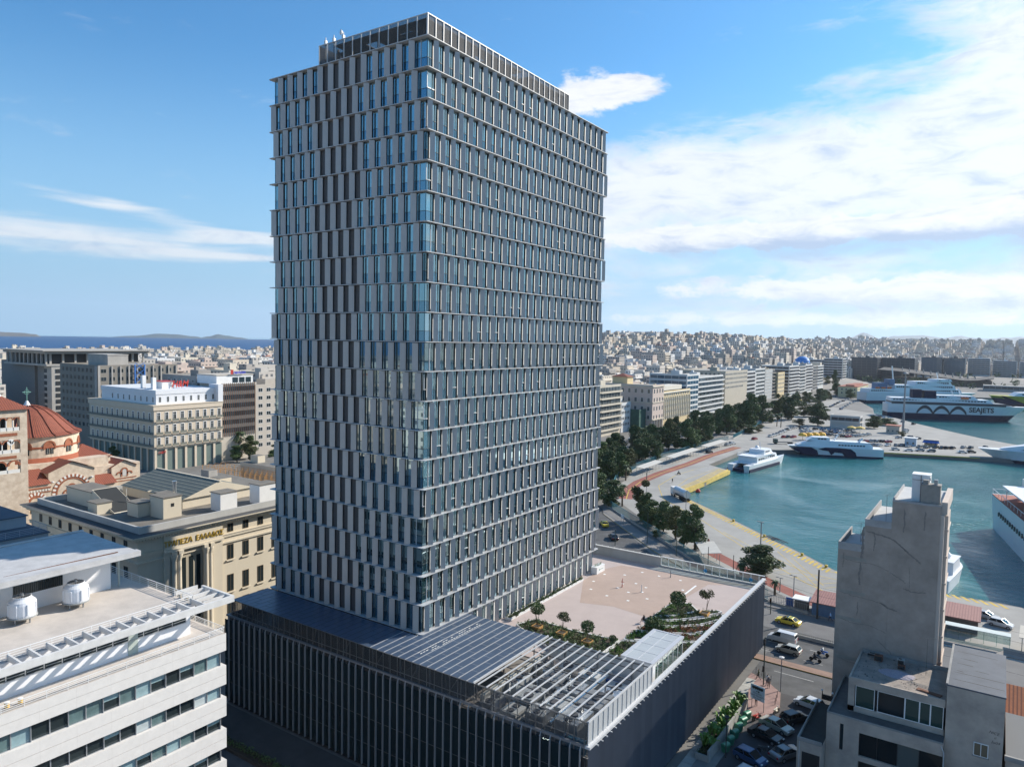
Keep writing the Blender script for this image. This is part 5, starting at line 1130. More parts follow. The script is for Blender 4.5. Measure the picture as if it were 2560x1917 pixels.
for y in (11.0, 14.2, 17.4, 20.6, 23.2):
    window(bk, 'E', y, bx1, -3.3, 1.3, 2.7, 'double', winglass, wbar); window(bk, 'E', y, bx1, -9.2, 1.3, 3.1, 'double', winglass, wbar); window(bk, 'E', y, bx1, 1.7, 1.2, 1.5, 'double', winglass, wbar); window(bk, 'E', y, bx1, -13.4, 1.3, 2.6, 'double', winglass, wbar)
    q = MB(); q.box(bx1, y-.9, -3.55, bx1+.3, y+.9, -3.35); q.box(bx1, y-.9, -9.45, bx1+.3, y+.9, -9.25); q.build('sill', [bc], bk)
for x in range(9):
    xx = -58.5-x*3.7; window(bk, 'S', xx, by0, 1.7, 1.1, 1.9, 'double', winglass, wbar); window(bk, 'S', xx, by0, -4.0, 1.3, 2.9, 'double', winglass, wbar); window(bk, 'S', xx, by0, -9.4, 1.3, 3.0, 'double', winglass, wbar)
# portico with painted-on recess shade, columns and gold letters
q = MB(); q.box(bx1+.0, -1.8, G, bx1+.5, -.7, .9); q.box(bx1, 7.2, G, bx1+.5, 9.1, .9); q.box(bx1, -1.8, .9, bx1+.55, 9.1, 3.58); q.box(bx1+.55, -1.9, .75, bx1+.85, 9.2, 1.1); q.build('portal', [bc], bk)
q = MB(); q.box(bx1+.01, -.7, G, bx1+.03, 7.2, .2, 0); q.build('portal_shade', [mat('stone_shade', (.42, .37, .28), .85)], bk)  # thin darker sheet stands in for the shade of a recess
for k in range(3): y = 1.6+k*1.35; q = MB(); q.box(bx1+.03, y, -12, bx1+.08, y+.75, -.9); q.build('window', [winglass], bk)
for y in (-.1, 6.6, .8, 5.8):
    q = MB(); q.lathe([(.48, G), (.46, -8), (.40, -1.0), (.42, -.9), (.62, -.1), (.62, .2)], 14, c=(bx1+.55, y, 0)); q.box(bx1+.0, y-.6, .2, bx1+1.1, y+.6, .75); q.build('column', [bc], bk)
gold = mat('gold_letters', (.62, .42, .07), .35, .5)
text_mesh('lettering', 'ΤΡΑΠΕΖΑ  ΕΛΛΑΔΟΣ', 1.22, .06, gold, bk, (bx1+.62, 3.7, 1.75), FX, 0, 'CENTER', .92, .02)

# ------------------------------------------------------------------ church
ch = thing('byzantine_church', 'big stone church with red tiled dome, bell tower clock and brick arches', 'church', (-115, 5, G))
st = mat('church_stone', (.66, .56, .44), .85, col2=(.46, .36, .27), scale=.9, vary=.2, bump=.15, bscale=4)
brk = mat('church_brick', (.34, .12, .06), .85, vary=.3, scale=3); tl = stripe_mat('red_tile', (.30, .085, .045), (.15, .045, .03), 1, .42, .35, .8, 0, .25, .8); tlx = stripe_mat('red_tile_x', (.30, .085, .045), (.15, .045, .03), 0, .42, .35, .8, 0, .25, .8)
wmar = mat('white_marble', (.68, .66, .62), .6)
def arch_E(q, x, yc, z, r, w, d=.12, n=14, m=0, full=False, leg=0):
    """ring of brick round an arch on a +X wall"""
    prev = None
    for i in range(n+1):
        a = PI*i/n; c, s = math.cos(a), math.sin(a); cur = [(x, yc+c*r, z+s*r), (x+d, yc+c*r, z+s*r), (x+d, yc+c*(r+w), z+s*(r+w)), (x, yc+c*(r+w), z+s*(r+w))]
        if prev:
            q.add(prev+cur, [(0, 1, 5, 4), (1, 2, 6, 5), (2, 3, 7, 6)], m if (i % 2 or not full) else full)
        prev = cur
    if leg:
        q.box(x, yc-r-w, z-leg, x+d, yc-r, z, m); q.box(x, yc+r, z-leg, x+d, yc+r+w, z, m)
def arch_fill(q, x, yc, z, r, leg, m=0, n=12):
    vs = [(x, yc+math.cos(PI*i/n)*r, z+math.sin(PI*i/n)*r) for i in range(n+1)]+[(x, yc-r, z-leg), (x, yc+r, z-leg)]
    q.add(vs, [tuple(range(len(vs)))], m)
# nave and lower volumes
q = MB(); q.box(-140, -8, G, -108.4, 24, 7.0); q.box(-134, -2, 7, -109, 17, 9.0); q.build('wall', [st], ch)
q = MB(); q.box(-108, 2.7, G, -105, 12.0, 7.6, 0); q.add([(-105, 2.7, 7.6), (-105, 12.0, 7.6), (-105, 7.35, 9.35), (-118, 2.7, 7.6), (-118, 12, 7.6), (-118, 7.35, 9.35)], [(0, 1, 2)], 0)
q.box(-109, 2.71, 6.9, -107.9, 12, 7.6); q.build('gable_wall', [st], ch)
q = MB(); q.add([(-104.6, 2.2, 7.5), (-104.6, 7.35, 9.6), (-119, 7.35, 9.6), (-119, 2.2, 7.5)], [(0, 1, 2, 3)]); q.add([(-104.6, 7.35, 9.6), (-104.6, 12.5, 7.5), (-119, 12.5, 7.5), (-119, 7.35, 9.6)], [(0, 1, 2, 3)]); q.build('gable_roof', [tlx], ch)
q = MB(); arch_E(q, -105, 7.3, 2.8, 3.4, .55, .18, 28, 0, 1, 4); arch_E(q, -105, 7.3, 2.8, 2.95, .3, .10, 22, 0, 0, 4); arch_E(q, -105, 7.25, 3.9, .55, .35, .12, 12, 0, 0, 1.2); q.box(-105, 5.4, 2.5, -104.9, 9.1, 2.8, 0); arch_E(q, -105, 6.2, 2.8, .5, .3, .1); arch_E(q, -105, 8.35, 2.8, .5, .3, .1)
for y in (5.4, 9.3): arch_E(q, -105, y, -.2, .5, .3, .1)
q.build('brick_arch', [brk, wmar], ch)
q = MB(); arch_fill(q, -104.93, 7.25, 3.9, .5, 1.1); q.build('window', [winglass], ch)
for y in (3.4, 11.3): q = MB(); q.lathe([(0, .2), (.3, .12), (.35, 0), (.3, -.12), (0, -.2)], 10, c=(-104.8, y, 5.6)); q.build('lamp_globe', [lsteel], ch)
# right small chapel gables
q = MB(); q.box(-116, 17.2, G, -108, 22.9, 6.4, 0); q.add([(-108, 17.2, 6.4), (-108, 22.9, 6.4), (-108, 20.05, 7.75), (-116, 17.2, 6.4), (-116, 22.9, 6.4), (-116, 20.05, 7.75)], [(0, 1, 2)], 0); q.build('chapel_wall', [st], ch)
q = MB(); q.add([(-107.6, 16.8, 6.35), (-107.6, 20.05, 7.95), (-116.5, 20.05, 7.95), (-116.5, 16.8, 6.35)], [(0, 1, 2, 3)]); q.add([(-107.6, 20.05, 7.95), (-107.6, 23.3, 6.35), (-116.5, 23.3, 6.35), (-116.5, 20.05, 7.95)], [(0, 1, 2, 3)]); q.build('chapel_roof', [tlx], ch)
q = MB(); arch_E(q, -108, 20.1, 5.3, .5, .35, .1, 12, 0, 0, 1.2); arch_E(q, -108, 18.9, 4.6, .4, .3, .1); arch_E(q, -108, 21.3, 4.6, .4, .3, .1); q.box(-108, 17.2, 3.6, -107.9, 22.9, 3.8); q.box(-108, 17.2, 3.0, -107.9, 22.9, 3.15); arch_E(q, -108, 20.0, .3, 1.3, .4, .1, 16, 0, 1, 3); q.build('brick_arch', [brk, wmar], ch)
q = MB(); arch_fill(q, -107.93, 20.1, 5.3, .45, 1.1); q.build('window', [mat('lattice_white', (.5, .48, .45), .7)], ch)
q = MB(); q.box(-109, 12, G, -105.8, 17.2, 3.4, 0); q.build('link_wall', [st], ch)
q = MB(); q.add([(-105.4, 12, 3.4), (-105.4, 17.2, 3.4), (-110, 17.2, 6.2), (-110, 12, 6.2)], [(0, 1, 2, 3)]); q.add([(-103.6, -7, 5.6), (-103.6, 2.7, 5.6), (-109, 2.7, 8.1), (-109, -7, 8.1)], [(0, 1, 2, 3)]); q.build('lean_to_roof', [tl], ch)
q = MB(); q.box(-109, -12, G, -104, 2.7, 5.5); q.build('aisle_wall', [st], ch)
q = MB()
for y in (-5.5, -.2): arch_E(q, -104, y, 1.9, 1.6, .6, .14, 18, 0, 1, .8); arch_E(q, -104, y, 1.9, 1.1, .5, .10, 14, 0, 0, .8)
q.box(-104, -12, 4.7, -103.88, 2.7, 5.0); q.box(-104, -12, 3.9, -103.88, 2.7, 4.05)
for k in range(26): q.box(-104, -11.6+k*.55, 4.2, -103.9, -11.3+k*.55, 4.5, 1)
q.build('brick_arch', [brk, wmar], ch)
for y in (-6.1, -4.9, -.8, .4): q = MB(); arch_fill(q, -103.93, y, 1.7, .42, 1.8); q.build('window', [winglass], ch)
# transept roofs right of the drum
q = MB(); q.box(-124, 12, 7, -112, 19.0, 8.9, 0); q.build('transept_wall', [st], ch)
q = MB(); q.add([(-111.6, 11.2, 8.6), (-111.6, 19.4, 8.6), (-118, 15.6, 11.2), (-124, 19.4, 8.6), (-124, 11.2, 8.6)], [(0, 1, 2), (1, 3, 2), (3, 4, 2), (4, 0, 2)]); q.add([(-110.5, 10.6, 7.4), (-110.5, 16.8, 8.0), (-116, 13.4, 9.6), (-116, 10.6, 9.2)], [(0, 1, 2, 3)]); q.build('transept_roof', [tl], ch)
# drum and dome
dcx, dcy, dr = -121, 5.5, 9.9; q = MB(); q.lathe([(dr, 6.5), (dr, 14.2), (dr+.25, 14.2), (dr+.3, 14.5)], 48, c=(dcx, dcy, 0)); q.lathe([(dr+.08, 11.9), (dr+.12, 12.1), (dr+.08, 12.3)], 48, 1, c=(dcx, dcy, 0)); q.lathe([(dr+1.3, 8.6), (dr, 9.9)], 48, 1, c=(dcx, dcy, 0)); q.lathe([(dr+1.2, 6), (dr+1.25, 8.6)], 48, 0, c=(dcx, dcy, 0)); q.build('drum', [st, mat('red_tile_plain', (.33, .09, .04), .8, vary=.2, scale=2)], ch)
q = MB(); prof = [(dr+.6, 14.45), (9.2, 15.0), (7.6, 16.5), (5.9, 18.2), (4.0, 19.6), (2.2, 20.3), (.9, 20.5)]
q.lathe(prof, 72, c=(dcx, dcy, 0)); o = q.build('dome', [None or tl], ch)
dm = mat('dome_tile', (.31, .085, .045), .8, vary=.25, scale=1.2); t = dm.node_tree; tc = N(t, 'ShaderNodeTexCoord'); sp = N(t, 'ShaderNodeSeparateXYZ'); mp = N(t, 'ShaderNodeMapping'); pr = wl(ch); mp.inputs['Location'].default_value = (-(dcx-pr.x), -(dcy-pr.y), 0)
t.links.new(tc.outputs['Object'], mp.inputs[0]); t.links.new(mp.outputs[0], sp.inputs[0]); an = math_n(t, 'ARCTAN2', sp.outputs[1], sp.outputs[0]); k_ = math_n(t, 'LESS_THAN', math_n(t, 'FRACT', math_n(t, 'MULTIPLY', an, 120/6.2832)), .38)
b_ = t.nodes['Principled BSDF']; src = b_.inputs['Base Color'].links[0].from_socket; mx = N(t, 'ShaderNodeMixRGB', i={2: (.13, .04, .025, 1)}); t.links.new(k_, mx.inputs[0]); t.links.new(src, mx.inputs[1]); t.links.new(mx.outputs[0], b_.inputs['Base Color']); o.data.materials[0] = dm
q = MB()
for k in range(16):
    a = 2*PI*(k+.3)/16; q.tube([(dcx+math.cos(a)*r*1.003, dcy+math.sin(a)*r*1.003, z+.06) for r, z in prof], .13, 5)
q.build('dome_rib', [dm], ch)
for k in range(14):
    a = R(-78+k*13.2*1.0+0)
    if not (R(-95) < a < R(95)): continue
    T_ = Matrix.Translation((dcx, dcy, 0)) @ Matrix.Rotation(a, 4, 'Z') @ Matrix.Translation((dr*1.0-.06, 0, 0))
    if k % 2: continue
    q = MB(); arch_E(q, 0, 0, 12.3, .95, .32, .16, 14, 0, 0, .6); arch_fill(q, .06, 0, 12.3, .95, .6, 0)
    for yy in (-.42, .42): arch_fill(q, .1, yy, 11.8, .33, 1.2, 1); q.box(.08, yy-.02, 10.6, .12, yy+.02, 12.0, 2)
    q.v = [tuple(T_ @ Vector(v)) for v in q.v]; q.build('drum_window', [brk, winglass, wmar], ch)
def cross(T, x, y, z, s, m):
    q = MB(); q.lathe([(.75*s, 0), (.45*s, .7*s), (.2*s, 1.2*s)], 14, 0, c=(x, y, z)); q.tube([(x, y, z+1.1*s), (x, y, z+4.2*s)], .1*s, 6, 1); q.tube([(x, y-.85*s, z+3.1*s), (x, y+.85*s, z+3.1*s)], .1*s, 6, 1)
    pr_ = [(x, y+math.cos(2*PI*i/14)*.5*s, z+3.1*s+math.sin(2*PI*i/14)*.5*s) for i in range(15)]; q.tube(pr_, .05*s, 4, 1); q.build('cross', [white, m], T)
cop = mat('verdigris', (.16, .36, .30), .7, vary=.2, scale=2); cross(ch, dcx, dcy, 20.4, 1.0, cop)
# bell tower, a hollow frame with open storeys
tx0, tx1, ty0, ty1 = -109.2, -102.0, -9.6, -2.3
q = MB(); q.box(tx0, ty0, G, tx1, ty1, 7.9)
lv_ = [(7.9, 9.0), (11.6, 13.0), (15.6, 17.4), (20.1, 21.6)]
for a, b2 in lv_: q.box(tx0, ty0, a, tx1, ty1, b2)
for a, b2 in ((9.0, 11.6), (13.0, 15.6), (17.4, 20.1)):
    for x, y in ((tx0, ty0), (tx0, ty1-1.3), (tx1-1.3, ty0), (tx1-1.3, ty1-1.3)): q.box(x, y, a, x+1.3, y+1.3, b2)
    q.box(tx0+.8, ty0+.8, a, tx1-2.6, ty1-2.6, b2, 1)
q.build('bell_tower', [st, dark], ch)
for a, b2, n in ((9.0, 11.6, 2), (13.0, 15.6, 3), (17.4, 20.1, 4)):
    w_ = (ty1-ty0-2.6)/n; q = MB(); q2 = MB(); q3 = MB()
    for k in range(n):
        yc = ty0+1.3+w_*(k+.5); arch_E(q, tx1-.1, yc, b2-w_*.48, w_*.36, w_*.13, .2, 12); 
        # spandrel above the arch
        n_ = 10; vs = [(tx1-.12, yc-w_/2, b2), (tx1-.12, yc+w_/2, b2)]+[(tx1-.12, yc+math.cos(PI*i/n_)*w_*.38, b2-w_*.48+math.sin(PI*i/n_)*w_*.38) for i in range(n_+1)]+[]
        vs = [(tx1-.12, yc-w_/2, b2-w_*.48), (tx1-.12, yc-w_/2, b2), (tx1-.12, yc+w_/2, b2), (tx1-.12, yc+w_/2, b2-w_*.48)]+[(tx1-.12, yc+math.cos(PI*i/n_)*w_*.38, b2-w_*.48+math.sin(PI*i/n_)*w_*.38) for i in range(n_+1)]
        q3.add(vs, [tuple(range(len(vs)))[::-1]])
        if k: y = yc-w_/2; q2.cone((tx1-.25, y, a), (tx1-.25, y, b2-w_*.5), .14, .13, 8)
        q2.box(tx1-.2, yc-w_/2+.12, a, tx1-.05, yc+w_/2-.12, a+.7)
    q.build('brick_arch', [brk], ch); q2.build('marble_column', [wmar], ch); q3.build('arch_wall', [st], ch)
q = MB(); q.add([(tx0-.6, ty0-.6, 21.6), (tx1+.6, ty0-.6, 21.6), (tx1+.6, ty1+.6, 21.6), (tx0-.6, ty1+.6, 21.6), ((tx0+tx1)/2, (ty0+ty1)/2, 24.4)], [(0, 1, 4), (1, 2, 4), (2, 3, 4), (3, 0, 4), (3, 2, 1, 0)]); q.build('tower_roof', [tl], ch)
cross(ch, (tx0+tx1)/2, (ty0+ty1)/2, 24.0, .8, cop)
q = MB(); q.cone((tx1-.0, -5.3, 15.2), (tx1+.1, -5.3, 15.2), .62, .62, 20, 0); q.box(tx1+.1, -5.33, 15.2, tx1+.13, -5.27, 15.6, 1); q.box(tx1+.1, -5.3, 15.15, tx1+.13, -4.9, 15.22, 1); q.build('clock', [white, dark], ch)
q = MB(); q.box(tx1, ty0+1.5, 16.4, tx1+.06, ty1-1.8, 17.0); q.box(tx1, ty0+2, 11.95, tx1+.06, ty1-2, 12.5); q.build('brick_panel', [brk], ch)

# ------------------------------------------------------------------ white and cream corner building with shops
hm_ = thing('corner_department_store', 'cream neoclassical corner store with balconies and white attic floors', 'building', (-225, 97, G))
hc = mat('store_cream', (.62, .52, .40), .85, vary=.06, scale=.5); hx, hy0, hy1, hxb = -204.0, 82.2, 111, -252
q = MB(); q.box(hxb, hy0, -6.6, hx, hy1, 8.2); q.box(hxb-.4, hy0-.4, 8.2, hx+.4, hy1, 9.9, 0); q.box(hxb-.6, hy0-.6, 9.9, hx+.6, hy1, 10.15)
for k in range(7): y = hy0+.1+k*4.1; q.box(hx-.4, y, G, hx, y+.9, -6.6)
for k in range(11): x = hx-.9-k*4.5; q.box(x, hy0, G, x+.8, hy0+.4, -6.6)
q.build('wall', [hc], hm_)
q = MB(); q.box(hxb+1, hy0+.5, G, hx-.5, hy1, -6.62); q.build('shop_window', [glass_mat('shop_glass', (.16, .20, .18), f0=1.5)], hm_)
q = MB(); q.box(hxb+6, hy0+2, 10.15, hx-2, hy1, 14.0); q.box(hxb+5.8, hy0+1.8, 14.0, hx-1.8, hy1, 15.6); q.box(hx-6, hy1-2.0, 10.1, hx+.3, hy1+.2, 17.0); q.build('attic', [mat('blueish_white', (.70, .71, .73), .7, vary=.06, scale=.5)], hm_)
q = MB(); q.box(hx-9, hy0+4, 15.6, hx-7.6, hy0+5.4, 20.2); q.box(hx-18, hy0+5, 15.6, hx-16.6, hy0+6.4, 20.6); q.box(hx-14, hy0+8, 15.6, hx-8, hy0+13, 18.4); q.build('roof_hut', [white], hm_)
q = MB(); q.box(hx-14.3, hy0+7.7, 18.4, hx-7.7, hy0+13.3, 18.6); q.build('hut_roof', [redp], hm_)
bal = mat('balcony_iron', (.16, .16, .13), .7)
for fl, z in enumerate((-5.6, -.9, 3.9)):
    for k in range(9):
        y = hy0+1.8+k*3.2; window(hm_, 'E', y, hx, z+.2, 1.3, 3.2, 'tall', winglass, white); q = MB(); q.box(hx, y-1.35, z-.25, hx+.8, y+1.35, z-.05, 0); q.box(hx+.72, y-1.35, z-.05, hx+.8, y+1.35, z+.85, 1); q.build('balcony', [hc, bal], hm_)
    for k in range(12): window(hm_, 'S', hx-3-k*3.85, hy0, z+.2, 1.2, 3.0, 'tall', winglass, white)
    q = MB(); q.box(hxb, hy0-.8, z-.25, hx-.6, hy0, z-.05, 0); q.box(hxb, hy0-.8, z-.05, hx-.6, hy0-.74, z+.85, 1); q.build('balcony', [hc, bal], hm_)
for k in range(8): window(hm_, 'E', hy0+3.6+k*3.2, hx-2, 11.0, .9, 2.1, 'double', winglass, white)
for k in range(8): window(hm_, 'S', hx-4-k*4.2, hy0+2, 11.0, .9, 2.0, 'double', winglass, white)
text_mesh('roof_sign', 'H&M', 3.6, .08, redp, hm_, (hx-7.4, hy0+15, 16.2), FX, .25, 'CENTER', .9, .06); text_mesh('shop_sign', 'H&M', 1.4, .05, redp, hm_, (hx+.02, hy0+3, -8.3), FX, .2)
q = MB()
for k in range(4): q.box(hx-7.6, hy0+11.5+k*2.2, 15.6, hx-7.5, hy0+11.6+k*2.2, 19.5)
q.build('sign_frame', [steel], hm_)

def office(name, lab, x0, y0, x1, y1, z1, wallm, floors, style, fh=3.2, win=None, fr=None, zb=None, south=True, roofm=None, winw=1.6, pitch=2.6, step=0, top_hut=True, balm=None):
    T = thing(name, lab, 'building', ((x0+x1)/2, (y0+y1)/2, G)); win = win or winglass; fr = fr or white
    q = MB(); q.box(x0, y0, G, x1, y1, z1, 0, 1); q.build('wall', [wallm, roofm or mat('roof_gravel', (.38, .36, .33), .9, vary=.35, scale=.3)], T)
    q = MB(); p = .25
    for a in ((x0, y0, x1, y0+p), (x1-p, y0+p, x1, y1), (x0, y0+p, x0+p, y1)): q.box(a[0], a[1], z1, a[2], a[3], z1+.8)
    q.build('parapet', [wallm], T)
    if top_hut:
        hx_, hy_ = x0+(x1-x0)*.45, y0+(y1-y0)*.4; q = MB(); q.box(hx_, hy_, z1, hx_+min(6, (x1-x0)*.4), hy_+min(6, (y1-y0)*.4), z1+2.9); q.box(hx_+1, hy_+1, z1+2.9, hx_+2.6, hy_+2.6, z1+4.3); q.build('roof_hut', [wallm], T)
    cnt_ = 0
    for f in range(floors):
        z = z1-(f+1)*fh
        if z < G+1: break
        if style == 'grid':
            y = y0+pitch*.6
            while y < y1-pitch*.3 and cnt_ < 98: window(T, 'E', y, x1, z+.9, winw, fh*.5, 'double', win, fr); y += pitch; cnt_ += 1
            if south:
                x = x1-pitch*.6
                while x > x0+pitch*.3 and cnt_ < 98: window(T, 'S', x, y0, z+.9, winw, fh*.5, 'double', win, fr); x -= pitch; cnt_ += 1
        else:
            q = MB(); q.box(x1, y0+.5, z+.8, x1+.04, y1-.5, z+fh-.5, 0)
            n = int((y1-y0-1)/pitch)
            for k in range(n+1): y = y0+.5+k*(y1-y0-1)/max(1, n); q.box(x1+.04, y-.06, z+.8, x1+.1, y+.06, z+fh-.5, 1)
            q.build('window_band', [win, fr], T)
            if style in ('balcony', 'slab'):
                q = MB(); d = 1.2 if style == 'balcony' else .35; q.box(x1+.001, y0+.1, z-.1, x1+d, y1-.1, z+.12, 0)
                if style == 'balcony': q.box(x1+d-.1, y0+.1, z+.12, x1+d, y1-.1, z+.95, 0)
                q.build('balcony', [balm or wallm], T)
            if south:
                q = MB(); q.box(x0+.6, y0-.04, z+.8, x1-.6, y0, z+fh-.5, 0)
                n = int((x1-x0-1)/pitch)
                for k in range(n+1): x = x0+.6+k*(x1-x0-1.2)/max(1, n); q.box(x-.06, y0-.1, z+.8, x+.06, y0-.04, z+fh-.5, 1)
                q.build('window_band', [win, fr], T)
                if style in ('balcony', 'slab'): q = MB(); q.box(x0+.3, y0-d, z-.1, x1-.3, y0, z+.12); (q.box(x0+.3, y0-d, z+.12, x1-.3, y0-d+.1, z+.95) if style == 'balcony' else 0); q.build('balcony', [balm or wallm], T)
    return T
brn = mat('brown_concrete', (.25, .225, .19), .9, vary=.15, scale=.3); lgc = mat('light_concrete', (.42, .39, .35), .9, vary=.2, scale=.3)
T = office('office_block', 'brown concrete office block with rows of square windows behind the corner store', -296, 90.9, -262, 127, 22.3, brn, 9, 'grid', 3.5, winglass, mat('frame_grey', (.30, .29, .27), .6), winw=2.4, pitch=3.7, south=False, top_hut=False)
for f in range(8):
    for k in range(9):
        window(T, 'S', -264.5-k*3.55, 90.9, 22.3-(f+1)*3.4+.9, 1.9, 1.8, 'double', winglass, brn)
q = MB(); q.box(-264.6, 90.6, G, -261.8, 91.2, 22.8); q.box(-262.2, 90.6, G, -261.7, 91.6, 22.8)
for k in range(9): q.box(-262, 96.3+k*3.7, G, -261.5, 96.9+k*3.7, 22.6)
q.box(-283, 97, 22.4, -266, 106, 27.2); q.box(-283.2, 96.8, 27.2, -265.8, 106.2, 27.6); q.build('pier', [lgc], T)
q = MB()
for y in (106.2, 110.6):
    q.box(-261.5, y, 11, -261.1, y+.5, 23.2)
for z in (12, 15, 18, 21): q.tube([(-261.2, 106.4, z), (-261.2, 110.8, z+3)], .14, 5); q.tube([(-261.2, 110.8, z), (-261.2, 106.4, z+3)], .14, 5)
q.build('lattice_frame', [mat('lattice_blue', (.04, .17, .48), .5)], T)
# concrete hall with unfinished upper storey
T = thing('concrete_hall', 'big blank grey concrete block with unfinished open top storey, far left', 'building', (-372, 130, G))
cw = stripe_mat('ribbed_concrete', (.25, .24, .225), (.19, .18, .17), 0, .8, .25, .9, 0, .2, .3)
q = MB(); q.box(-416, 113.5, G, -375, 150, 20.8); q.box(-374.9, 115.2, G, -371.6, 150, 20.6, 1); q.box(-371.5, 113.5, G, -360.5, 150, 20.8, 0); q.box(-416, 116, 20.8, -401, 150, 27.2, 1); q.build('wall', [cw, brn], T)
q = MB(); q.box(-402, 109, 25.6, -352, 165, 27.0); q.box(-400, 107, 27.0, -350, 165, 27.4); q.build('roof_slab', [lgc], T)
q = MB()
for k in range(10): x = -400+k*5; q.box(x-.5, 110.2, 20.2, x+.5, 111, 25.6)
for k in range(9): q.box(-355, 112+k*6.2, 20.2, -354.2, 113+k*6.2, 25.6)
q.box(-402, 109.5, 19.2, -352, 165, 20.2); q.build('frame', [lgc], T)
q = MB(); q.box(-399, 113, 20.25, -356, 160, 25.5); q.build('void_wall', [mat('inner_dark', (.05, .05, .05))], T)
q = MB(); q.box(-360.5, 112, G, -352.4, 165, 19.1, 0)
for f in range(9): q.box(-352.4, 114, -10+f*3.2, -352.2, 118, -8+f*3.2, 1); q.box(-360.5, 111.9, -10+f*3.2, -357.5, 112, -8+f*3.2, 1)
q.build('unfinished_wing', [lgc, dark], T)
# block with the small company sign and vertical fins; block right of it
fin_b = thing('finned_office', 'six-storey office with brown vertical fins and a small red and blue sign', 'building', (-214, 120, G))
q = MB(); q.box(-222, 112.6, G, -207, 128.8, 16.8, 0, 1); q.box(-222, 111.5, 16.8, -208.5, 129, 20.2, 2); q.box(-222.2, 111.3, 20.2, -208.3, 129.2, 20.6, 0); q.build('wall', [mat('fin_office_wall', (.52, .46, .38), .8, vary=.1, scale=.4), mat('roof_gravel', (.38, .36, .33)), white], fin_b)
for f in range(6): q = MB(); z = 16.2-3.45*(f+1); q.box(-207, 112.8, z+1.0, -206.9, 128.6, z+2.9); q.build('window_band', [glass_mat('office_band_glass', (.05, .07, .075), f0=1.6, vary=.3)], fin_b)
for k in range(17): y = 112.8+k*.98; q = MB(); q.box(-206.9, y, -5, -206.6, y+.12, 17.2); q.build('fin', [mat('fin_brown', (.17, .085, .05), .7)], fin_b)
for k in range(3): q = MB(); q.box(-208.5, 119+k*3.2, 17.2, -208.4, 121.6+k*3.2, 19.4); q.build('window', [winglass], fin_b)
q = MB(); q.box(-207.8, 117.6, 20.7, -207.7, 118.9, 22.6); q.build('sign_mark', [redp], fin_b)
text_mesh('sign_lettering', 'navicon', 2.1, .05, mat('sign_blue', (.02, .03, .45), .5), fin_b, (-207.6, 118.8, 20.9), FX, .25, 'LEFT', .9, .04)
office('office_block', 'beige office block with scattered windows beside the finned office, at the tower edge', -222, 129.2, -207, 146, 15.2, mat('beige_render', (.50, .44, .37), .85, vary=.1, scale=.4), 8, 'grid', 3.4, winw=2.2, pitch=4.2, south=False)
office('office_block', 'grey blank-sided block standing behind the attic of the corner store', -250, 112.5, -224, 128, 18.6, mat('grey_beige_render', (.34, .31, .28), .9, vary=.2, scale=.3), 6, 'grid', 3.4, winw=1.4, pitch=4.5, south=True)
# small buildings between bank and store
for i, (x0, y0, x1, y1, z, lab) in enumerate(((-146, 60, -124, 70, -6.6, 'low pale hut with flat roof in front of the corner store'), (-122, 47, -100, 60, -5.5, 'low grey roof building right behind the bank'), (-160, 88, -140, 104, -7, 'flat cream building behind scaffolding nets'), (-96, 30, -72, 44, 1.5, 'plain cream annexe at the back of the bank'))):
    T = thing('low_building', lab, 'building', ((x0+x1)/2, (y0+y1)/2, G)); q = MB(); q.box(x0, y0, G, x1, y1, z, 0, 1); q.box(x0+3, y0+2, z, x0+7, y0+5, z+2.4, 0, 1); q.build('wall', [cream if i > 1 else lgc, broof], T)
    for k in range(3): window(T, 'E', y0+2+k*3, x1, z-2.6, 1.1, 1.4)
"""scaffold"""
q = MB(); sr = random.Random(2)
for k in range(14):
    x = -170+k*2.6
    for j in range(4): q.tube([(x, 80+j*2.4, G), (x, 80+j*2.4, -8.2)], .07, 4)
for j in range(4):
    for z in (-12.5, -10.2, -8.2): q.tube([(-170, 80+j*2.4, z), (-136, 80+j*2.4, z)], .06, 4)
meta(q.build('scaffolding', [mat('scaffold_orange', (.62, .28, .05), .6)], loc=(-150, 84, G)), 'orange scaffolding on the street in front of the corner store', 'scaffolding')
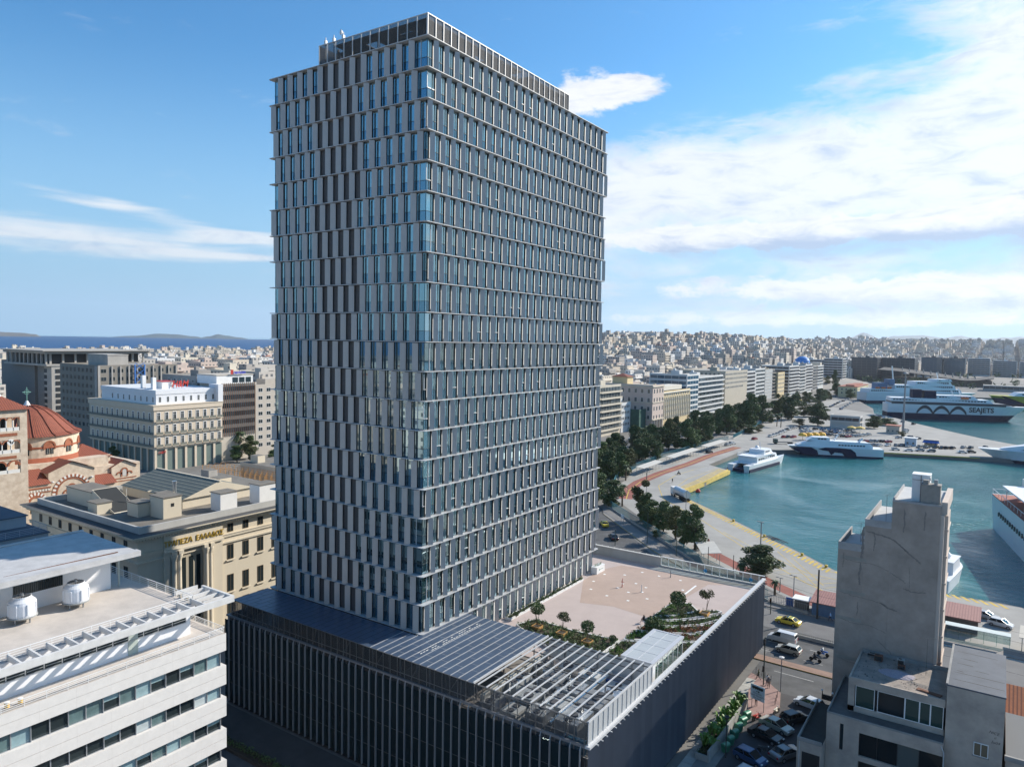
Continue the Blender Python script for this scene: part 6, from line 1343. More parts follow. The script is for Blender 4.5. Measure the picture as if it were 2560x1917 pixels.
FAR_CARS = [(16.1,343.7,'w',18),(21.9,344.4,'w',18),(26.5,348.5,'s',18),(31.3,349.6,'g',18),(44.4,355.5,'w',18),(48.1,359.9,'k',18),(4.8,353.8,'g',70),(7.2,355.0,'w',70),(10.8,359.1,'w',70),(14.9,361.2,'s',70),(17.0,362.2,'g',70),(20.1,362.6,'w',70),(25.0,362.3,'g',70),(28.3,362.9,'g',70),(32.2,366.3,'k',70),(35.0,366.5,'k',70),(37.2,368.4,'k',70),(39.5,370.4,'k',70),(44.1,376.6,'s',70),(47.1,377.0,'k',70),(53.3,384.6,'k',70),(2.5,351.9,'s',70),(-3.2,367.1,'k',60),(-0.6,367.8,'r',60),(1.4,370.1,'s',60),(4.1,371.9,'s',60),(6.7,373.3,'k',60),(9.3,374.0,'r',60),(11.6,398.4,'s',60),(16.5,405.5,'g',60),(20.8,401.2,'k',60),(11.7,431.6,'w',60),(10.8,443.4,'s',60),(-28.4,371.1,'k',65),(-25.9,371.6,'k',65),(-28.2,389.6,'r',65),(-27.8,397.8,'s',65),(-24.3,384.9,'b',65),(-21.8,384.2,'g',65),(-21.6,399.1,'b',65),(-17.8,382.2,'w',65),(-14.9,383.1,'k',65),(-12.5,384.1,'r',65),(-11.0,388.8,'s',65),(-8.8,391.3,'s',65),(-7.5,395.4,'w',65),(-6.1,398.9,'w',65),(-4.6,403.1,'s',65),(-35.5,409.8,'k',65),(-31.6,411.4,'b',65),(-27.3,412.7,'b',65),(-23.7,409.5,'b',65),(-20.1,415.4,'w',65),(-17.6,416.4,'k',65),(-13.2,406.6,'g',65),(-15.2,401.9,'s',65),(-18.8,398.1,'w',65),(-24.3,399.1,'k',65),(-61.0,595.9,'k',80),(-61.7,610.4,'b',80),(-62.7,626.7,'k',80),(-63.7,643.8,'k',80),(-64.5,660.3,'s',80),(-64.1,672.7,'k',80),(-64.2,688.2,'w',80),(-64.7,707.1,'s',80),(-50.5,594.1,'w',80),(-51.5,611.7,'s',80),(-52.6,630.2,'w',80),(-53.8,649.7,'w',80),(-53.6,664.2,'s',80),(-49.5,577.4,'b',80),(-18.1,530.0,'w',80),(-14.7,528.6,'k',80),(-10.5,523.5,'w',80),(3.2,502.3,'s',80),(10.9,489.8,'k',80),(-61.4,529.5,'s',80),(-51.1,482.3,'w',80),(-48.1,354.7,'w',75),(-47.9,360.4,'w',75),(-47.7,366.2,'s',75),(-47.7,372.0,'w',75),(-48.0,378.9,'s',75),(-48.1,385.0,'w',75),(-48.4,392.2,'k',75),(-48.3,397.5,'w',75),(-48.1,403.6,'s',75),(-47.7,408.7,'w',75),(-47.3,414.4,'k',75),(-41.2,355.9,'r',75),(-39.6,357.3,'k',75),(-37.0,359.6,'r',75),(-40.3,395.8,'w',75),(-40.1,402.4,'s',75),(-37.5,398.3,'w',75),(-34.5,391.7,'w',75),(-37.6,385.9,'g',75),(-33.7,377.6,'w',75),(-30.4,372.1,'s',75),(-42.9,406.3,'k',75),(-39.9,412.4,'w',75),(-52.0,335.8,'r',75),(-56.3,302.4,'s',75),(-55.8,308.4,'w',75),(-55.2,270.9,'k',75)]
TREES = [(-77.0,208.9,10.7,3.5),(-63.0,191.7,10.7,3.2),(-62.7,176.8,6.6,2.9),(-72.7,228.8,9.0,4.1),(-69.6,215.1,7.0,2.7),(-67.3,233.3,8.6,3.3),(-71.4,233.2,9.1,2.6),(-71.4,247.5,9.0,3.2),(-73.4,265.3,15.1,3.6),(-72.5,274.4,6.2,2.9),(-67.0,272.9,14.5,4.8),(-65.7,280.2,8.7,3.2),(-69.2,304.2,14.5,4.7),(-66.2,292.9,7.9,2.5),(-71.7,349.3,15.7,5.8),(-73.8,341.7,10.0,2.9),(-70.7,368.2,7.0,3.9),(-66.9,353.6,3.9,3.2),(-73.0,385.5,15.6,5.6),(-69.2,389.0,19.9,6.3),(-71.2,422.7,17.3,6.4),(-62.9,363.1,4.6,4.2),(-59.8,372.0,4.6,3.6),(-68.8,432.6,4.6,3.4),(-67.9,449.4,16.7,3.5),(-62.2,463.2,16.3,6.9),(-48.7,428.7,4.4,4.4),(-60.0,491.8,10.6,6.5),(-55.5,496.1,7.1,5.7),(-40.9,138.2,8.1,3.0),(-50.9,143.4,9.2,3.0),(-26.8,127.7,10.9,2.3),(-23.6,124.8,8.4,2.1),(-20.9,121.9,6.7,2.1),(-16.6,120.3,7.8,2.2),(-10.7,114.1,9.0,2.1),(-6.4,108.9,8.7,1.9),(-3.4,108.5,10.5,2.0),(16.4,97.2,6.6,3.3),(-15.5,113.3,2.0,1.0),(-22.3,135.0,2.2,1.6),(-107.0,869.1,22.0,4.4),(-120.8,905.7,14.5,4.6),(-85.5,760.3,12.3,5.0),(-66.4,725.7,8.7,4.8),(-51.6,797.1,7.1,4.1),(-35.1,1035.4,11.6,8.8),(-50.6,987.8,6.2,6.3),(-39.5,437.2,13.9,6.2),(-81.1,676.9,6.5,4.0),(-2.7,471.2,4.5,6.1),(-7.4,445.5,7.4,5.2),(-71.1,588.3,5.8,4.4),(-49.1,502.2,7.1,4.2),(-127.5,1055.2,8.3,3.8),(11.8,412.6,2.8,2.6)]
PALMS = [(-100.7,281.3,7.9,2.3),(-97.9,281.4,7.9,2.3),(-96.5,285.0,7.6,2.3),(-97.3,294.2,7.8,2.4),(-93.9,329.4,7.8,2.5),(-105.6,422.2,5.3,2.7),(-59.2,411.9,8.4,2.3),(-55.8,408.0,9.2,2.3),(-56.8,181.6,6.2,2.0),(-98.1,586.8,9.3,2.7),(-97.1,601.3,9.9,2.7),(-110.6,696.1,6.8,2.6),(-39.2,141.6,7.2,1.9),(12.5,95.5,3.2,1.6),(22.0,86.0,3.4,1.2),(12.4,94.4,3.0,1.1)]
POLES = [(15.6,97.9,12.1),(10.1,96.4,3.9),(3.6,98.2,4.3),(31.9,77.7,9.5),(25.8,85.4,5.1),(22.3,88.8,3.1),(-15.2,106.0,8.3),(-4.8,99.6,7.0),(-21.2,99.5,4.2),(-17.8,140.4,8.0),(-40.6,163.8,7.8),(-6.6,111.5,1.9),(-0.5,106.7,4.6),(-82.2,261.8,9.9),(-64.7,232.1,6.9),(-61.7,182.5,8.2),(-51.4,188.5,2.6),(-68.4,335.4,5.4),(-99.2,375.0,6.1)]
ORD = []
ORD_ = ['first', 'second', 'third', 'fourth', 'fifth', 'sixth', 'seventh', 'eighth', 'ninth', 'tenth', 'eleventh', 'twelfth', 'thirteenth', 'fourteenth', 'fifteenth', 'sixteenth', 'seventeenth', 'eighteenth', 'nineteenth', 'twentieth', 'twenty-first', 'twenty-second', 'twenty-third', 'twenty-fourth', 'twenty-fifth', 'twenty-sixth', 'twenty-seventh', 'twenty-eighth', 'twenty-ninth', 'thirtieth', 'thirty-first', 'thirty-second', 'thirty-third', 'thirty-fourth', 'thirty-fifth', 'thirty-sixth', 'thirty-seventh', 'thirty-eighth', 'thirty-ninth', 'fortieth', 'forty-first', 'forty-second', 'forty-third', 'forty-fourth', 'forty-fifth']
ORD = ORD_+['forty-sixth', 'forty-seventh', 'forty-eighth', 'forty-ninth', 'fiftieth', 'fifty-first', 'fifty-second', 'fifty-third', 'fifty-fourth', 'fifty-fifth', 'fifty-sixth', 'fifty-seventh', 'fifty-eighth', 'fifty-ninth', 'sixtieth']
# ------------------------------------------------------------------ waterfront row
whr = mat('white_render', (.60, .60, .59), .8, vary=.08, scale=.3); crm = mat('cream_render2', (.56, .50, .40), .85, vary=.08, scale=.3); gry = mat('grey_render', (.36, .35, .33), .85, vary=.1, scale=.3); yelr = mat('yellow_render', (.60, .48, .28), .85, vary=.08, scale=.3); pink = mat('pinkish_render', (.55, .45, .39), .85, vary=.08, scale=.3); dkg = mat('dark_glazing', (.03, .035, .045), .3)
fgw = glass_mat('facade_glass', (.05, .065, .07), f0=1.6, rough=.05, vary=.25)
office('waterfront_block', 'cream balconied block nearest the tower on the waterfront', -142, 286, -121.8, 312, 12.4, crm, 7, 'balcony', 3.5, fgw, pitch=1.9)
office('waterfront_block', 'small white block between the cream balconied block and the green netting', -140, 312.6, -121.5, 325, 1.5, whr, 4, 'grid', 3.4, winw=1.5, pitch=2.2)
T = office('netted_building', 'low building wrapped in dark green construction netting on the waterfront', -140, 325.5, -116, 335, -3.0, mat('green_netting', (.05, .13, .10), .9, vary=.4, scale=.6), 0, 'grid', top_hut=False)
T = office('corner_mansion', 'ornate pinkish corner mansion with columns, rounded bay and small tiled turret', -152, 335, -112, 352, 11.2, pink, 5, 'grid', 5.2, winw=1.6, pitch=4.2, top_hut=False, roofm=broof)
q = MB(); q.box(-152.5, 334.4, 10.6, -111.4, 352, 11.3); q.box(-152.3, 334.6, 1.2, -111.6, 352, 1.8); q.box(-152.4, 334.5, -9.0, -111.4, 352, -8.3)
for k in range(4): q.cone((-111.6, 337+k*4, G), (-111.6, 337+k*4, -9), .6, .5, 8)
q.build('cornice', [crm], T)
q = MB(); q.box(-140, 338, 11.2, -130, 346, 16); q.build('roof_hut', [yelr], T); q = MB(); q.add([(-140.8, 337.2, 16), (-129.2, 337.2, 16), (-129.2, 346.8, 16), (-140.8, 346.8, 16), (-135, 342, 18)], [(0, 1, 4), (1, 2, 4), (2, 3, 4), (3, 0, 4), (3, 2, 1, 0)]); q.build('hut_roof', [tl], T)
T = office('waterfront_block', 'yellow classical block with tall pilasters on the waterfront', -142, 352.5, -116, 408, 6.0, yelr, 6, 'grid', 3.5, winw=1.5, pitch=3.2, south=False)
q = MB()
for k in range(18): y = 353+k*3.2; q.box(-116, y, G+4, -115.5, y+.5, 3)
q.box(-116.2, 352.5, 5.4, -115.2, 408, 6.1); q.box(-128, 354, 6.8, -119, 400, 9.5); q.build('pilaster', [mat('pilaster_pale', (.62, .58, .50), .8)], T)
office('waterfront_block', 'tall white and blue-glass block with dark vertical strips on the waterfront', -146, 408.5, -118.5, 431, 15.2, whr, 8, 'band', 3.5, glass_mat('blue_facade', (.05, .10, .14), f0=1.6), pitch=5)
office('waterfront_block', 'white block with continuous balconies left of the big beige office', -146, 431.5, -120, 490, 12.8, whr, 7, 'balcony', 3.5, fgw, pitch=3)
office('waterfront_block', 'big beige office block with a square window grid on the waterfront', -158, 497, -120.5, 556, 15.0, mat('beige_grid', (.43, .385, .31), .85, vary=.08, scale=.3), 8, 'grid', 3.5, winw=1.9, pitch=3.4)
office('waterfront_block', 'white block with dark recessed balconies right of the beige office', -150, 557, -124, 592, 13.2, whr, 8, 'balcony', 3.4, dkg, pitch=4)
office('waterfront_block', 'white waterfront block with neat rows of blue windows', -150, 593, -124, 624, 14.8, whr, 8, 'band', 3.4, fgw, pitch=2)
office('waterfront_block', 'pale grey waterfront block with thin horizontal slabs', -150, 625, -124, 651, 13.6, gry, 9, 'slab', 3, mat('pale_band', (.42, .43, .42), .6), pitch=4, balm=whr)
office('waterfront_block', 'narrow brownish waterfront block before the yellow house', -150, 651.5, -125, 664, 13.0, brn, 8, 'balcony', 3.3, dkg, pitch=3)
office('waterfront_block', 'lower yellow house squeezed between taller waterfront blocks', -150, 664.5, -122, 690, 9.6, yelr, 6, 'grid', 4, winw=1.5, pitch=3.4)
office('waterfront_block', 'white waterfront block with dark balcony strips beyond the yellow house', -150, 700, -120, 742, 15.4, whr, 8, 'balcony', 3.4, dkg, pitch=5)
office('waterfront_block', 'grey and white waterfront block, second beyond the yellow house', -150, 742.5, -120, 772, 14.4, gry, 8, 'balcony', 3.4, fgw, pitch=4, balm=whr)
office('waterfront_block', 'white-balconied waterfront block at the far end of the row', -150, 772.5, -120, 806, 15.4, whr, 8, 'balcony', 3.4, dkg, pitch=4)
office('waterfront_block', 'dark grey waterfront block just before the blue dome', -150, 812, -120, 838, 13.5, gry, 8, 'slab', 3.4, dkg, pitch=4)
office('waterfront_block', 'pale waterfront block in front of the blue dome', -150, 838.5, -122, 880, 13.0, whr, 8, 'slab', 3.4, fgw, pitch=4)
T = thing('domed_church', 'pale church with bell tower and blue dome beyond the waterfront', 'church', (-150, 940, G)); q = MB(); q.box(-168, 915, G, -140, 960, 6.5); q.box(-150, 952, G, -140, 962, 15); q.lathe([(9, 6), (9, 14), (9.4, 14.4)], 20, c=(-158, 931, 0)); q.build('wall', [crm], T)
q = MB(); q.lathe([(9.4, 14.4), (9.0, 17.5), (7.4, 20.4), (4.6, 22.2), (0, 23)], 24, c=(-158, 931, 0)); q.build('dome', [mat('dome_blue', (.02, .20, .55), .5)], T)
office('harbour_block', 'white balconied block left of the dark glass buildings behind the harbour', -151, 1030, -126, 1056, 19.2, whr, 9, 'balcony', 3.5, dkg, pitch=5)
office('harbour_block', 'white block at the left of the harbour head, beside the church', -190, 1030, -153, 1060, 17.0, whr, 9, 'balcony', 3.5, dkg, pitch=5)
for i, (x0, y0, x1, y1, z, lab, m_) in enumerate(((-134, 1150, -98, 1200, 20, 'dark glass office block behind the harbour, leftmost dark one', dkg), (-97, 1190, -52, 1240, 20, 'dark glass office block with red band behind the harbour', dkg), (-62, 1420, -30, 1480, 19.5, 'blue-grey glass block behind the terminal roof', glass_mat('blue_facade', (.05, .10, .14), f0=1.6)), (-29, 1430, 4, 1480, 19, 'wide blue glass block behind the terminal roof', glass_mat('blue_facade', (.05, .10, .14), f0=1.6)))):
    office('glass_office', lab, x0, y0, x1, y1, z, mat('office_dark', (.065, .07, .08), .5, vary=.2, scale=.1), 9, 'band', 3.8, m_, steel, pitch=6)
for i, (x0, x1, y, z, lab) in enumerate(((6, 40, 1500, 18.5, 'white balconied apartment slab behind the terminal, left of three'), (44, 80, 1520, 15, 'pale apartment slab behind the terminal, middle of three'), (84, 130, 1520, 14, 'pale apartment slab behind the terminal, rightmost'))):
    office('apartment_slab', lab, x0, y, x1, y+30, z, whr, 8, 'balcony', 3.6, dkg, pitch=6)
# yellow port office
T = office('port_office', 'long pale yellow three-storey port office with low red roof', -80, 738, -62, 810, -5.0, mat('port_yellow', (.58, .53, .33), .85), 3, 'grid', 3.6, winw=1.4, pitch=4, top_hut=False)
q = MB(); q.box(-80.5, 737.5, -4.2, -61.5, 810.5, -3.8); q.box(-74, 745, -3.8, -66, 800, -2.4); q.build('roof', [mat('red_roof_flat', (.30, .10, .06), .8)], T)
# passenger terminal with sweeping roof
T = thing('ferry_terminal', 'long low terminal hall with a sweeping curved dark roof and roof masts', 'terminal', (-20, 1110, G))
q = MB(); q.box(-84, 1105, G, 48, 1160, -6.5); q.build('wall', [mat('terminal_brown', (.12, .105, .09), .8)], T)
def TZ(t_):
    K = [(0, 4.6), (.2, 3.0), (.4, -.2), (.6, -4.0), (.75, -6.6), (.86, -6.2), (1, -2.6)]
    for i in range(6):
        if t_ <= K[i+1][0]: u_ = (t_-K[i][0])/(K[i+1][0]-K[i][0]); return K[i][1]+(K[i+1][1]-K[i][1])*u_
q = MB(); secs = []
for k in range(17):
    t_ = k/16; x = -90+140*t_; z = TZ(t_); secs.append([(x, 1095, z-.6), (x, 1165, z+1.2), (x, 1165, z+2.0), (x, 1095, z+.2)])
q.loft(secs); q.build('roof', [mat('terminal_roof', (.075, .07, .068), .9, vary=.3, scale=.1)], T)
q = MB()
for k in range(11): x = -62+k*9; q.cone((x, 1130, -8), (x, 1130, 8.5-k*.9), 1.1, .5, 6); q.tube([(x, 1130, 7-k*.9), (x+5, 1110, 1-k*.9)], .25, 4)
q.build('roof_masts', [lgc], T)
T = office('glazed_shed', 'long low white shed with a flat roof in front of the terminal', 40, 1000, 120, 1040, -8.5, gry, 1, 'band', 4, dkg, pitch=6, top_hut=False)
office('terrace_pavilion', 'two-storey pale pavilion with open terraces on the pier', -31, 431, -13.5, 440, -7.6, mat('pavilion_white', (.52, .50, .47), .8), 2, 'balcony', 3.4, dkg, pitch=4, top_hut=False)
# kiosks on the pier
def kiosk(x0, y0, x1, y1, z, wm_, rm, lab, nm='kiosk', awn=None):
    T = thing(nm, lab, 'kiosk', ((x0+x1)/2, (y0+y1)/2, G)); q = MB(); q.box(x0, y0, G, x1, y1, z); q.build('wall', [wm_], T); q = MB(); q.box(x0-.5, y0-.5, z, x1+.5, y1+.5, z+.3); q.build('roof', [rm], T)
    n = max(1, int((x1-x0)/1.8))
    for k in range(n): window(T, 'S', x0+(x1-x0)*(k+.5)/n, y0, G+1.0, 1.0, 1.2)
    if awn: q = MB(); q.add([(x0-1, y0-2.2, z-1.2), (x1+1, y0-2.2, z-1.2), (x1+.3, y0, z), (x0-.3, y0, z)], [(0, 1, 2, 3)]); q.build('awning', [awn], T)
    return T
kiosk(17.8, 366.4, 23.2, 370, -10.9, mat('kiosk_blue_white', (.45, .52, .60), .6), white, 'small blue and white kiosk among the parked cars on the pier')
kiosk(26.4, 373.8, 32.6, 378, -11.9, mat('kiosk_tan', (.48, .36, .22), .7), lgc, 'small tan kiosk with blue door on the pier', awn=bluep)
kiosk(2.3, 422.5, 9.4, 429, -10.4, mat('kiosk_pale', (.5, .42, .34), .7), mat('kiosk_red_roof', (.35, .12, .08), .8), 'cafe kiosk with a red roof at the pier junction')
T = thing('yellow_marquee', 'yellow scalloped canopy tents on the pier beside the pavilion', 'tent', (-14, 414, G)); q = MB(); yc_ = mat('canvas_yellow', (.62, .42, .10), .7)
for k in range(2): q.lathe([(3.0, -12.6), (2.4, -11.9), (0, -11.2)], 10, c=(-15.5+k*4.5, 413+k*2, 0)); 
q.build('canopy', [yc_], T); q = MB(); [q.tube([(-15.5+k*4.5, 413+k*2, G), (-15.5+k*4.5, 413+k*2, -12)], .1, 5) for k in range(2)]; q.build('pole', [steel], T)
T = thing('orange_marquee', 'bright orange-yellow shade sail by the quayside car park', 'tent', (-28, 360, G)); q = MB()
for k in range(4): q.lathe([(2.4, -12.6), (2.1, -11.6), (1.2, -11.0), (0, -10.8)], 8, c=(-30.5+k*2.6, 352+k*3.4, 0))
q.build('canopy', [mat('canvas_orange', (.75, .42, .05), .7)], T); q = MB(); [q.tube([(-30.5+k*2.6, 352+k*3.4, G), (-30.5+k*2.6, 352+k*3.4, -12)], .1, 5) for k in range(4)]; q.build('pole', [steel], T)
# ------------------------------------------------------------------ ships
navy = mat('hull_navy', (.008, .014, .045), .6, spec=.2); hullw = mat('hull_white', (.68, .70, .71), .4, vary=.05, scale=.2); shw = mat('ship_white', (.74, .75, .76), .45, vary=.05, scale=.3); shg = mat('ship_glass', (.015, .02, .03), .15)
def ship(name, label, x, y, ang, cat='ship'):
    T = thing(name, label, cat, (x, y, -16.9), R(ang)); return T
def hull(T, L_, B, H, bow, m1, m2, wl_h, nm='hull', flare=.35, n=22, stern=0.0):
    """bow at +X; waterline z=0; two tone"""
    for lo, hi, m_ in ((-.6, wl_h, m1), (wl_h, H, m2)):
        if hi <= lo: continue
        q = MB(); secs = []
        for i in range(n+1):
            t_ = i/n; s = -L_/2+L_*t_
            def hw(z):
                f = z/H; tb = 1-bow*(1-.75*f)/L_*1.0; e = 1.0 if t_ < tb-.28 else max(0.0, 1-((t_-(tb-.28))/(.28+bow/L_*.75*max(0, f)+.02))**1.9); return B/2*e*(1 if t_ > .02 else .96)*(1-.08*(1-f))
            def xs(z): return s if t_ < .7 else s-bow*(1-max(0, min(1, z/H)))*((t_-.7)/.3)**2
            secs.append([(xs(lo), -hw(lo), lo), (xs(hi), -hw(hi), hi), (xs(hi), hw(hi), hi), (xs(lo), hw(lo), lo)])
        q.loft(secs); q.build(nm if m_ is m2 else 'boot_top', [m_], T, world=False)
def deckhouse(T, x0, x1, w, z0, z1, m=shw, rake=1.5, nm='superstructure', band=True, nb=1):
    q = MB(); h = w/2; q.loft([[(x0, -h, z0), (x0, h, z0), (x0+.3, h*.97, z1), (x0+.3, -h*.97, z1)], [(x1, -h*.92, z0), (x1, h*.92, z0), (x1-rake, h*.85, z1), (x1-rake, -h*.85, z1)]]); q.build(nm, [m], T, world=False)
    if band:
        for b_ in range(nb):
            za = z0+(z1-z0)*(b_+.35)/nb; zb = z0+(z1-z0)*(b_+.72)/nb; q = MB()
            def hh(x, z): k = (x-x0)/(x1-x0); t_ = (z-z0)/(z1-z0); return h*(1-.08*k)*(1-.03*t_-.045*k*t_)+.04
            n = max(3, int((x1-x0-3)/2.2))
            for i in range(n):
                xa = x0+1.5+(x1-x0-3-rake)*i/n; xb = xa+(x1-x0-3-rake)/n*.8
                for s in (-1, 1):
                    vs = [(xa, s*hh(xa, za), za), (xb, s*hh(xb, za), za), (xb, s*hh(xb, zb), zb), (xa, s*hh(xa, zb), zb)]
                    q.add(vs, [(0, 1, 2, 3) if s < 0 else (3, 2, 1, 0)])
            q.build('window_row', [shg], T, world=False)
# big ferry with lettering
T = ship('ferry', 'long white and navy ferry with black wave stripe and big lettering', 30, 573, math.degrees(math.atan2(33, 83))); T.scale = (1, 1, 1.2)
hull(T, 96, 15, 9.4, 12, navy, hullw, 3.9)
q = MB(); q.box(-46, -7.4, 9.4, 36, 7.4, 10.0); q.build('deck', [shw], T, world=False)
q = MB(); q.box(-45.5, -7.45, 9.41, 32, 7.45, 11.0); q.add([(32, -7.45, 9.41), (32, -7.45, 11), (40, -3, 9.6)], [(0, 2, 1)]); q.build('dark_band', [mat('band_dark', (.025, .03, .045), .3)], T, world=False)
deckhouse(T, -46, 24, 14.2, 11.0, 13.2, rake=3); deckhouse(T, -14, 14, 12, 13.2, 15.4, rake=3, nm='bridge'); 
q = MB(); q.box(-30, -4, 13.2, -24, 4, 18.6); q.box(-22, -4, 13.2, -14, 4, 18.0); q.build('funnel', [navy], T, world=False)
q = MB(); q.tube([(4, 0, 15.4), (2, 0, 20)], .35, 6); q.tube([(-2, -3, 15.4), (-3.5, -3, 18.5)], .25, 6); q.build('mast', [shw], T, world=False)
q = MB(); q.box(2, -7.55, 13.4, 7, -6.6, 14.6); q.build('lifeboat', [mat('lifeboat_orange', (.70, .15, .03), .5)], T, world=False)
wv = MB()
pr = None
for i in range(61):
    t_ = i/60; x = -28+t_*34; z = 4.6+4.3*abs(math.sin(t_*3*PI))**.75+.2; th = 2.0
    cur = ((x, -7.52-.0, z-th if abs(math.sin(t_*3*PI)) > .1 else 3.6), (x, -7.52, z))
    if pr: wv.add([pr[0], cur[0], cur[1], pr[1]], [(0, 1, 2, 3)])
    pr = cur
wv.build('wave_stripe', [mat('stripe_black', (.02, .02, .03), .4)], T, world=False)
text_mesh('lettering', 'SEAJETS', 4.2, .03, mat('stripe_black', (.02, .02, .03)), None, (0, 0, 0), (R(90), 0, 0), 0, 'LEFT', 1.15, .12); lt = bpy.data.objects[-1] if False else None
lt = [o for o in COL.objects if o.name.startswith('lettering') and o.parent is None][-1]; lt.parent = T; lt.location = (7.5, -7.56, 5.6)
# second ferry behind
T = ship('ferry', 'white passenger ferry with stacked decks moored behind the lettered ferry', -8, 742, math.degrees(math.atan2(77, 90))); T.scale = (1, 1, 1.15)
hull(T, 118, 17, 9, 16, navy, hullw, 2.2); deckhouse(T, -56, 40, 16, 9, 12); deckhouse(T, -30, 34, 15, 12, 15.5, nb=1); deckhouse(T, -8, 30, 14, 15.5, 18.6); deckhouse(T, 14, 30, 15, 18.6, 20.6, nm='bridge')
q = MB(); q.box(-46, -5, 12, -36, 5, 17); q.box(-34, -4, 15, -28, 4, 20); q.build('funnel', [mat('funnel_blue', (.10, .17, .28), .5)], T, world=False)
q = MB(); q.tube([(-26, 0, 12), (-29, 0, 31)], .6, 6); q.tube([(20, 0, 20), (18, 0, 26)], .5, 6); q.build('mast', [shw], T, world=False)
q = MB(); [q.box(-50+k*6, -8.4, 12.2, -46+k*6, -7.4, 13.6) for k in range(3)]; q.build('lifeboat', [mat('lifeboat_orange', (.70, .15, .03), .5)], T, world=False)
# yellow-green ferry, right edge
T = ship('ferry', 'white ferry with yellow-green and dark blue hull at the right edge', 95, 775, 180+18)
hull(T, 95, 18, 10, 12, navy, mat('hull_lime', (.42, .40, .04), .5), 3.0)
q = MB(); [q.add([(47, s*1.5, 9.9), (38, s*6.6, 9.9), (20, s*9.1, 3), (40, s*5.4, 1)], [(0, 1, 2, 3) if s > 0 else (3, 2, 1, 0)]) for s in (-1, 1)]; q.build('hull_marking', [navy], T, world=False); deckhouse(T, -44, 30, 16.5, 10, 13.4, rake=5); deckhouse(T, -40, 18, 15, 13.4, 16, rake=5)
# whale-marked fast ferry
T = ship('fast_ferry', 'white fast ferry with dark blue dolphin-like shapes on its side, near the pier', -8, 315.5, 180+23); T.scale = (1.2, 1, 1)
hull(T, 36, 9.5, 4.6, 5, navy, hullw, .9)
q = MB()
sec = lambda x, h, z0, z1: [(x, -h, z0), (x, h, z0), (x, h*.8, z1), (x, -h*.8, z1)]
q.loft([sec(-14, 4.4, 4.2, 6.0), sec(-12.5, 4.5, 4.2, 7.4), sec(8, 4.4, 4.2, 7.8), sec(14.5, 3.2, 4.2, 5.2)]); q.build('superstructure', [shw], T, world=False)
for s in (-1, 1):
    q = MB()
    for k in range(9): xa = -11+k*1.15; f = lambda z: s*(4.47-.9*(z-4.2)/3.3*.98+.05); q.add([(xa, f(5.6), 5.6), (xa+.85, f(5.6), 5.6), (xa+.85, f(6.2), 6.2), (xa, f(6.2), 6.2)], [(0, 1, 2, 3) if s < 0 else (3, 2, 1, 0)])
    q.build('window_row', [shg], T, world=False)
deckhouse(T, 2, 11, 6, 7.6, 9.2, rake=2.5, nm='bridge')
q = MB(); q.tube([(0, 0, 7.8), (-1.5, 0, 10.5)], .3, 5); q.tube([(-9, 1.8, 7.5), (-10.5, 1.8, 9.2)], .5, 6); q.build('mast', [shw], T, world=False)
q = MB(); y_ = 4.72
pts_ = [(-8, .3), (-7.4, 2.6), (-5.6, 4.2), (-1, 4.55), (4, 4.5), (6.8, 3.6), (5.2, 3.1), (2.8, 2.7), (1.8, .9), (.9, 1.7), (.5, 2.3), (-2.4, 2.0), (-3.6, .3)]
for s in (-1, 1): q.add([(x, s*4.78, z+.1) for x, z in pts_], [tuple(range(len(pts_)))])
for s in (-1, 1): q.add([(17.2, s*2.4, 3.4), (14.5, s*3.9, 4.3), (9.5, s*4.74, 4.4), (7.2, s*4.80, 3.0), (6.6, s*4.84, .6), (12, s*4.4, .6)], [(0, 1, 2, 3, 4, 5)])
q.build('hull_marking', [navy], T, world=False)
# catamaran with open stern
T = ship('catamaran', 'small white catamaran with open upper deck leaving the yellow quay edge', -29, 259, 82)
for s in (-1, 1):
    q = MB(); secs = []
    for i in range(13):
        t_ = i/12; x = -20+40*t_; w = 1.35*(1 if t_ < .7 else 1-((t_-.7)/.3)**2*.95); z1 = 3.0+1.0*max(0, t_-.6)*2; secs.append([(x-(2.5*(t_-.8)/.2 if t_ > .8 else 0), s*3.6-w*.6, -.5), (x-(2.5*(t_-.8)/.2 if t_ > .8 else 0), s*3.6+w*.6, -.5), (x, s*3.6+w, z1), (x, s*3.6-w, z1)])
    q.loft(secs); q.build('hull', [hullw], T, world=False)
q = MB(); q.box(-19.6, -5.05, .0, 12, 5.05, 1.4); q.build('boot_top', [navy], T, world=False)
q = MB(); q.box(-15, -4.6, 2.9, 14, 4.6, 3.3); q.box(-12, -4.3, 5.6, 7, 4.3, 5.9); q.build('deck', [shw], T, world=False)
deckhouse(T, -11, 12, 8.6, 3.3, 5.6); deckhouse(T, -2, 8, 7, 5.9, 7.8, rake=2, nm='bridge')
q = MB()
for s in (-4.2, 4.2):
    for k in range(12): q.tube([(-12+k*.9, s, 5.9), (-12+k*.9, s, 6.9)], .04, 4)
    q.tube([(-12, s, 6.9), (-2, s, 6.9)], .06, 4); q.tube([(-12, s, 6.4), (-2, s, 6.4)], .05, 4)
q.tube([(-12, -4.2, 6.9), (-12, 4.2, 6.9)], .06, 4); q.tube([(2, 0, 7.8), (1, 0, 11)], .15, 5); q.build('railing', [shw], T, world=False)
q = MB(); q.lathe([(.7, 0), (.9, .5), (.3, 1)], 10, c=(3, 2, 7.9)); q.build('radome', [shw], T, world=False)
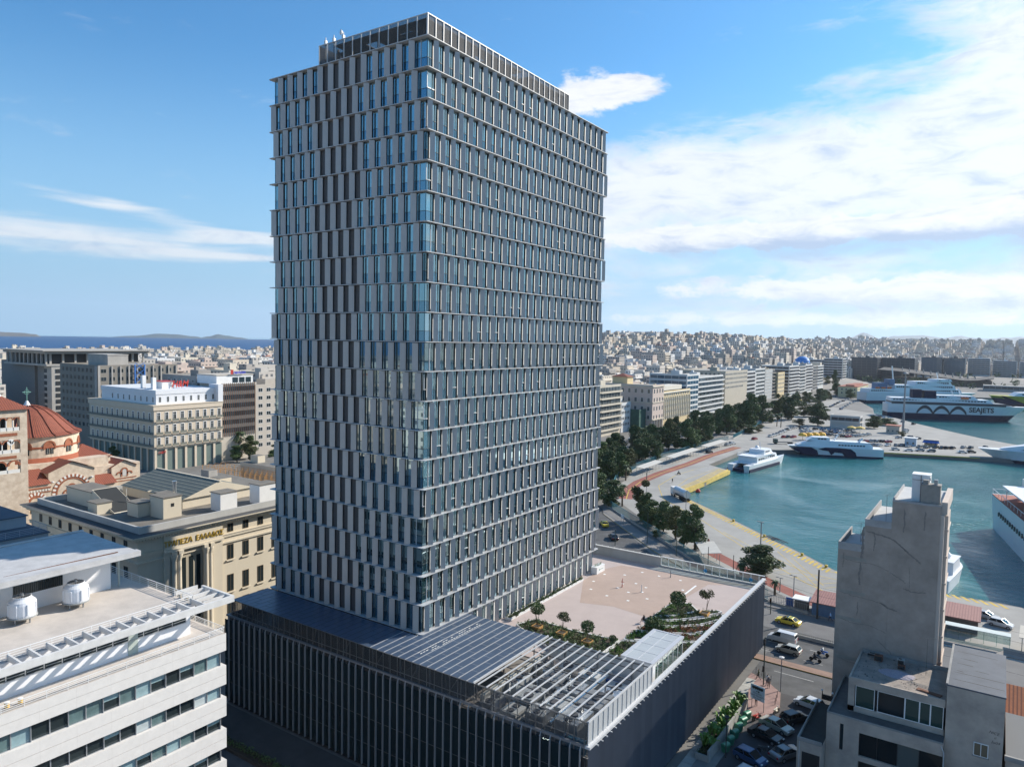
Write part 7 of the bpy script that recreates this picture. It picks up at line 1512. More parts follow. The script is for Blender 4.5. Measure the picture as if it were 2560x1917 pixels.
# right white ferry bow
T = ship('fast_ferry', 'white fast ferry with sharp bow and dark stripe entering at the right edge', 84, 352, 180+2)
hull(T, 66, 11, 6, 9, navy, hullw, 1.6)
q = MB(); q.loft([sec(-30, 5, 5.8, 10.6), sec(-6, 5, 5.8, 10.8), sec(14, 4.4, 5.8, 9.0), sec(24, 2.4, 5.8, 6.6)]); q.build('superstructure', [shw], T, world=False)
q = MB()
for s in (-1, 1): q.add([(16.5, s*4.3, 6.6), (-28, s*5.0, 6.8), (-28, s*4.5, 9.2), (8, s*4.2, 8.4)], [(0, 1, 2, 3) if s > 0 else (3, 2, 1, 0)])
q.build('window_strip', [shg], T, world=False)
# large ferry bow, near right
T = ship('ferry', 'big white ferry stern with round portholes and open red decks at the right edge', 73.4, 160.3, -78.7); T.scale = (1, 1, 1.2)
q = MB(); q.loft([[(-34, -8, -.5), (-34, 8, -.5), (-36, 8.4, 8.6), (-36, -8.4, 8.6)], [(30, -8.5, -.5), (30, 8.5, -.5), (30, 8.8, 8.6), (30, -8.8, 8.6)]]); q.build('hull', [hullw], T, world=False)
q = MB(); q.box(-34, -8.7, 8.6, 30, 8.7, 8.8); q.build('deck', [mat('deck_red', (.30, .09, .06), .8)], T, world=False)
q = MB()
for k in range(18):
    for s in (-1, 1): q.cone((-25+k*2.6, s*8.5, 5.2), (-25+k*2.6, s*8.78, 5.2), .55, .55, 10)
q.build('porthole', [shg], T, world=False)
q = MB(); q.box(-28, -7.5, 11.6, 30, 7.5, 11.9); q.box(-31, -2.0, 8.8, -29, -.2, 13.5); q.box(-10, -6, 8.8, 30, 6, 11.6)
for k in range(18):
    for s in (-8.3, 8.3): q.tube([(-35+k*3.6, s, 8.8), (-35+k*3.6, s, 9.9)], .06, 4)
for s in (-8.3, 8.3): q.tube([(-35.5, s, 9.9), (28, s, 9.9)], .07, 4)
q.tube([(-35.5, -8.3, 9.9), (-35.5, 8.3, 9.9)], .07, 4); q.tube([(-27, -6.5, 8.8), (-27, -6.5, 11.6)], .12, 5); q.tube([(-27, 6.5, 8.8), (-27, 6.5, 11.6)], .12, 5); q.build('upper_deck', [shw], T, world=False)
# little white launch behind the grey tower block
T = ship('launch', 'small white motor launch moored at the quay behind the tall grey building', 50.6, 125, 82, 'boat'); T.scale = (1.25, 1.1, 1.35)
hull(T, 15, 4.2, 2.2, 2, shw, shw, .3); deckhouse(T, -3, 4, 3.4, 2.2, 4.2, rake=.8, nm='cabin', band=False); q = MB(); q.box(-3.4, -1.8, 4.2, 3, 1.8, 4.35); q.lathe([(.5, 0), (.7, .5), (.2, .9)], 10, c=(0, 0, 4.4)); q.build('roof', [shw], T, world=False)
for i, (x, y, z, r_, m_, lab) in enumerate(((-30.6, 187, -16.4, .9, redp, 'red buoy floating beside the yellow quay edge'),)):
    q = MB(); q.lathe([(0, -r_), (r_*.8, -r_*.5), (r_, 0), (r_*.7, r_*.6), (0, r_)], 12, c=(x, y, z)); meta(q.build('buoy', [m_], loc=(x, y, z)), lab, 'buoy')
# ------------------------------------------------------------------ cars
CARCOL = dict(w=(.62, .62, .61), s=(.36, .37, .38), g=(.16, .165, .17), k=(.02, .021, .024), r=(.32, .02, .02), b=(.04, .09, .19), y=(.72, .55, .05), c=(.46, .43, .36))
CN = dict(w='white', s='silver', g='grey', k='black', r='red', b='blue', y='yellow', c='champagne')
cpaint = {k: mat('car_paint_'+CN[k], v, .28, .15, spec=.7) for k, v in CARCOL.items()}
cglass = glass_mat('car_glass', (.01, .013, .015), f0=1.6, rough=.03); rim = mat('wheel_rim', (.35, .35, .36), .35, .6); lampw = mat('headlight', (.7, .7, .68), .15); lampr = mat('taillight', (.35, .01, .01), .25)
def car_shape(kind):
    # (x, z) profile, front at +X
    if kind == 'sedan': low = [(-2.25, .35), (-2.28, .82), (-2.1, .95), (-1.55, .98), (1.0, .95), (2.0, .80), (2.2, .62), (2.2, .32)]; cab = [(-1.65, .96), (-1.0, 1.40), (.25, 1.42), (1.15, .94)]
    elif kind == 'hatch': low = [(-2.0, .35), (-2.05, .85), (-1.9, 1.0), (1.0, .98), (1.75, .84), (1.98, .62), (1.98, .32)]; cab = [(-1.95, .98), (-1.55, 1.46), (.25, 1.50), (1.15, .96)]
    elif kind == 'van': low = [(-2.4, .4), (-2.42, 1.25), (1.35, 1.22), (2.25, .95), (2.4, .7), (2.4, .35)]; cab = [(-2.38, 1.2), (-2.3, 1.95), (.75, 1.97), (1.6, 1.18)]
    return low, cab
def car_parts(kind):
    low, cab = car_shape(kind); W_ = .88 if kind != 'van' else .95; q = MB(); n = len(low)
    def ring(y, k): return [(x*(1-.02*k), y, z if z < .5 else z-.03*k) for x, z in low]
    q.loft([ring(-W_+.0, 1), ring(-W_+.08, 0), ring(W_-.08, 0), ring(W_-.0, 1)][:4], 0)
    body = q
    g_ = MB(); t_ = W_*.80; b_ = W_-.05; (x0, z0), (x1, z1), (x2, z2), (x3, z3) = cab
    g_.add([(x0, -b_, z0), (x0, b_, z0), (x3, b_, z3), (x3, -b_, z3), (x1, -t_, z1-.02), (x1, t_, z1-.02), (x2, t_, z2-.02), (x2, -t_, z2-.02)], [(0, 3, 7, 4), (3, 2, 6, 7), (2, 1, 5, 6), (1, 0, 4, 5)], 0)
    body.add([(x1-.02, -t_-.02, z1-.05), (x1-.02, t_+.02, z1-.05), (x2+.05, t_+.02, z2-.05), (x2+.05, -t_-.02, z2-.05), (x1+.1, -t_+.1, z1+.02), (x1+.1, t_-.1, z1+.02), (x2-.08, t_-.1, z2+.02), (x2-.08, -t_+.1, z2+.02)], [(0, 3, 7, 4), (3, 2, 6, 7), (2, 1, 5, 6), (1, 0, 4, 5), (4, 7, 6, 5)])
    for s in (-1, 1):
        for a, c in (((x0, z0), (x1, z1)), ((x2, z2), (x3, z3)), (((x0+x3)/2, z0), ((x1+x2)/2, z1))): body.tube([(a[0], s*(b_+.01), a[1]-.02), (c[0], s*(t_+.015), c[1]-.03)], .045, 4)
        if kind == 'van':
            body.add([(x0, s*(b_+.02), z0), (.1, s*(b_+.02), z0), (.05, s*(t_+.03), z1-.03), (x1, s*(t_+.03), z1-.03)], [(0, 1, 2, 3) if s < 0 else (3, 2, 1, 0)])
    return body, g_
def wheel_mb(): q = MB(); q.cone((0, -.1, 0), (0, .1, 0), .32, .32, 16, 0); q.cone((0, -.11, 0), (0, .11, 0), .2, .2, 12, 1); return q
WHM = wheel_mb().mesh('wheel', [rubber, rim]); CARM = {}
for kd in ('sedan', 'hatch', 'van'): b_, g_ = car_parts(kd); CARM[kd] = (b_, g_.mesh('window', [cglass]))
BODYM = {}
def near_car(x, y, deg, kind, c, label, z=G, group='cars on the street and in the car park', name='parked_car', taxi=False):
    T = thing(name, label, 'van' if kind == 'van' else ('taxi' if taxi else 'car'), (x, y, z), R(deg), group)
    if (kind, c) not in BODYM: BODYM[(kind, c)] = CARM[kind][0].mesh('body', [cpaint[c]])
    put(BODYM[(kind, c)], 'body', T, world=False); put(CARM[kind][1], 'window', T, world=False)
    W_ = .80; xs = (1.35, -1.3) if kind != 'van' else (1.5, -1.5)
    for wx in xs:
        for s in (-1, 1): put(WHM, 'wheel', T, (wx, s*W_, .32), world=False)
    lo = car_shape(kind)[0]; xf = lo[-2][0]; xr = lo[1][0]
    for s in (-1, 1):
        q = MB(); q.box(xf-.25, s*.62-.16, .58, xf-.0, s*.62+.16, .74); q.build('headlight', [lampw], T, world=False)
        q = MB(); q.box(xr-.02, s*.68-.13, .62, xr+.06, s*.68+.13, .86 if kind != 'van' else 1.2); q.build('taillight', [lampr], T, world=False)
    return T
T = near_car(28.0, 71.6, -172+180*0, 'sedan', 'y', 'yellow taxi with its front door open on the far carriageway', name='taxi', taxi=True); T.rotation_euler.z = R(174)
q = MB(); q.box(.25, -1.35, .45, .33, -.9, 1.0); q.build('door', [cpaint['y']], T, world=False); q = MB(); q.box(-.15, -.55, 1.44, .15, .55, 1.47); q.build('sunroof', [cglass], T, world=False)
near_car(-32.4, 115.6, 128, 'sedan', 'y', 'yellow taxi in shade beside the tower', name='taxi', taxi=True); near_car(-24.2, 104.6, 130, 'sedan', 'k', 'black car driving in the shaded street beside the tower')
near_car(29.2, 62.4, 176, 'van', 'w', 'white panel van with side lettering on the main road'); near_car(31.2, 58.4, 174, 'hatch', 'c', 'champagne hatchback beside the white van')
near_car(38.2, 40.8, 168, 'hatch', 'w', 'white small car half hidden by the burnt beam'); near_car(37.4, 35.4, 60, 'hatch', 'k', 'black hatchback parked at an angle below the white car')
near_car(35.9, 31.8, -18, 'sedan', 'c', 'pale old sedan with white roof in the car park'); near_car(35.4, 28.4, -14, 'sedan', 'k', 'black sedan parked between the pale sedan and the blue-grey cars')
near_car(38.6, 25.6, 62, 'sedan', 'g', 'dark grey sedan parked near the ruin'); near_car(35.2, 22.0, -16, 'hatch', 'b', 'blue-grey estate car near the lower edge'); near_car(36.5, 17.8, -15, 'hatch', 's', 'silver car cut by the lower edge of the picture')
near_car(58.5, 97.9, -14, 'sedan', 's', 'silver car on the quay right of the tall grey building, farther one'); near_car(61.0, 94.6, -14, 'hatch', 'w', 'white car on the quay right of the tall grey building, nearer one'); near_car(38.6, 78.5, 174, 'hatch', 'w', 'white car behind the tall grey building')
q = MB(); vt = [o for o in COL.objects if o.get('label', '').startswith('white panel van')][0]
text_mesh('side_lettering', 'van service', .42, .005, mat('lettering_dark', (.05, .05, .05), .6), vt, (0, 0, 0), (R(90), 0, 0), .15); [setattr(o, 'location', (-.3, -.96, 1.25)) for o in COL.objects if o.name == 'side_lettering']
FARM = {}
for kd in ('sedan', 'hatch'):
    for c in CARCOL:
        q = MB(); b_, _ = car_parts(kd); q.v = list(b_.v); q.f = list(b_.f); q.m = list(b_.m); q.c = list(b_.c); _, g_ = car_parts(kd); q.add(g_.v, g_.f, 1)
        for wx in (1.35, -1.3):
            for s in (-.8, .8): q.cone((wx, s-.1, .32), (wx, s+.1, .32), .33, .33, 10, 2)
        FARM[(kd, c)] = q.mesh('car', [cpaint[c], cglass, rubber])
ar = random.Random(12)
FAR_CARS = FAR_CARS+[(round(-101+ar.uniform(-4, 4), 1), round(y+ar.uniform(-2, 2), 1), ar.choice('wskgyr'), 90) for y in range(205, 700, 14)]
rows = {90: 'traffic of the waterfront avenue', 18: 'front row along the pier edge', 70: 'second row behind the pier edge', 60: 'middle rows on the pier', 65: 'large car park on the pier', 80: 'far quay car park behind the pavilion', 75: 'rows along the quay fence'}
cnt_row = {}
for x, y, c, hd in sorted(FAR_CARS, key=lambda a: (a[3], a[0])):
    k = cnt_row.get((hd, c), 0); cnt_row[(hd, c)] = k+1
    o = bpy.data.objects.new('parked_car', FARM[('sedan' if (int(x*10)+int(y)) % 2 else 'hatch', c)]); COL.objects.link(o); o.location = (x, y, G+.01); o.rotation_euler = (0, 0, R(hd+(180 if (int(x*7) % 2) else 0)+rnd.uniform(-4, 4)))
    meta(o, '%s %s car from the left in the %s' % (ORD[k], CN[c], rows[hd]), 'car', 'cars parked on the quays')
# tanker lorry, flatbed and pickup
T = thing('tanker_lorry', 'white tanker lorry parked at the corner of the quay', 'lorry', (-28.8, 164.6, G), R(135))
q = MB(); q.box(3.4, -1.2, .6, 5.4, 1.2, 3.1); q.build('cab', [white], T, world=False); q = MB(); q.box(5.4, -1.05, 1.8, 5.44, 1.05, 2.8); q.build('windscreen', [cglass], T, world=False)
q = MB(); q.cone((-5.4, 0, 2.35), (3.0, 0, 2.35), 1.25, 1.25, 20); q.build('tank', [mat('tank_pale', (.62, .62, .62), .35, .3)], T, world=False); q = MB(); q.box(-5.5, -.5, .7, 5, .5, 1.1); q.box(-5.5, -1.2, .5, -1, 1.2, .8); q.build('chassis', [mat('chassis_dark', (.03, .03, .03), .6)], T, world=False)
for wx in (-4.6, -3.4, -2.2, 2.2, 4.4):
    for s in (-1.05, 1.05): q = MB(); q.cone((wx, s-.15, .5), (wx, s+.15, .5), .5, .5, 14); q.build('wheel', [rubber], T, world=False)
T = thing('flatbed_lorry', 'dark green empty flatbed lorry on the quay by the pier', 'lorry', (-35, 328, G), R(29)); q = MB(); q.box(-5, -1.2, .6, -3, 1.2, 2.7); q.build('cab', [mat('lorry_green', (.04, .07, .06), .5)], T, world=False); q = MB(); q.box(-2.9, -1.2, .9, 5, 1.2, 1.2); q.build('flatbed', [mat('chassis_dark', (.03, .03, .03))], T, world=False)
for wx in (-4, 3, 4.1):
    for s in (-1.05, 1.05): q = MB(); q.cone((wx, s-.15, .5), (wx, s+.15, .5), .5, .5, 12); q.build('wheel', [rubber], T, world=False)
# motorcycles and riders
def moto(x, y, deg, m, label, nm='motorcycle'):
    T = thing(nm, label, 'motorbike', (x, y, G), R(deg), 'motorbikes'); q = MB(); q.tube([(-.55, 0, .75), (-.1, 0, .80), (.35, 0, .82)], [.12, .14, .12], 8); q.tube([(-.2, 0, .45), (.25, 0, .45)], .16, 8); q.tube([(.72, 0, .32), (.42, 0, 1.0)], .035, 5); q.tube([(.42, -.35, 1.02), (.42, .35, 1.02)], .02, 5); q.box(-.75, -.1, .78, -.35, .1, .9); q.build('frame', [m], T, world=False)
    for wx in (-.68, .74): q = MB(); q.cone((wx, -.06, .32), (wx, .06, .32), .32, .32, 14); q.build('wheel', [rubber], T, world=False)
    q = MB(); q.lathe([(.0, .1), (.08, .08), (.09, 0)], 8, c=(.5, 0, .92)); q.build('headlight', [lampw], T, world=False); return T
moto(35.7, 57.5, 168, mat('moto_black', (.02, .02, .02), .4), 'black motorcycle with rider on the main road, nearer one'); moto(36.3, 60.6, 168, bluep, 'blue motorcycle with windscreen beside the black one, farther'); moto(-45.6, 207, 150, mat('moto_black', (.02, .02, .02)), 'small motorcycle riding along the quay road'); moto(34.8, 36.0, 80, mat('scooter_cream', (.55, .50, .40), .4), 'cream scooter parked at the pavement corner', 'scooter'); moto(36.1, 24.9, 20, mat('moto_black', (.02, .02, .02)), 'dark scooter parked between the black sedan and grey car', 'scooter'); moto(33.0, 32.6, 70, redp, 'red scooter beside the green bins', 'scooter')
def rider(x, y, deg, top, lab): person(x, y, G-.02, R(deg-90), 'ride', top, blk, mat('helmet_dark', (.03, .03, .03), .3), lab, group='people')
rider(35.7, 57.5, 168, blk, 'rider in black on the nearer motorcycle'); rider(36.3, 60.6, 168, wh, 'rider in pale jacket on the blue motorcycle'); rider(-45.6, 207, 150, grey_c, 'rider on the small motorcycle on the quay road')
person(29.9, 44.9, G+.14, R(110), 'walk', grn, blk, hairm, 'person in dark green jacket striding across the pavement', group='people')
person(31.5, 43.8, G+.14, R(20), 'stand', wh, nav, hairm, 'person in white top standing by the traffic light pole', group='people'); person(31.9, 43.2, G+.14, R(200), 'stand', grey_c, blk, hairm, 'person in grey facing the one in white at the traffic light', group='people')
person(34.3, 77.6, G+.14, R(120), 'walk', lbl, nav, hairm, 'person in light blue shirt walking past the red-roofed shed', group='people')
person(-2.0, 114.8, G, R(40), 'stand', redc, blk, hairm, 'person in red near the white canopy, right of the pair', group='people'); person(-3.2, 115.7, G, R(220), 'stand', blk, nav, hairm, 'person in black near the white canopy, left of the pair', group='people')
person(-41.1, 188.7, G, R(0), 'walk', grn, blk, hairm, 'person in dark clothes walking alone on the quay road', group='people'); person(31.9, 36.4, G+.14, R(0), 'stand', blk, blk, hairm, 'person in black half hidden behind the white notice board', group='people')
person(17.7, 28.6, PT+.03, R(70), 'sit', blk, blk, hairm, 'person in black crouching at the garden edge on the podium deck', group='people')
# thin sculpture-like figures on the deck
for i, (x, y, m_, lab) in enumerate(((8.3, 40.9, mat('sculpture_red', (.40, .10, .08), .6), 'slim reddish figure sculpture on the podium deck'), (11.9, 40.6, white, 'slim white rod sculpture on the podium deck'), (12.9, 50.6, steel, 'low curled wire sculpture farther back on the podium deck'))):
    q = MB(); q.tube([(0, 0, 0), (.02, .03, .5), (-.02, 0, .95), (.05, .05, 1.3)], [.1, .07, .09, .05], 6)
    if i == 0: q.tube([(0, 0, .9), (.22, .1, .7), (.3, .12, .95)], .04, 5); q.lathe([(0, .12), (.1, .05), (0, -.1)], 8, c=(.06, .05, 1.4))
    o = q.build('sculpture', [m_]); o.location = (x, y, PT+.03); meta(o, lab, 'sculpture', 'sculptures on the deck')
# ------------------------------------------------------------------ street furniture
polem = mat('pole_green', (.045, .07, .06), .6); poleg = mat('pole_grey', (.25, .25, .25), .6); poled = mat('pole_dark', (.05, .045, .04), .8)
pl = ['tall grey lamp post with double head beside the broad tree at the quay', 'short dark post left of the broad tree', 'dark post at the end of the white canopy', 'dark wooden pole beside the red-roofed shed', 'thin lamp post left of the red-roofed shed', 'short lamp post behind the podium corner', 'dark green pole in front of the quayside trees, left one', 'dark green pole in front of the quayside trees, right one', 'short green post in the shaded street beside the tower', 'tall lamp post behind the tanker lorry', 'lamp post at the bend of the quay road', 'grey post in front of the white canopy', 'slim lamp post beside the white canopy', 'tall grey pole in front of the corner mansion', 'grey pole behind the quay fence trees', 'pale pole among the trees beside the tower', 'short pole at the near end of the quay shelters', 'grey pole between trees beyond the quay shelters', 'grey pole near the foot of the beige office']
for i, (x, y, h) in enumerate(POLES):
    q = MB(); r_ = .16 if i == 0 else (.2 if i in (3,) else .1); q.tube([(0, 0, 0), (0, 0, h)], [r_, r_*.75], 8)
    if i in (0, 4, 5, 9, 10, 12): q.tube([(0, 0, h-.1), (-.6, .2, h)], .05, 5); q.box(-.95, .05, h-.06, -.4, .35, h+.08); q.box(.1, -.3, h-.06, .6, 0, h+.08)
    o = q.build('lamp_post' if i in (0, 4, 5, 9, 10, 12) else 'pole', [poleg if i in (0, 4, 5, 9, 10, 13, 14, 15, 17, 18) else (poled if i in (1, 2, 3) else polem)]); o.location = (x, y, G); meta(o, pl[i], 'lamp post' if i in (0, 4, 5, 9, 10, 12) else 'pole', 'poles and lamp posts')
T = thing('floodlight_mast', 'very tall floodlight mast in front of the lettered ferry', 'mast', (11.2, 423.8, G)); q = MB(); q.tube([(11.2, 423.8, G), (11.2, 423.8, 21)], [.7, .35], 8); q.build('pole', [poleg], T); q = MB(); q.lathe([(1.6, 21), (1.9, 21.4), (.4, 22.2)], 12, c=(11.2, 423.8, 0)); q.build('light_ring', [poleg], T)
def tlight(x, y, h, lab):
    T = thing('traffic_light', lab, 'traffic light', (x, y, G), 0, 'traffic lights'); q = MB(); q.tube([(0, 0, 0), (0, 0, h)], .09, 8); q.build('pole', [polem], T, world=False); q = MB(); q.box(-.15, -.35, h-1.1, .15, -.1, h-.2); q.box(-.15, -.35, 2.3, .15, -.1, 3.2); q.build('signal_head', [dark], T, world=False); q = MB(); q.lathe([(0, .02), (.09, 0)], 10, c=(0, -.36, h-.4)); q.build('lens', [mat('lens_amber', (.6, .2, .03), .4)], T, world=False)
tlight(31.0, 43.6, 7.6, 'tall dark green traffic light pole at the podium corner'); tlight(24.6, 53.6, 3.4, 'traffic light on the end of the central island'); tlight(24.0, 74.8, 3.2, 'traffic light with amber lamp behind the podium edge')
for i, (x, y) in enumerate(((33.6, 43.3),)):
    T = thing('street_lamp', 'short street lamp with round head at the pavement corner', 'street lamp', (x, y, G)); q = MB(); q.tube([(x, y, G), (x, y, -9.9)], .07, 6); q.build('pole', [poleg], T); q = MB(); q.lathe([(0, .1), (.4, 0), (.3, -.2), (0, -.25)], 12, c=(x, y, -9.7)); q.build('lamp_head', [lsteel], T)
T = thing('street_lamp', 'dark street lamp with cone head beside the green bins', 'street lamp', (32.4, 21.0, G)); q = MB(); q.tube([(32.4, 21, G), (32.4, 21, -10)], .07, 6); q.build('pole', [poled], T); q = MB(); q.lathe([(.1, .2), (.35, .25), (.2, -.1), (0, -.2)], 12, c=(32.4, 21, -9.9)); q.build('lamp_head', [poled], T)
T = thing('notice_board', 'pale blue direction board with bus pictogram, arrow and Greek text on two posts', 'sign', (32.4, 35.3, G)); q = MB(); q.tube([(31.5, 35.6, G), (31.5, 35.6, -12)], .05, 6); q.tube([(33.3, 35.1, G), (33.3, 35.1, -12)], .05, 6); q.build('post', [steel], T)
an_ = math.atan2(-.5, 1.8); TM = Matrix.Translation((32.35, 35.25, -12.35)) @ Matrix.Rotation(an_, 4, 'Z'); q = MB(); q.box(-1.1, -.03, -1.05, 1.1, .03, 1.05, mx=TM); q.build('board', [mat('board_blue', (.50, .62, .70), .6)], T)
q = MB(); q.box(-.85, -.05, .5, .85, -.031, .85, mx=TM); q.box(-.25, -.05, .15, .25, -.031, .22, mx=TM); q.box(.1, -.05, .08, .3, -.031, .29, mx=TM); [q.box(-.7+k*.3, -.055, .42, -.58+k*.3, -.031, .5, mx=TM) for k in range(5)]; q.build('pictogram', [dark], T)
for k, s_ in enumerate(('Πλατεία', 'Ακτή Μιαούλη', 'Bus Lane')): o = text_mesh('lettering', s_, .34, .004, dark, T, TM @ Vector((0, -.045, -.22-k*.33)), (R(90), 0, an_))
T = thing('road_sign', 'white road sign board on posts on the shaded island beside the tower', 'sign', (-28.6, 119.3, G)); q = MB(); q.tube([(-29.2, 119.8, G), (-29.2, 119.8, -12)], .05, 5); q.tube([(-28, 118.8, G), (-28, 118.8, -12)], .05, 5); q.build('post', [steel], T); q = MB(); q.box(-1.0, -.03, -12.9, 1.0, .03, -11.9, mx=Matrix.Translation((-28.6, 119.3, 0)) @ Matrix.Rotation(R(-38), 4, 'Z')); q.build('board', [mat('board_pale', (.55, .62, .66), .6)], T)
T = thing('road_sign', 'tall sign panel with blue stripes standing behind the podium corner', 'sign', (22.6, 72.5, G)); q = MB(); q.box(22.0, 72.4, -13.2, 23.2, 72.5, -10.0); q.build('board', [mat('panel_greyblue', (.35, .38, .42), .6)], T); q = MB(); q.box(22.1, 72.38, -12.6, 23.1, 72.4, -12.0); q.build('stripe', [bluep], T); q = MB(); q.tube([(22.6, 72.6, G), (22.6, 72.6, -10)], .08, 6); q.build('post', [steel], T)
binm = mat('bin_green', (.04, .20, .11), .5)
bl = ['green wheeled bin nearest the road corner', 'second green wheeled bin from the road corner', 'third green wheeled bin from the road corner', 'fourth green wheeled bin from the road corner', 'fifth green wheeled bin from the road corner', 'green wheeled bin farthest from the road corner']
for k in range(6):
    T = thing('wheeled_bin', bl[k], 'bin', (31.9+.02*k, 31.9-k*1.95, G+.0), R(70), 'green bins along the planter wall'); q = MB(); q.loft([[(-.5, -.38, .15), (.5, -.38, .15), (.5, .38, .15), (-.5, .38, .15)], [(-.62, -.5, 1.1), (.62, -.5, 1.1), (.62, .5, 1.1), (-.62, .5, 1.1)]]); q.build('body', [binm], T, world=False)
    q = MB(); secs = [[(-.64, .52*math.cos(PI*i/6), 1.1+.28*math.sin(PI*i/6)) for i in range(7)], [(.64, .52*math.cos(PI*i/6), 1.1+.28*math.sin(PI*i/6)) for i in range(7)]]; q.loft(secs, close=False, caps=True); q.build('lid', [mat('bin_lid', (.07, .25, .15), .45)], T, world=False); T.scale = (.78, .78, .95)
# planter along the pale path
T = thing('long_planter', 'long concrete planter with banana-like plants along the podium path', 'planter', (30, 27, G)); cz = mat('planter_concrete', (.36, .355, .33), .9, vary=.2, scale=1)
q = MB(); q.box(30.9, 18.4, G, 31.1, 34.3, G+1.6); q.box(29.3, 18.4, G, 29.5, 34.3, G+.9); q.box(29.5, 18.4, G, 30.9, 18.6, G+.9); q.box(30.2, 34.3, G, 31.1, 35.2, G+2.5); q.build('wall', [cz], T); q = MB(); q.box(29.5, 18.6, G, 30.9, 34.3, G+.7); q.build('soil', [mat('soil', (.06, .045, .03))], T)
fresh = mat('banana_green', (.13, .24, .035), .55, vary=.3, scale=2)
def blade(q, base, ang, L_, w, lift, m=0):
    d = Vector((math.cos(ang), math.sin(ang), 0)); s_ = Vector((-d.y, d.x, 0)); pts = []
    for i in range(5): t_ = i/4; p = Vector(base)+d*L_*t_*.8+Vector((0, 0, lift*math.sin(t_*2.0))); ww = w*math.sin(PI*min(.95, t_*.85+.12)); pts.append((p-s_*ww, p+s_*ww))
    for i in range(4): q.add([pts[i][0], pts[i][1], pts[i+1][1], pts[i+1][0]], [(0, 1, 2, 3)], m)
q = MB(); br_ = random.Random(8)
for k in range(42):
    y = 19.6+k*.36; x = br_.uniform(29.7, 30.8); h = br_.uniform(.5, 2.0)
    for j in range(8): blade(q, (x, y, G+.7+h*.3), br_.uniform(0, 6.28), br_.uniform(.7, 1.3), .16, h*.8)
q.build('banana_plants', [fresh], T); q = MB()
for k in range(60): leaf_blob(q, (br_.uniform(29.6, 30.8), br_.uniform(18.8, 34), G+.9), .35, .35, .35, 26, .16, br_, 0, .1)
q.build('ground_cover', [leaf], T)
q = MB()
for k in range(34): leaf_blob(q, (-28+k*1.05+br_.uniform(-.3, .3), -13.7, G+.8), .6, .5, br_.uniform(.4, 1.0), 60, .25, br_, 0, .1)
meta(q.build('hedge', [leaf], loc=(-12, -13.7, G)), 'dark shaded hedge in the street bed in front of the podium', 'hedge')
# sheds, shelters, canopies
corr = stripe_mat('corrugated_red', (.36, .17, .14), (.24, .11, .09), 0, .45, .3, .6, .1, .2, .6)
for x0, y0, x1, y1, z, wm_, lab in ((30.6, 79.2, 40, 84.5, -12.3, mat('shed_blue', (.10, .18, .30), .7, vary=.2, scale=1), 'blue-walled shed with corrugated red roof beside the dark pole'), (46, 86.5, 57.5, 92.5, -12.2, mat('shed_brown', (.10, .08, .07), .8), 'brown shed with corrugated red roof right of the tall grey building')):
    T = thing('shed', lab, 'shed', ((x0+x1)/2, y0, G)); q = MB(); q.box(x0, y0, G, x1, y1, z); q.build('wall', [wm_], T); q = MB(); q.add([(x0-.4, y0-.4, z), (x1+.4, y0-.4, z), (x1+.4, y1+.4, z+.7), (x0-.4, y1+.4, z+.7), (x0-.4, y0-.4, z-.15), (x1+.4, y0-.4, z-.15), (x1+.4, y1+.4, z+.55), (x0-.4, y1+.4, z+.55)], [(0, 1, 2, 3), (7, 6, 5, 4), (0, 4, 5, 1), (1, 5, 6, 2), (2, 6, 7, 3), (3, 7, 4, 0)]); q.build('roof', [corr], T)
T = thing('kiosk', 'small white-roofed kiosk at the fence left of the blue shed', 'kiosk', (28.4, 81, G)); q = MB(); q.box(27.2, 80, G, 29.6, 82, -12.8); q.build('wall', [mat('kiosk_grey', (.15, .15, .15), .7)], T); q = MB(); q.box(26.8, 79.6, -12.8, 30, 82.4, -12.6); q.build('roof', [white], T)
T = thing('bus_shelter', 'glass bus shelter with pale translucent roof right of the tall grey building', 'shelter', (57.5, 82.5, G)); q = MB(); q.box(52.6, 81.5, -12.4, 62.4, 83.4, -12.3); q.build('roof', [mat('shelter_roof', (.58, .62, .58), .4)], T); q = MB()
for k in range(6): q.tube([(52.8+k*1.9, 83.2, G), (52.8+k*1.9, 83.2, -12.4)], .06, 5)
q.box(52.6, 83.3, G+.6, 62.4, 83.34, -12.9); q.build('frame', [gm], T)
T = thing('sun_canopy', 'long beige sheet canopy at the right edge of the quay', 'canopy', (68, 84, G)); q = MB(); q.add([(63.5, 82, -12.2), (76, 81, -12.2), (77, 87, -11.9), (63.8, 88, -11.9), (63.5, 82, -12.3), (76, 81, -12.3), (77, 87, -12.0), (63.8, 88, -12.0)], [(0, 1, 2, 3), (7, 6, 5, 4), (0, 4, 5, 1), (1, 5, 6, 2), (2, 6, 7, 3), (3, 7, 4, 0)]); q.build('sheet', [mat('canvas_beige', (.50, .46, .39), .8)], T); q = MB(); [q.tube([(x, 82.2, G), (x, 82.2, -12.3)], .06, 5) for x in (64, 68, 72, 76)]; q.build('post', [steel], T)
canv = mat('canvas_white', (.52, .50, .45), .8, vary=.15, scale=1)
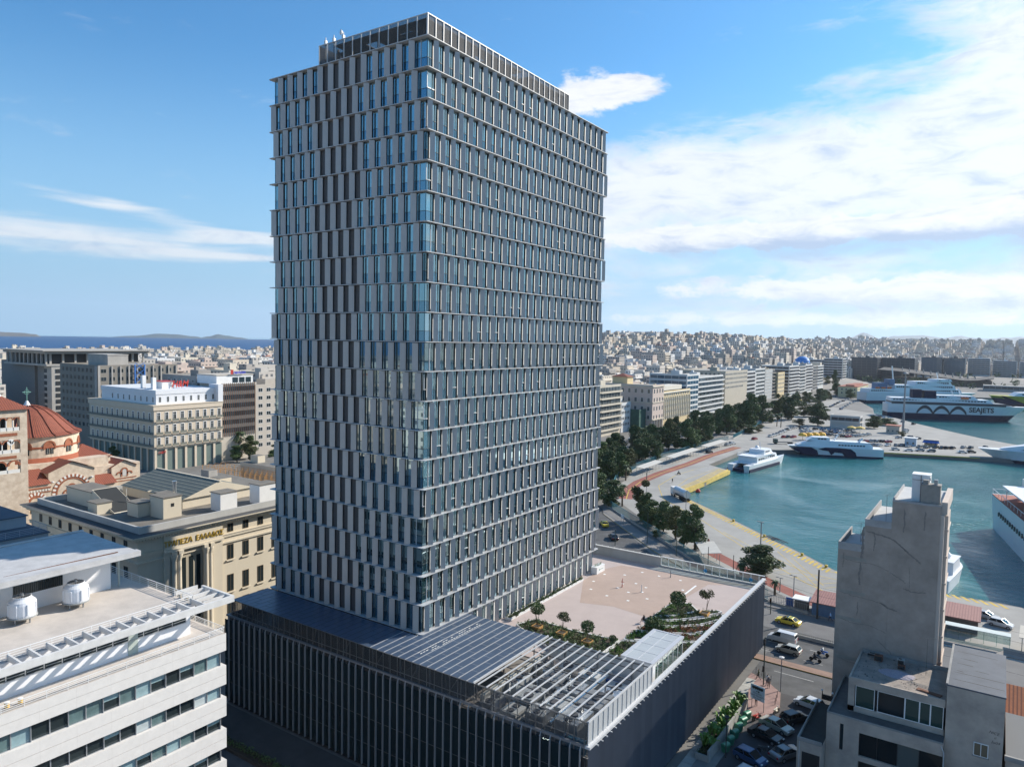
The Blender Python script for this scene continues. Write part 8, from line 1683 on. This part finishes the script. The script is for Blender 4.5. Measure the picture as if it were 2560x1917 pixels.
def canopy(x0, y0, x1, y1, w, z, lab):
    T = thing('shade_canopy', lab, 'canopy', (x0, y0, G), 0, 'long waiting canopies on the quay'); a, c = Vector((x0, y0)), Vector((x1, y1)); d = (c-a).normalized(); nn = Vector((-d.y, d.x))*w/2; q = MB()
    p = [(a-nn), (c-nn), (c+nn), (a+nn)]; q.add([(v.x, v.y, z+(0 if i in (0, 1) else .35)) for i, v in enumerate(p)]+[(v.x, v.y, z-.1+(0 if i in (0, 1) else .35)) for i, v in enumerate(p)], [(0, 1, 2, 3), (7, 6, 5, 4), (0, 4, 5, 1), (1, 5, 6, 2), (2, 6, 7, 3), (3, 7, 4, 0)]); q.build('sheet', [canv], T)
    q = MB(); n = int((c-a).length/4)+1
    for k in range(n+1):
        for s in (-.8, .8): v = a.lerp(c, k/n)+nn*s; q.tube([(v.x, v.y, G), (v.x, v.y, z)], .06, 5)
    q.build('post', [steel], T)
canopy(-.6, 107.5, 4.3, 98.6, 4.6, -12.4, 'white sheet canopy over the quay pavement beyond the podium'); canopy(-57.6, 196, -58.2, 217, 3.4, -12.3, 'long shade canopy along the quay fence, nearest of three'); canopy(-58.4, 229, -58.6, 262, 3.6, -12.3, 'long shade canopy along the quay fence, middle of three'); canopy(-58.0, 272, -57.6, 300, 3.6, -12.3, 'long shade canopy along the quay fence, farthest of three')
fen = mat('fence_teal', (.03, .16, .20), .6)
def fence(pts, h, lab, m_, step=2.5):
    T = thing('fence', lab, 'fence', (*pts[0], G)); q = MB(); q2 = MB()
    for i in range(len(pts)-1):
        a, c = Vector(pts[i]), Vector(pts[i+1]); L_ = (c-a).length; n = int(L_/.35); 
        for k in range(n): p = a.lerp(c, k/n); q.box(p.x-.03, p.y-.03, G+.5, p.x+.03, p.y+.03, G+h)
        for z in (G+.7, G+h-.15): q.tube([(a.x, a.y, z), (c.x, c.y, z)], .05, 4)
        d = (c-a).normalized(); nn = Vector((-d.y, d.x))*.12; q2.prism([tuple(a-nn), tuple(c-nn), tuple(c+nn), tuple(a+nn)], G, G+.55)
    q.build('railing', [m_], T); q2.build('base_wall', [cz], T)
fence([(-52, 160), (-60, 180), (-64, 207), (-66, 240), (-64.5, 287), (-62, 322)], 2.6, 'long teal railing fence between the quay and the trees', fen); fence([(-45, 140), (-30, 126), (-10, 108), (3, 95.5), (13, 88), (22, 81)], 2.6, 'teal railing fence behind the quayside tree row', fen); fence([(22, 80.6), (30, 79)], 2.0, 'short fence with blue panel left of the shed', steel); fence([(28, 66.3), (60, 64.9)], 1.0, 'low concrete divider between the carriageways', conc); fence([(-62, 330), (-66, 372), (-72, 430)], 2.4, 'teal fence beyond the quay gate', fen)
q = MB(); q.box(25.6, 80.0, G+.5, 27.0, 80.15, G+2.2); meta(q.build('banner', [bluep], loc=(26, 80, G)), 'bright blue panel hanging on the short fence', 'banner')
q = MB()
for a, c in (((7.6, 133), (11, 130)), ((9.8, 131.5), (13.8, 128))): q.tube([(*a, G+.3), (*c, G+.3)], .12, 4); q.tube([(a[0]+.8, a[1]+.5, G+.3), (c[0]+.8, c[1]+.5, G+.3)], .12, 4)
meta(q.build('gangway', [mat('gangway_dark', (.06, .06, .07), .6)], loc=(10, 131, G)), 'dark gangway lying flat near the quay edge', 'gangway')
for i, (x, y) in enumerate(((-4.5, 144.0), (7.6, 132.0), (20.0, 119.8), (26.8, 113.2))):
    q = MB(); q.lathe([(.35, 0), (.28, .35), (.45, .5), (.3, .62), (0, .65)], 10); o = q.build('bollard', [yel]); o.location = (x, y, G+.01); meta(o, ORD[i]+' yellow mooring bollard from the tanker lorry along the quay edge', 'bollard', 'yellow mooring bollards')
for i in range(9):
    x, y = 28.9+i*.55, 47.2-i*.35
    if i > 5: x, y = 33.6+.15*(i-5), 42.0-1.2*(i-5)
    q = MB(); q.cone((0, 0, 0), (0, 0, .95), .05, .04, 6); o = q.build('kerb_post', [poled]); o.location = (x, y, G+.14); meta(o, ORD[i]+' short kerb post round the pavement corner, from the podium', 'post', 'kerb posts')
q = MB(); q.box(38.3, 93.2, G, 42.5, 96.0, G+.35); meta(q.build('plinth', [mat('yellow_concrete', (.6, .45, .12))], loc=(40, 94, G)), 'yellow painted plinth at the edge of the tall grey building', 'plinth')
T = thing('potted_tree', 'potted topiary on the yellow plinth beside the tall grey building', 'tree', (39.5, 95, G+.35)); q = MB(); q.lathe([(.5, 0), (.7, .9), (.6, .9)], 10); q.build('pot', [lgc], T, world=False); put(smallround, 'crown', T, (0, 0, 1.9), world=False)
q = MB()
for y0, z in ((52.2, -6.2), (60, -6.4), (66, -6.5), (70, -6.3)):   # tram wires across the road
    q.tube([(18, y0+6, z), (34, y0, z-.2), (90, y0-7, z)], .018, 3)
meta(q.build('overhead_wire', [dark], loc=(34, 60, -6)), 'thin overhead wires stretched across the main road', 'wire')
# ------------------------------------------------------------------ trees and palms
def big_crown(seed, kind='euc'):
    r = random.Random(seed); q = MB(); n = 15 if kind == 'euc' else 10
    for i in range(n):
        z = (i+.5)/n; rad_ = math.sin(PI*(.14+.78*z))**.7; a = r.uniform(0, 6.28); d = r.uniform(.15, .62)*rad_; s_ = r.uniform(.36, .52)*(.5+.5*rad_)
        leaf_blob(q, (d*math.cos(a), d*math.sin(a), z*2-1+r.uniform(-.1, .1)), s_, s_, s_*.66, 430, .10, r, 0, .25)
    return q
CR = [big_crown(20+i).mesh('crown', [leaf]) for i in range(5)]; CRO = [big_crown(40+i, 'b').mesh('crown', [leafo]) for i in range(2)]
tr2_ = random.Random(31)
TREES = TREES+[(-78-tr2_.uniform(0, 9), y+tr2_.uniform(-3, 3), tr2_.uniform(8, 14), tr2_.uniform(3, 4.6)) for y in range(196, 420, 11)]+[(-82+tr2_.uniform(-5, 5), y, tr2_.uniform(7, 12), tr2_.uniform(3.4, 5)) for y in range(430, 700, 20)]+[(-60-tr2_.uniform(0, 5), y, tr2_.uniform(8, 11), 3.4) for y in range(156, 196, 7)]
tr_names = {}
for i, (x, y, h, rad_) in enumerate(sorted(TREES, key=lambda a: math.hypot(a[0]-CAMP.x, a[1]-CAMP.y))):
    zone = 'in the quayside row nearest the podium' if y < 130 else 'beside the quay road near the tower' if y < 150 else 'along the quay fence' if y < 330 else 'in the waterfront garden' if y < 520 else 'at the far end of the harbour'
    k = tr_names.get(zone, 0); tr_names[zone] = k+1; ol = i % 5 == 3
    T = thing('tree', '%s %s tree by distance from the camera %s' % (ORD[k], 'olive-toned' if ol else ('tall dark green' if h > 10 else 'bushy dark green'), zone) if False else '%s %s tree %s, counting away from the podium' % (ORD[k], 'olive-toned' if ol else ('tall dark' if h > 10 else 'bushy'), zone), 'tree', (x, y, G), rnd.uniform(0, 6.28), 'trees along the waterfront')
    if y < 150: rad_ *= 1.35
    th = h*.22; q = MB(); q.tube([(0, 0, 0), (.1*h*.1, 0, th), (0, .05*h, h*.62)], [.028*h, .02*h, .008*h], 6)
    for b_ in range(4): a = b_*1.6+rnd.random(); q.tube([(0, 0, th*(.8+.2*b_)), (math.cos(a)*rad_*.5, math.sin(a)*rad_*.5, h*(.45+.08*b_))], [.013*h, .005*h], 5)
    q.build('trunk', [bark], T, world=False)
    put((CRO[i % 2] if ol else CR[i % 5]), 'crown', T, (0, 0, h*.56), world=False, scale=(rad_*1.35, rad_*1.35, h*.46))
pq = MB(); pr_ = random.Random(5)
for j in range(26):
    a = j*2.4; el_ = pr_.uniform(-.5, 1.2); d = Vector((math.cos(a), math.sin(a), 0))
    for s in (-1, 1):
        pts = []
        for i in range(6): t_ = i/5; p = d*t_*1.0*math.cos(el_*.6)+Vector((0, 0, math.sin(el_)*t_*.9-.75*t_*t_)); w_ = Vector((-d.y, d.x, 0))*s*.13*math.sin(PI*min(1, t_*.9+.1))+Vector((0, 0, -.08*t_)); pts.append((p, p+w_))
        for i in range(5): pq.add([pts[i][0], pts[i][1], pts[i+1][1], pts[i+1][0]], [(0, 1, 2, 3)])
PMH = pq.mesh('fronds', [mat('palm_green', (.055, .10, .03), .6, vary=.4, scale=2, objvar=.2)])
for i, (x, y, h, rad_) in enumerate(sorted(PALMS, key=lambda a: math.hypot(a[0]-CAMP.x, a[1]-CAMP.y))+[(-212, 118, 11, 3.2), (-207, 121, 12, 3.2)]):
    T = thing('palm_tree', ORD[i]+' palm counting away from the podium along the waterfront' if i < len(PALMS) else ('palm rising above the dark trees right of the corner store, %s' % ('left one' if i == len(PALMS) else 'right one')), 'palm', (x, y, G), rnd.random()*6, 'palm trees')
    q = MB(); q.tube([(0, 0, 0), (.1, 0, h*.5), (0, 0, h-.3*rad_)], [.3, .24, .22], 7); q.build('trunk', [bark], T, world=False); put(PMH, 'crown', T, (0, 0, h-.3*rad_), world=False, scale=(rad_, rad_, rad_))
for i, (x, y, h, r_) in enumerate(((-216, 119, 9, 5), (-209, 121, 10.5, 5), (-203, 124, 9, 4.5), (-197, 119, 8, 4), (-200, 115, 6.5, 4), (-226, 78, 7.5, 3), (-191, 127, 6, 4), (-186, 122, 5, 3.5))):
    T = thing('tree', ORD[i]+' bushy tree in the square beside the corner store, from the left' if i != 5 else 'dark shaded tree on the street side of the corner store', 'tree', (x, y, G), i, 'trees by the corner store'); q = MB(); q.tube([(0, 0, 0), (0, 0, h*.6)], [.25, .15], 6); q.build('trunk', [bark], T, world=False); put((CR[i % 5] if i % 3 else CRO[0]), 'crown', T, (0, 0, h*.62), world=False, scale=(r_, r_, h*.42))
T = near_car(-195.2, 77.6, 20, 'hatch', 'b', 'blue car on the street in front of the corner store')
# ------------------------------------------------------------------ the city
wallm = mat('city_wall', (.6, .6, .6), .85, attr='tint', vary=.16, scale=.12)
t = wallm.node_tree; b_ = t.nodes['Principled BSDF']; src = b_.inputs['Base Color'].links[0].from_socket
uv = N(t, 'ShaderNodeUVMap'); sp = N(t, 'ShaderNodeSeparateXYZ'); t.links.new(uv.outputs[0], sp.inputs[0]); ge = N(t, 'ShaderNodeNewGeometry'); sn = N(t, 'ShaderNodeSeparateXYZ'); t.links.new(ge.outputs['True Normal'], sn.inputs[0])
fu = math_n(t, 'FRACT', math_n(t, 'DIVIDE', sp.outputs[0], 3.3)); fv = math_n(t, 'FRACT', math_n(t, 'DIVIDE', sp.outputs[1], 3.15))
wn = N(t, 'ShaderNodeTexWhiteNoise', noise_dimensions='2D'); cv = N(t, 'ShaderNodeCombineXYZ'); t.links.new(math_n(t, 'FLOOR', math_n(t, 'DIVIDE', sp.outputs[0], 3.3)), cv.inputs[0]); t.links.new(math_n(t, 'FLOOR', math_n(t, 'DIVIDE', sp.outputs[1], 3.15)), cv.inputs[1]); t.links.new(cv.outputs[0], wn.inputs[0])
w1 = math_n(t, 'MULTIPLY', math_n(t, 'GREATER_THAN', fu, .28), math_n(t, 'LESS_THAN', fu, .78)); w2 = math_n(t, 'MULTIPLY', math_n(t, 'GREATER_THAN', fv, .30), math_n(t, 'LESS_THAN', fv, .78)); w3 = math_n(t, 'MULTIPLY', w1, w2)
w4 = math_n(t, 'MULTIPLY', w3, math_n(t, 'LESS_THAN', math_n(t, 'ABSOLUTE', sn.outputs[2]), .4)); w5 = math_n(t, 'MULTIPLY', w4, math_n(t, 'LESS_THAN', wn.outputs[0], .86))
mx = N(t, 'ShaderNodeMixRGB', i={2: (.13, .135, .14, 1)}); t.links.new(w5, mx.inputs[0]); t.links.new(src, mx.inputs[1]); t.links.new(mx.outputs[0], b_.inputs['Base Color'])
blankm = mat('city_blank', (.6, .6, .6), .9, attr='tint', vary=.15, scale=.15)
PALW = [(.66, .62, .56), (.70, .67, .63), (.62, .55, .45), (.56, .48, .39), (.66, .57, .46), (.52, .48, .43), (.72, .71, .69), (.60, .49, .42), (.48, .43, .37), (.64, .58, .51), (.68, .61, .50), (.42, .38, .34)]
CNM = ['off-white', 'white', 'beige', 'tan', 'cream', 'grey', 'bright white', 'dusty pink', 'grey-brown', 'pale grey', 'warm cream', 'dark grey']
cr_ = random.Random(77)
def city_block(q, x, y, w, d, z0, z1, ci, det, r):
    q.col = PALW[ci]; q.box(x, y, z0, x+w, y+d, z1, 0, 1)
    p = .3
    if det:
        q.box(x, y, z1+.001, x+w, y+p, z1+.9, 1); q.box(x+w-p, y+p, z1+.001, x+w, y+d, z1+.9, 1); q.box(x, y+p, z1+.001, x+p, y+d, z1+.9, 1)
    if r.random() < .75:
        hx_, hy_ = x+w*r.uniform(.1, .5), y+d*r.uniform(.15, .5); hw, hd = w*r.uniform(.25, .45), d*r.uniform(.25, .45); hh = r.uniform(2.4, 5.6); q.box(hx_, hy_, z1, min(x+w-.5, hx_+hw), min(y+d-.5, hy_+hd), z1+hh, 0 if hh > 4 else 1, 1)
    if r.random() < .5: a, b2 = x+w*r.uniform(.1, .8), y+d*r.uniform(.1, .8); q.col = (.75, .75, .75); q.box(a, b2, z1, a+1.6, b2+1.6, z1+r.uniform(1, 2.6), 1)
    if r.random() < .15: q.col = (.35, .11, .06); a, b2 = x+w*.2, y+d*.2; q.box(a, b2, z1, a+w*.4, b2+d*.4, z1+.9, 1)
    if det:
        q.col = tuple(min(.8, c*1.08) for c in PALW[ci]); nf = int((z1-z0)/3.15)
        if r.random() < .7:
            for f in range(1, nf): z = z1-f*3.15; q.box(x+w, y+.6, z-.1, x+w+1.1, y+d-.6, z+.9, 1)
        if r.random() < .5:
            for f in range(1, nf): z = z1-f*3.15; q.box(x+.6, y-1.1, z-.1, x+w-.6, y, z+.9, 1)
        if r.random() < .6:
            for a in range(r.randint(1, 3)): xx, yy = x+r.uniform(1, w-1), y+r.uniform(1, d-1); q.tube([(xx, yy, z1), (xx, yy, z1+3.4)], .05, 3, 1); q.box(xx-.5, yy-.03, z1+3.1, xx+.5, yy+.03, z1+3.2, 1)
            q.col = (.5, .5, .5); xx, yy = x+w*.7, y+d*.2; q.add([(xx, yy, z1+.1), (xx+2, yy, z1+.1), (xx+2, yy+1.2, z1+1.2), (xx, yy+1.2, z1+1.2)], [(0, 1, 2, 3)], 1)
occupied = [(-203, 111, -135, 180), (-300, 88, -200, 150), (-420, 100, -345, 168), (-205, 74, -150, 112), (-168, 905, -130, 965)]
cands = []
def azd(x, y): return math.degrees(math.atan2(y-CAMP.y, x-CAMP.x)), math.hypot(x-CAMP.x, y-CAMP.y)
# left district
by = -200
while by < 900:
    bx = -1330
    while bx < -150:
        xx = bx
        for i in range(3):
            for j in range(3):
                w, d = cr_.uniform(13, 20), cr_.uniform(13, 20); x, y = bx+i*20, by+j*20; a, dd = azd(x, y)
                if not (140.5 < a < 163.5 and dd > 265): continue
                cx_ = -1230+cr_.uniform(-8, 8)
                if x < cx_: continue
                if any(x < o_[2]+2 and x+w > o_[0]-2 and y < o_[3]+2 and y+d > o_[1]-2 for o_ in occupied): continue
                if (dd < 330 and y < 60) or (dd < 430 and a > 146): continue
                hgt = cr_.choice([14, 17, 19, 20, 22, 22, 25, 28])+cr_.uniform(-1, 1)
                hgt *= 1.15 if dd < 650 else 1
                cands.append((dd, x, y, min(w, 19.7), min(d, 19.7), G, G+hgt, 'L'))
        bx += 69
    by += 69
# right district
by = 300
while by < 3400:
    big = by > 1500; st_ = 60 if not big else 84
    bx = -1500
    while bx < 900:
        for i in range(3):
            for j in range(3):
                s_ = st_/3.5; w, d = cr_.uniform(.80, 1.0)*s_, cr_.uniform(.78, 1.0)*s_; x, y = bx+i*s_, by+j*s_; a, dd = azd(x, y)
                if not (87.5 < a < 119.5): continue
                if y < 880 and x > -156: continue
                if y < 1010 and x > -130-(y-880)*.3: continue
                if y < 1130 and x > -195: continue
                if y < 1255 and x > -136: continue
                if y < 1560 and x > -64: continue
                if any(x < o_[2]+2 and x+w > o_[0]-2 and y < o_[3]+2 and y+d > o_[1]-2 for o_ in occupied): continue
                z0 = G+hill_h(x, y); hgt = cr_.choice([12, 15, 15, 18, 18, 21, 24])+cr_.uniform(-1.2, 1.2)
                if cr_.random() < .02: hgt += 10
                cands.append((dd, x, y, w, d, z0-3, z0+hgt, 'R'))
        bx += st_
    by += st_
cands.sort()
rest = MB(); nidx = {'L': 0, 'R': 0}; used = {}
for c_ in cands:
    dd, x, y, w, d, z0, z1, s = c_; ci = cr_.randrange(12) if dd > 400 or s == 'R' else cr_.choice([0, 2, 3, 4, 5, 7, 8])
    lim = 135 if s == 'L' else 160
    if nidx[s] < lim:
        nidx[s] += 1; q = MB(); city_block(q, x, y, w, d, z0, z1, ci, True, cr_)
        o = q.build('apartment_building', [wallm, blankm], uv=True, loc=(x+w/2, y+d/2, max(z0, G)))
        fl = int((z1-max(z0, G))/3.15); zone = ('between the church and the open sea' if s == 'L' and y < 260 else 'left of the tower towards the sea' if s == 'L' else 'close behind the waterfront row' if y < 700 else 'on the hillside right of the tower')
        meta(o, '%s %s-storey apartment block %s' % (CNM[ci], {3: 'three', 4: 'four', 5: 'five', 6: 'six', 7: 'seven', 8: 'eight', 9: 'nine', 10: 'ten', 11: 'eleven'}.get(fl, 'multi'), zone), 'building', 'apartment buildings '+zone)
    else: city_block(rest, x, y, w, d, z0, z1, ci, dd < 700, cr_)
for by in range(-700, -130, 48):                      # the town goes on behind the viewpoint
    for bx in range(-520, 420, 48):
        if math.hypot(bx-CAMP.x, by-CAMP.y) < 75: continue
        for i in (0, 22): city_block(rest, bx+i, by, cr_.uniform(16, 21), cr_.uniform(30, 40), G, G+cr_.uniform(14, 27), cr_.randrange(12), False, cr_)
o = rest.build('apartment_buildings', [wallm, blankm], uv=True); meta(o, 'dense far-off city of pale flat-roofed apartment blocks', 'buildings', kind='stuff')
for lab, x, y, w in (('leftmost', -640, 1395, 22), ('middle', -612, 1400, 18), ('rightmost', -590, 1410, 16)):
    q = MB(); q.col = (.52, .5, .47); q.box(x, y, G+25, x+w, y+22, G+hill_h(x, y)+34, 0, 1); o = q.build('slab_block', [wallm, blankm], uv=True, loc=(x+w/2, y+11, G+25)); meta(o, 'tall pale slab block standing above the hilltop skyline, %s of three' % lab, 'building', 'slab blocks on the hilltop')
q = MB(); tr2 = random.Random(9)
for k in range(260):
    a = R(tr2.uniform(89, 118)); d_ = tr2.uniform(900, 1700); x, y = CAMP.x+d_*math.cos(a), CAMP.y+d_*math.sin(a)
    if y < 1000 and x > -160: continue
    leaf_blob(q, (x, y, G+hill_h(x, y)+4), 5, 5, 4.5, 26, 3, tr2, 0, .2)
meta(q.build('street_greenery', [leaf]), 'distant street trees scattered between the apartment blocks', 'trees', kind='stuff')
# ------------------------------------------------------------------ air
hz = MB(); hz.box(-22000, -4000, G-5, 20000, 22000, 900); ho = hz.build('haze', []); ho.data.materials.clear()
hm2 = bpy.data.materials.new('haze'); hm2.use_nodes = True; t = hm2.node_tree; t.nodes.clear(); pv = N(t, 'ShaderNodeVolumePrincipled', i={'Density': HAZE, 'Color': (.80, .88, 1.0, 1), 'Anisotropy': .35}); oo = N(t, 'ShaderNodeOutputMaterial'); t.links.new(pv.outputs[0], oo.inputs['Volume']); ho.data.materials.append(hm2); meta(ho, kind='stuff')
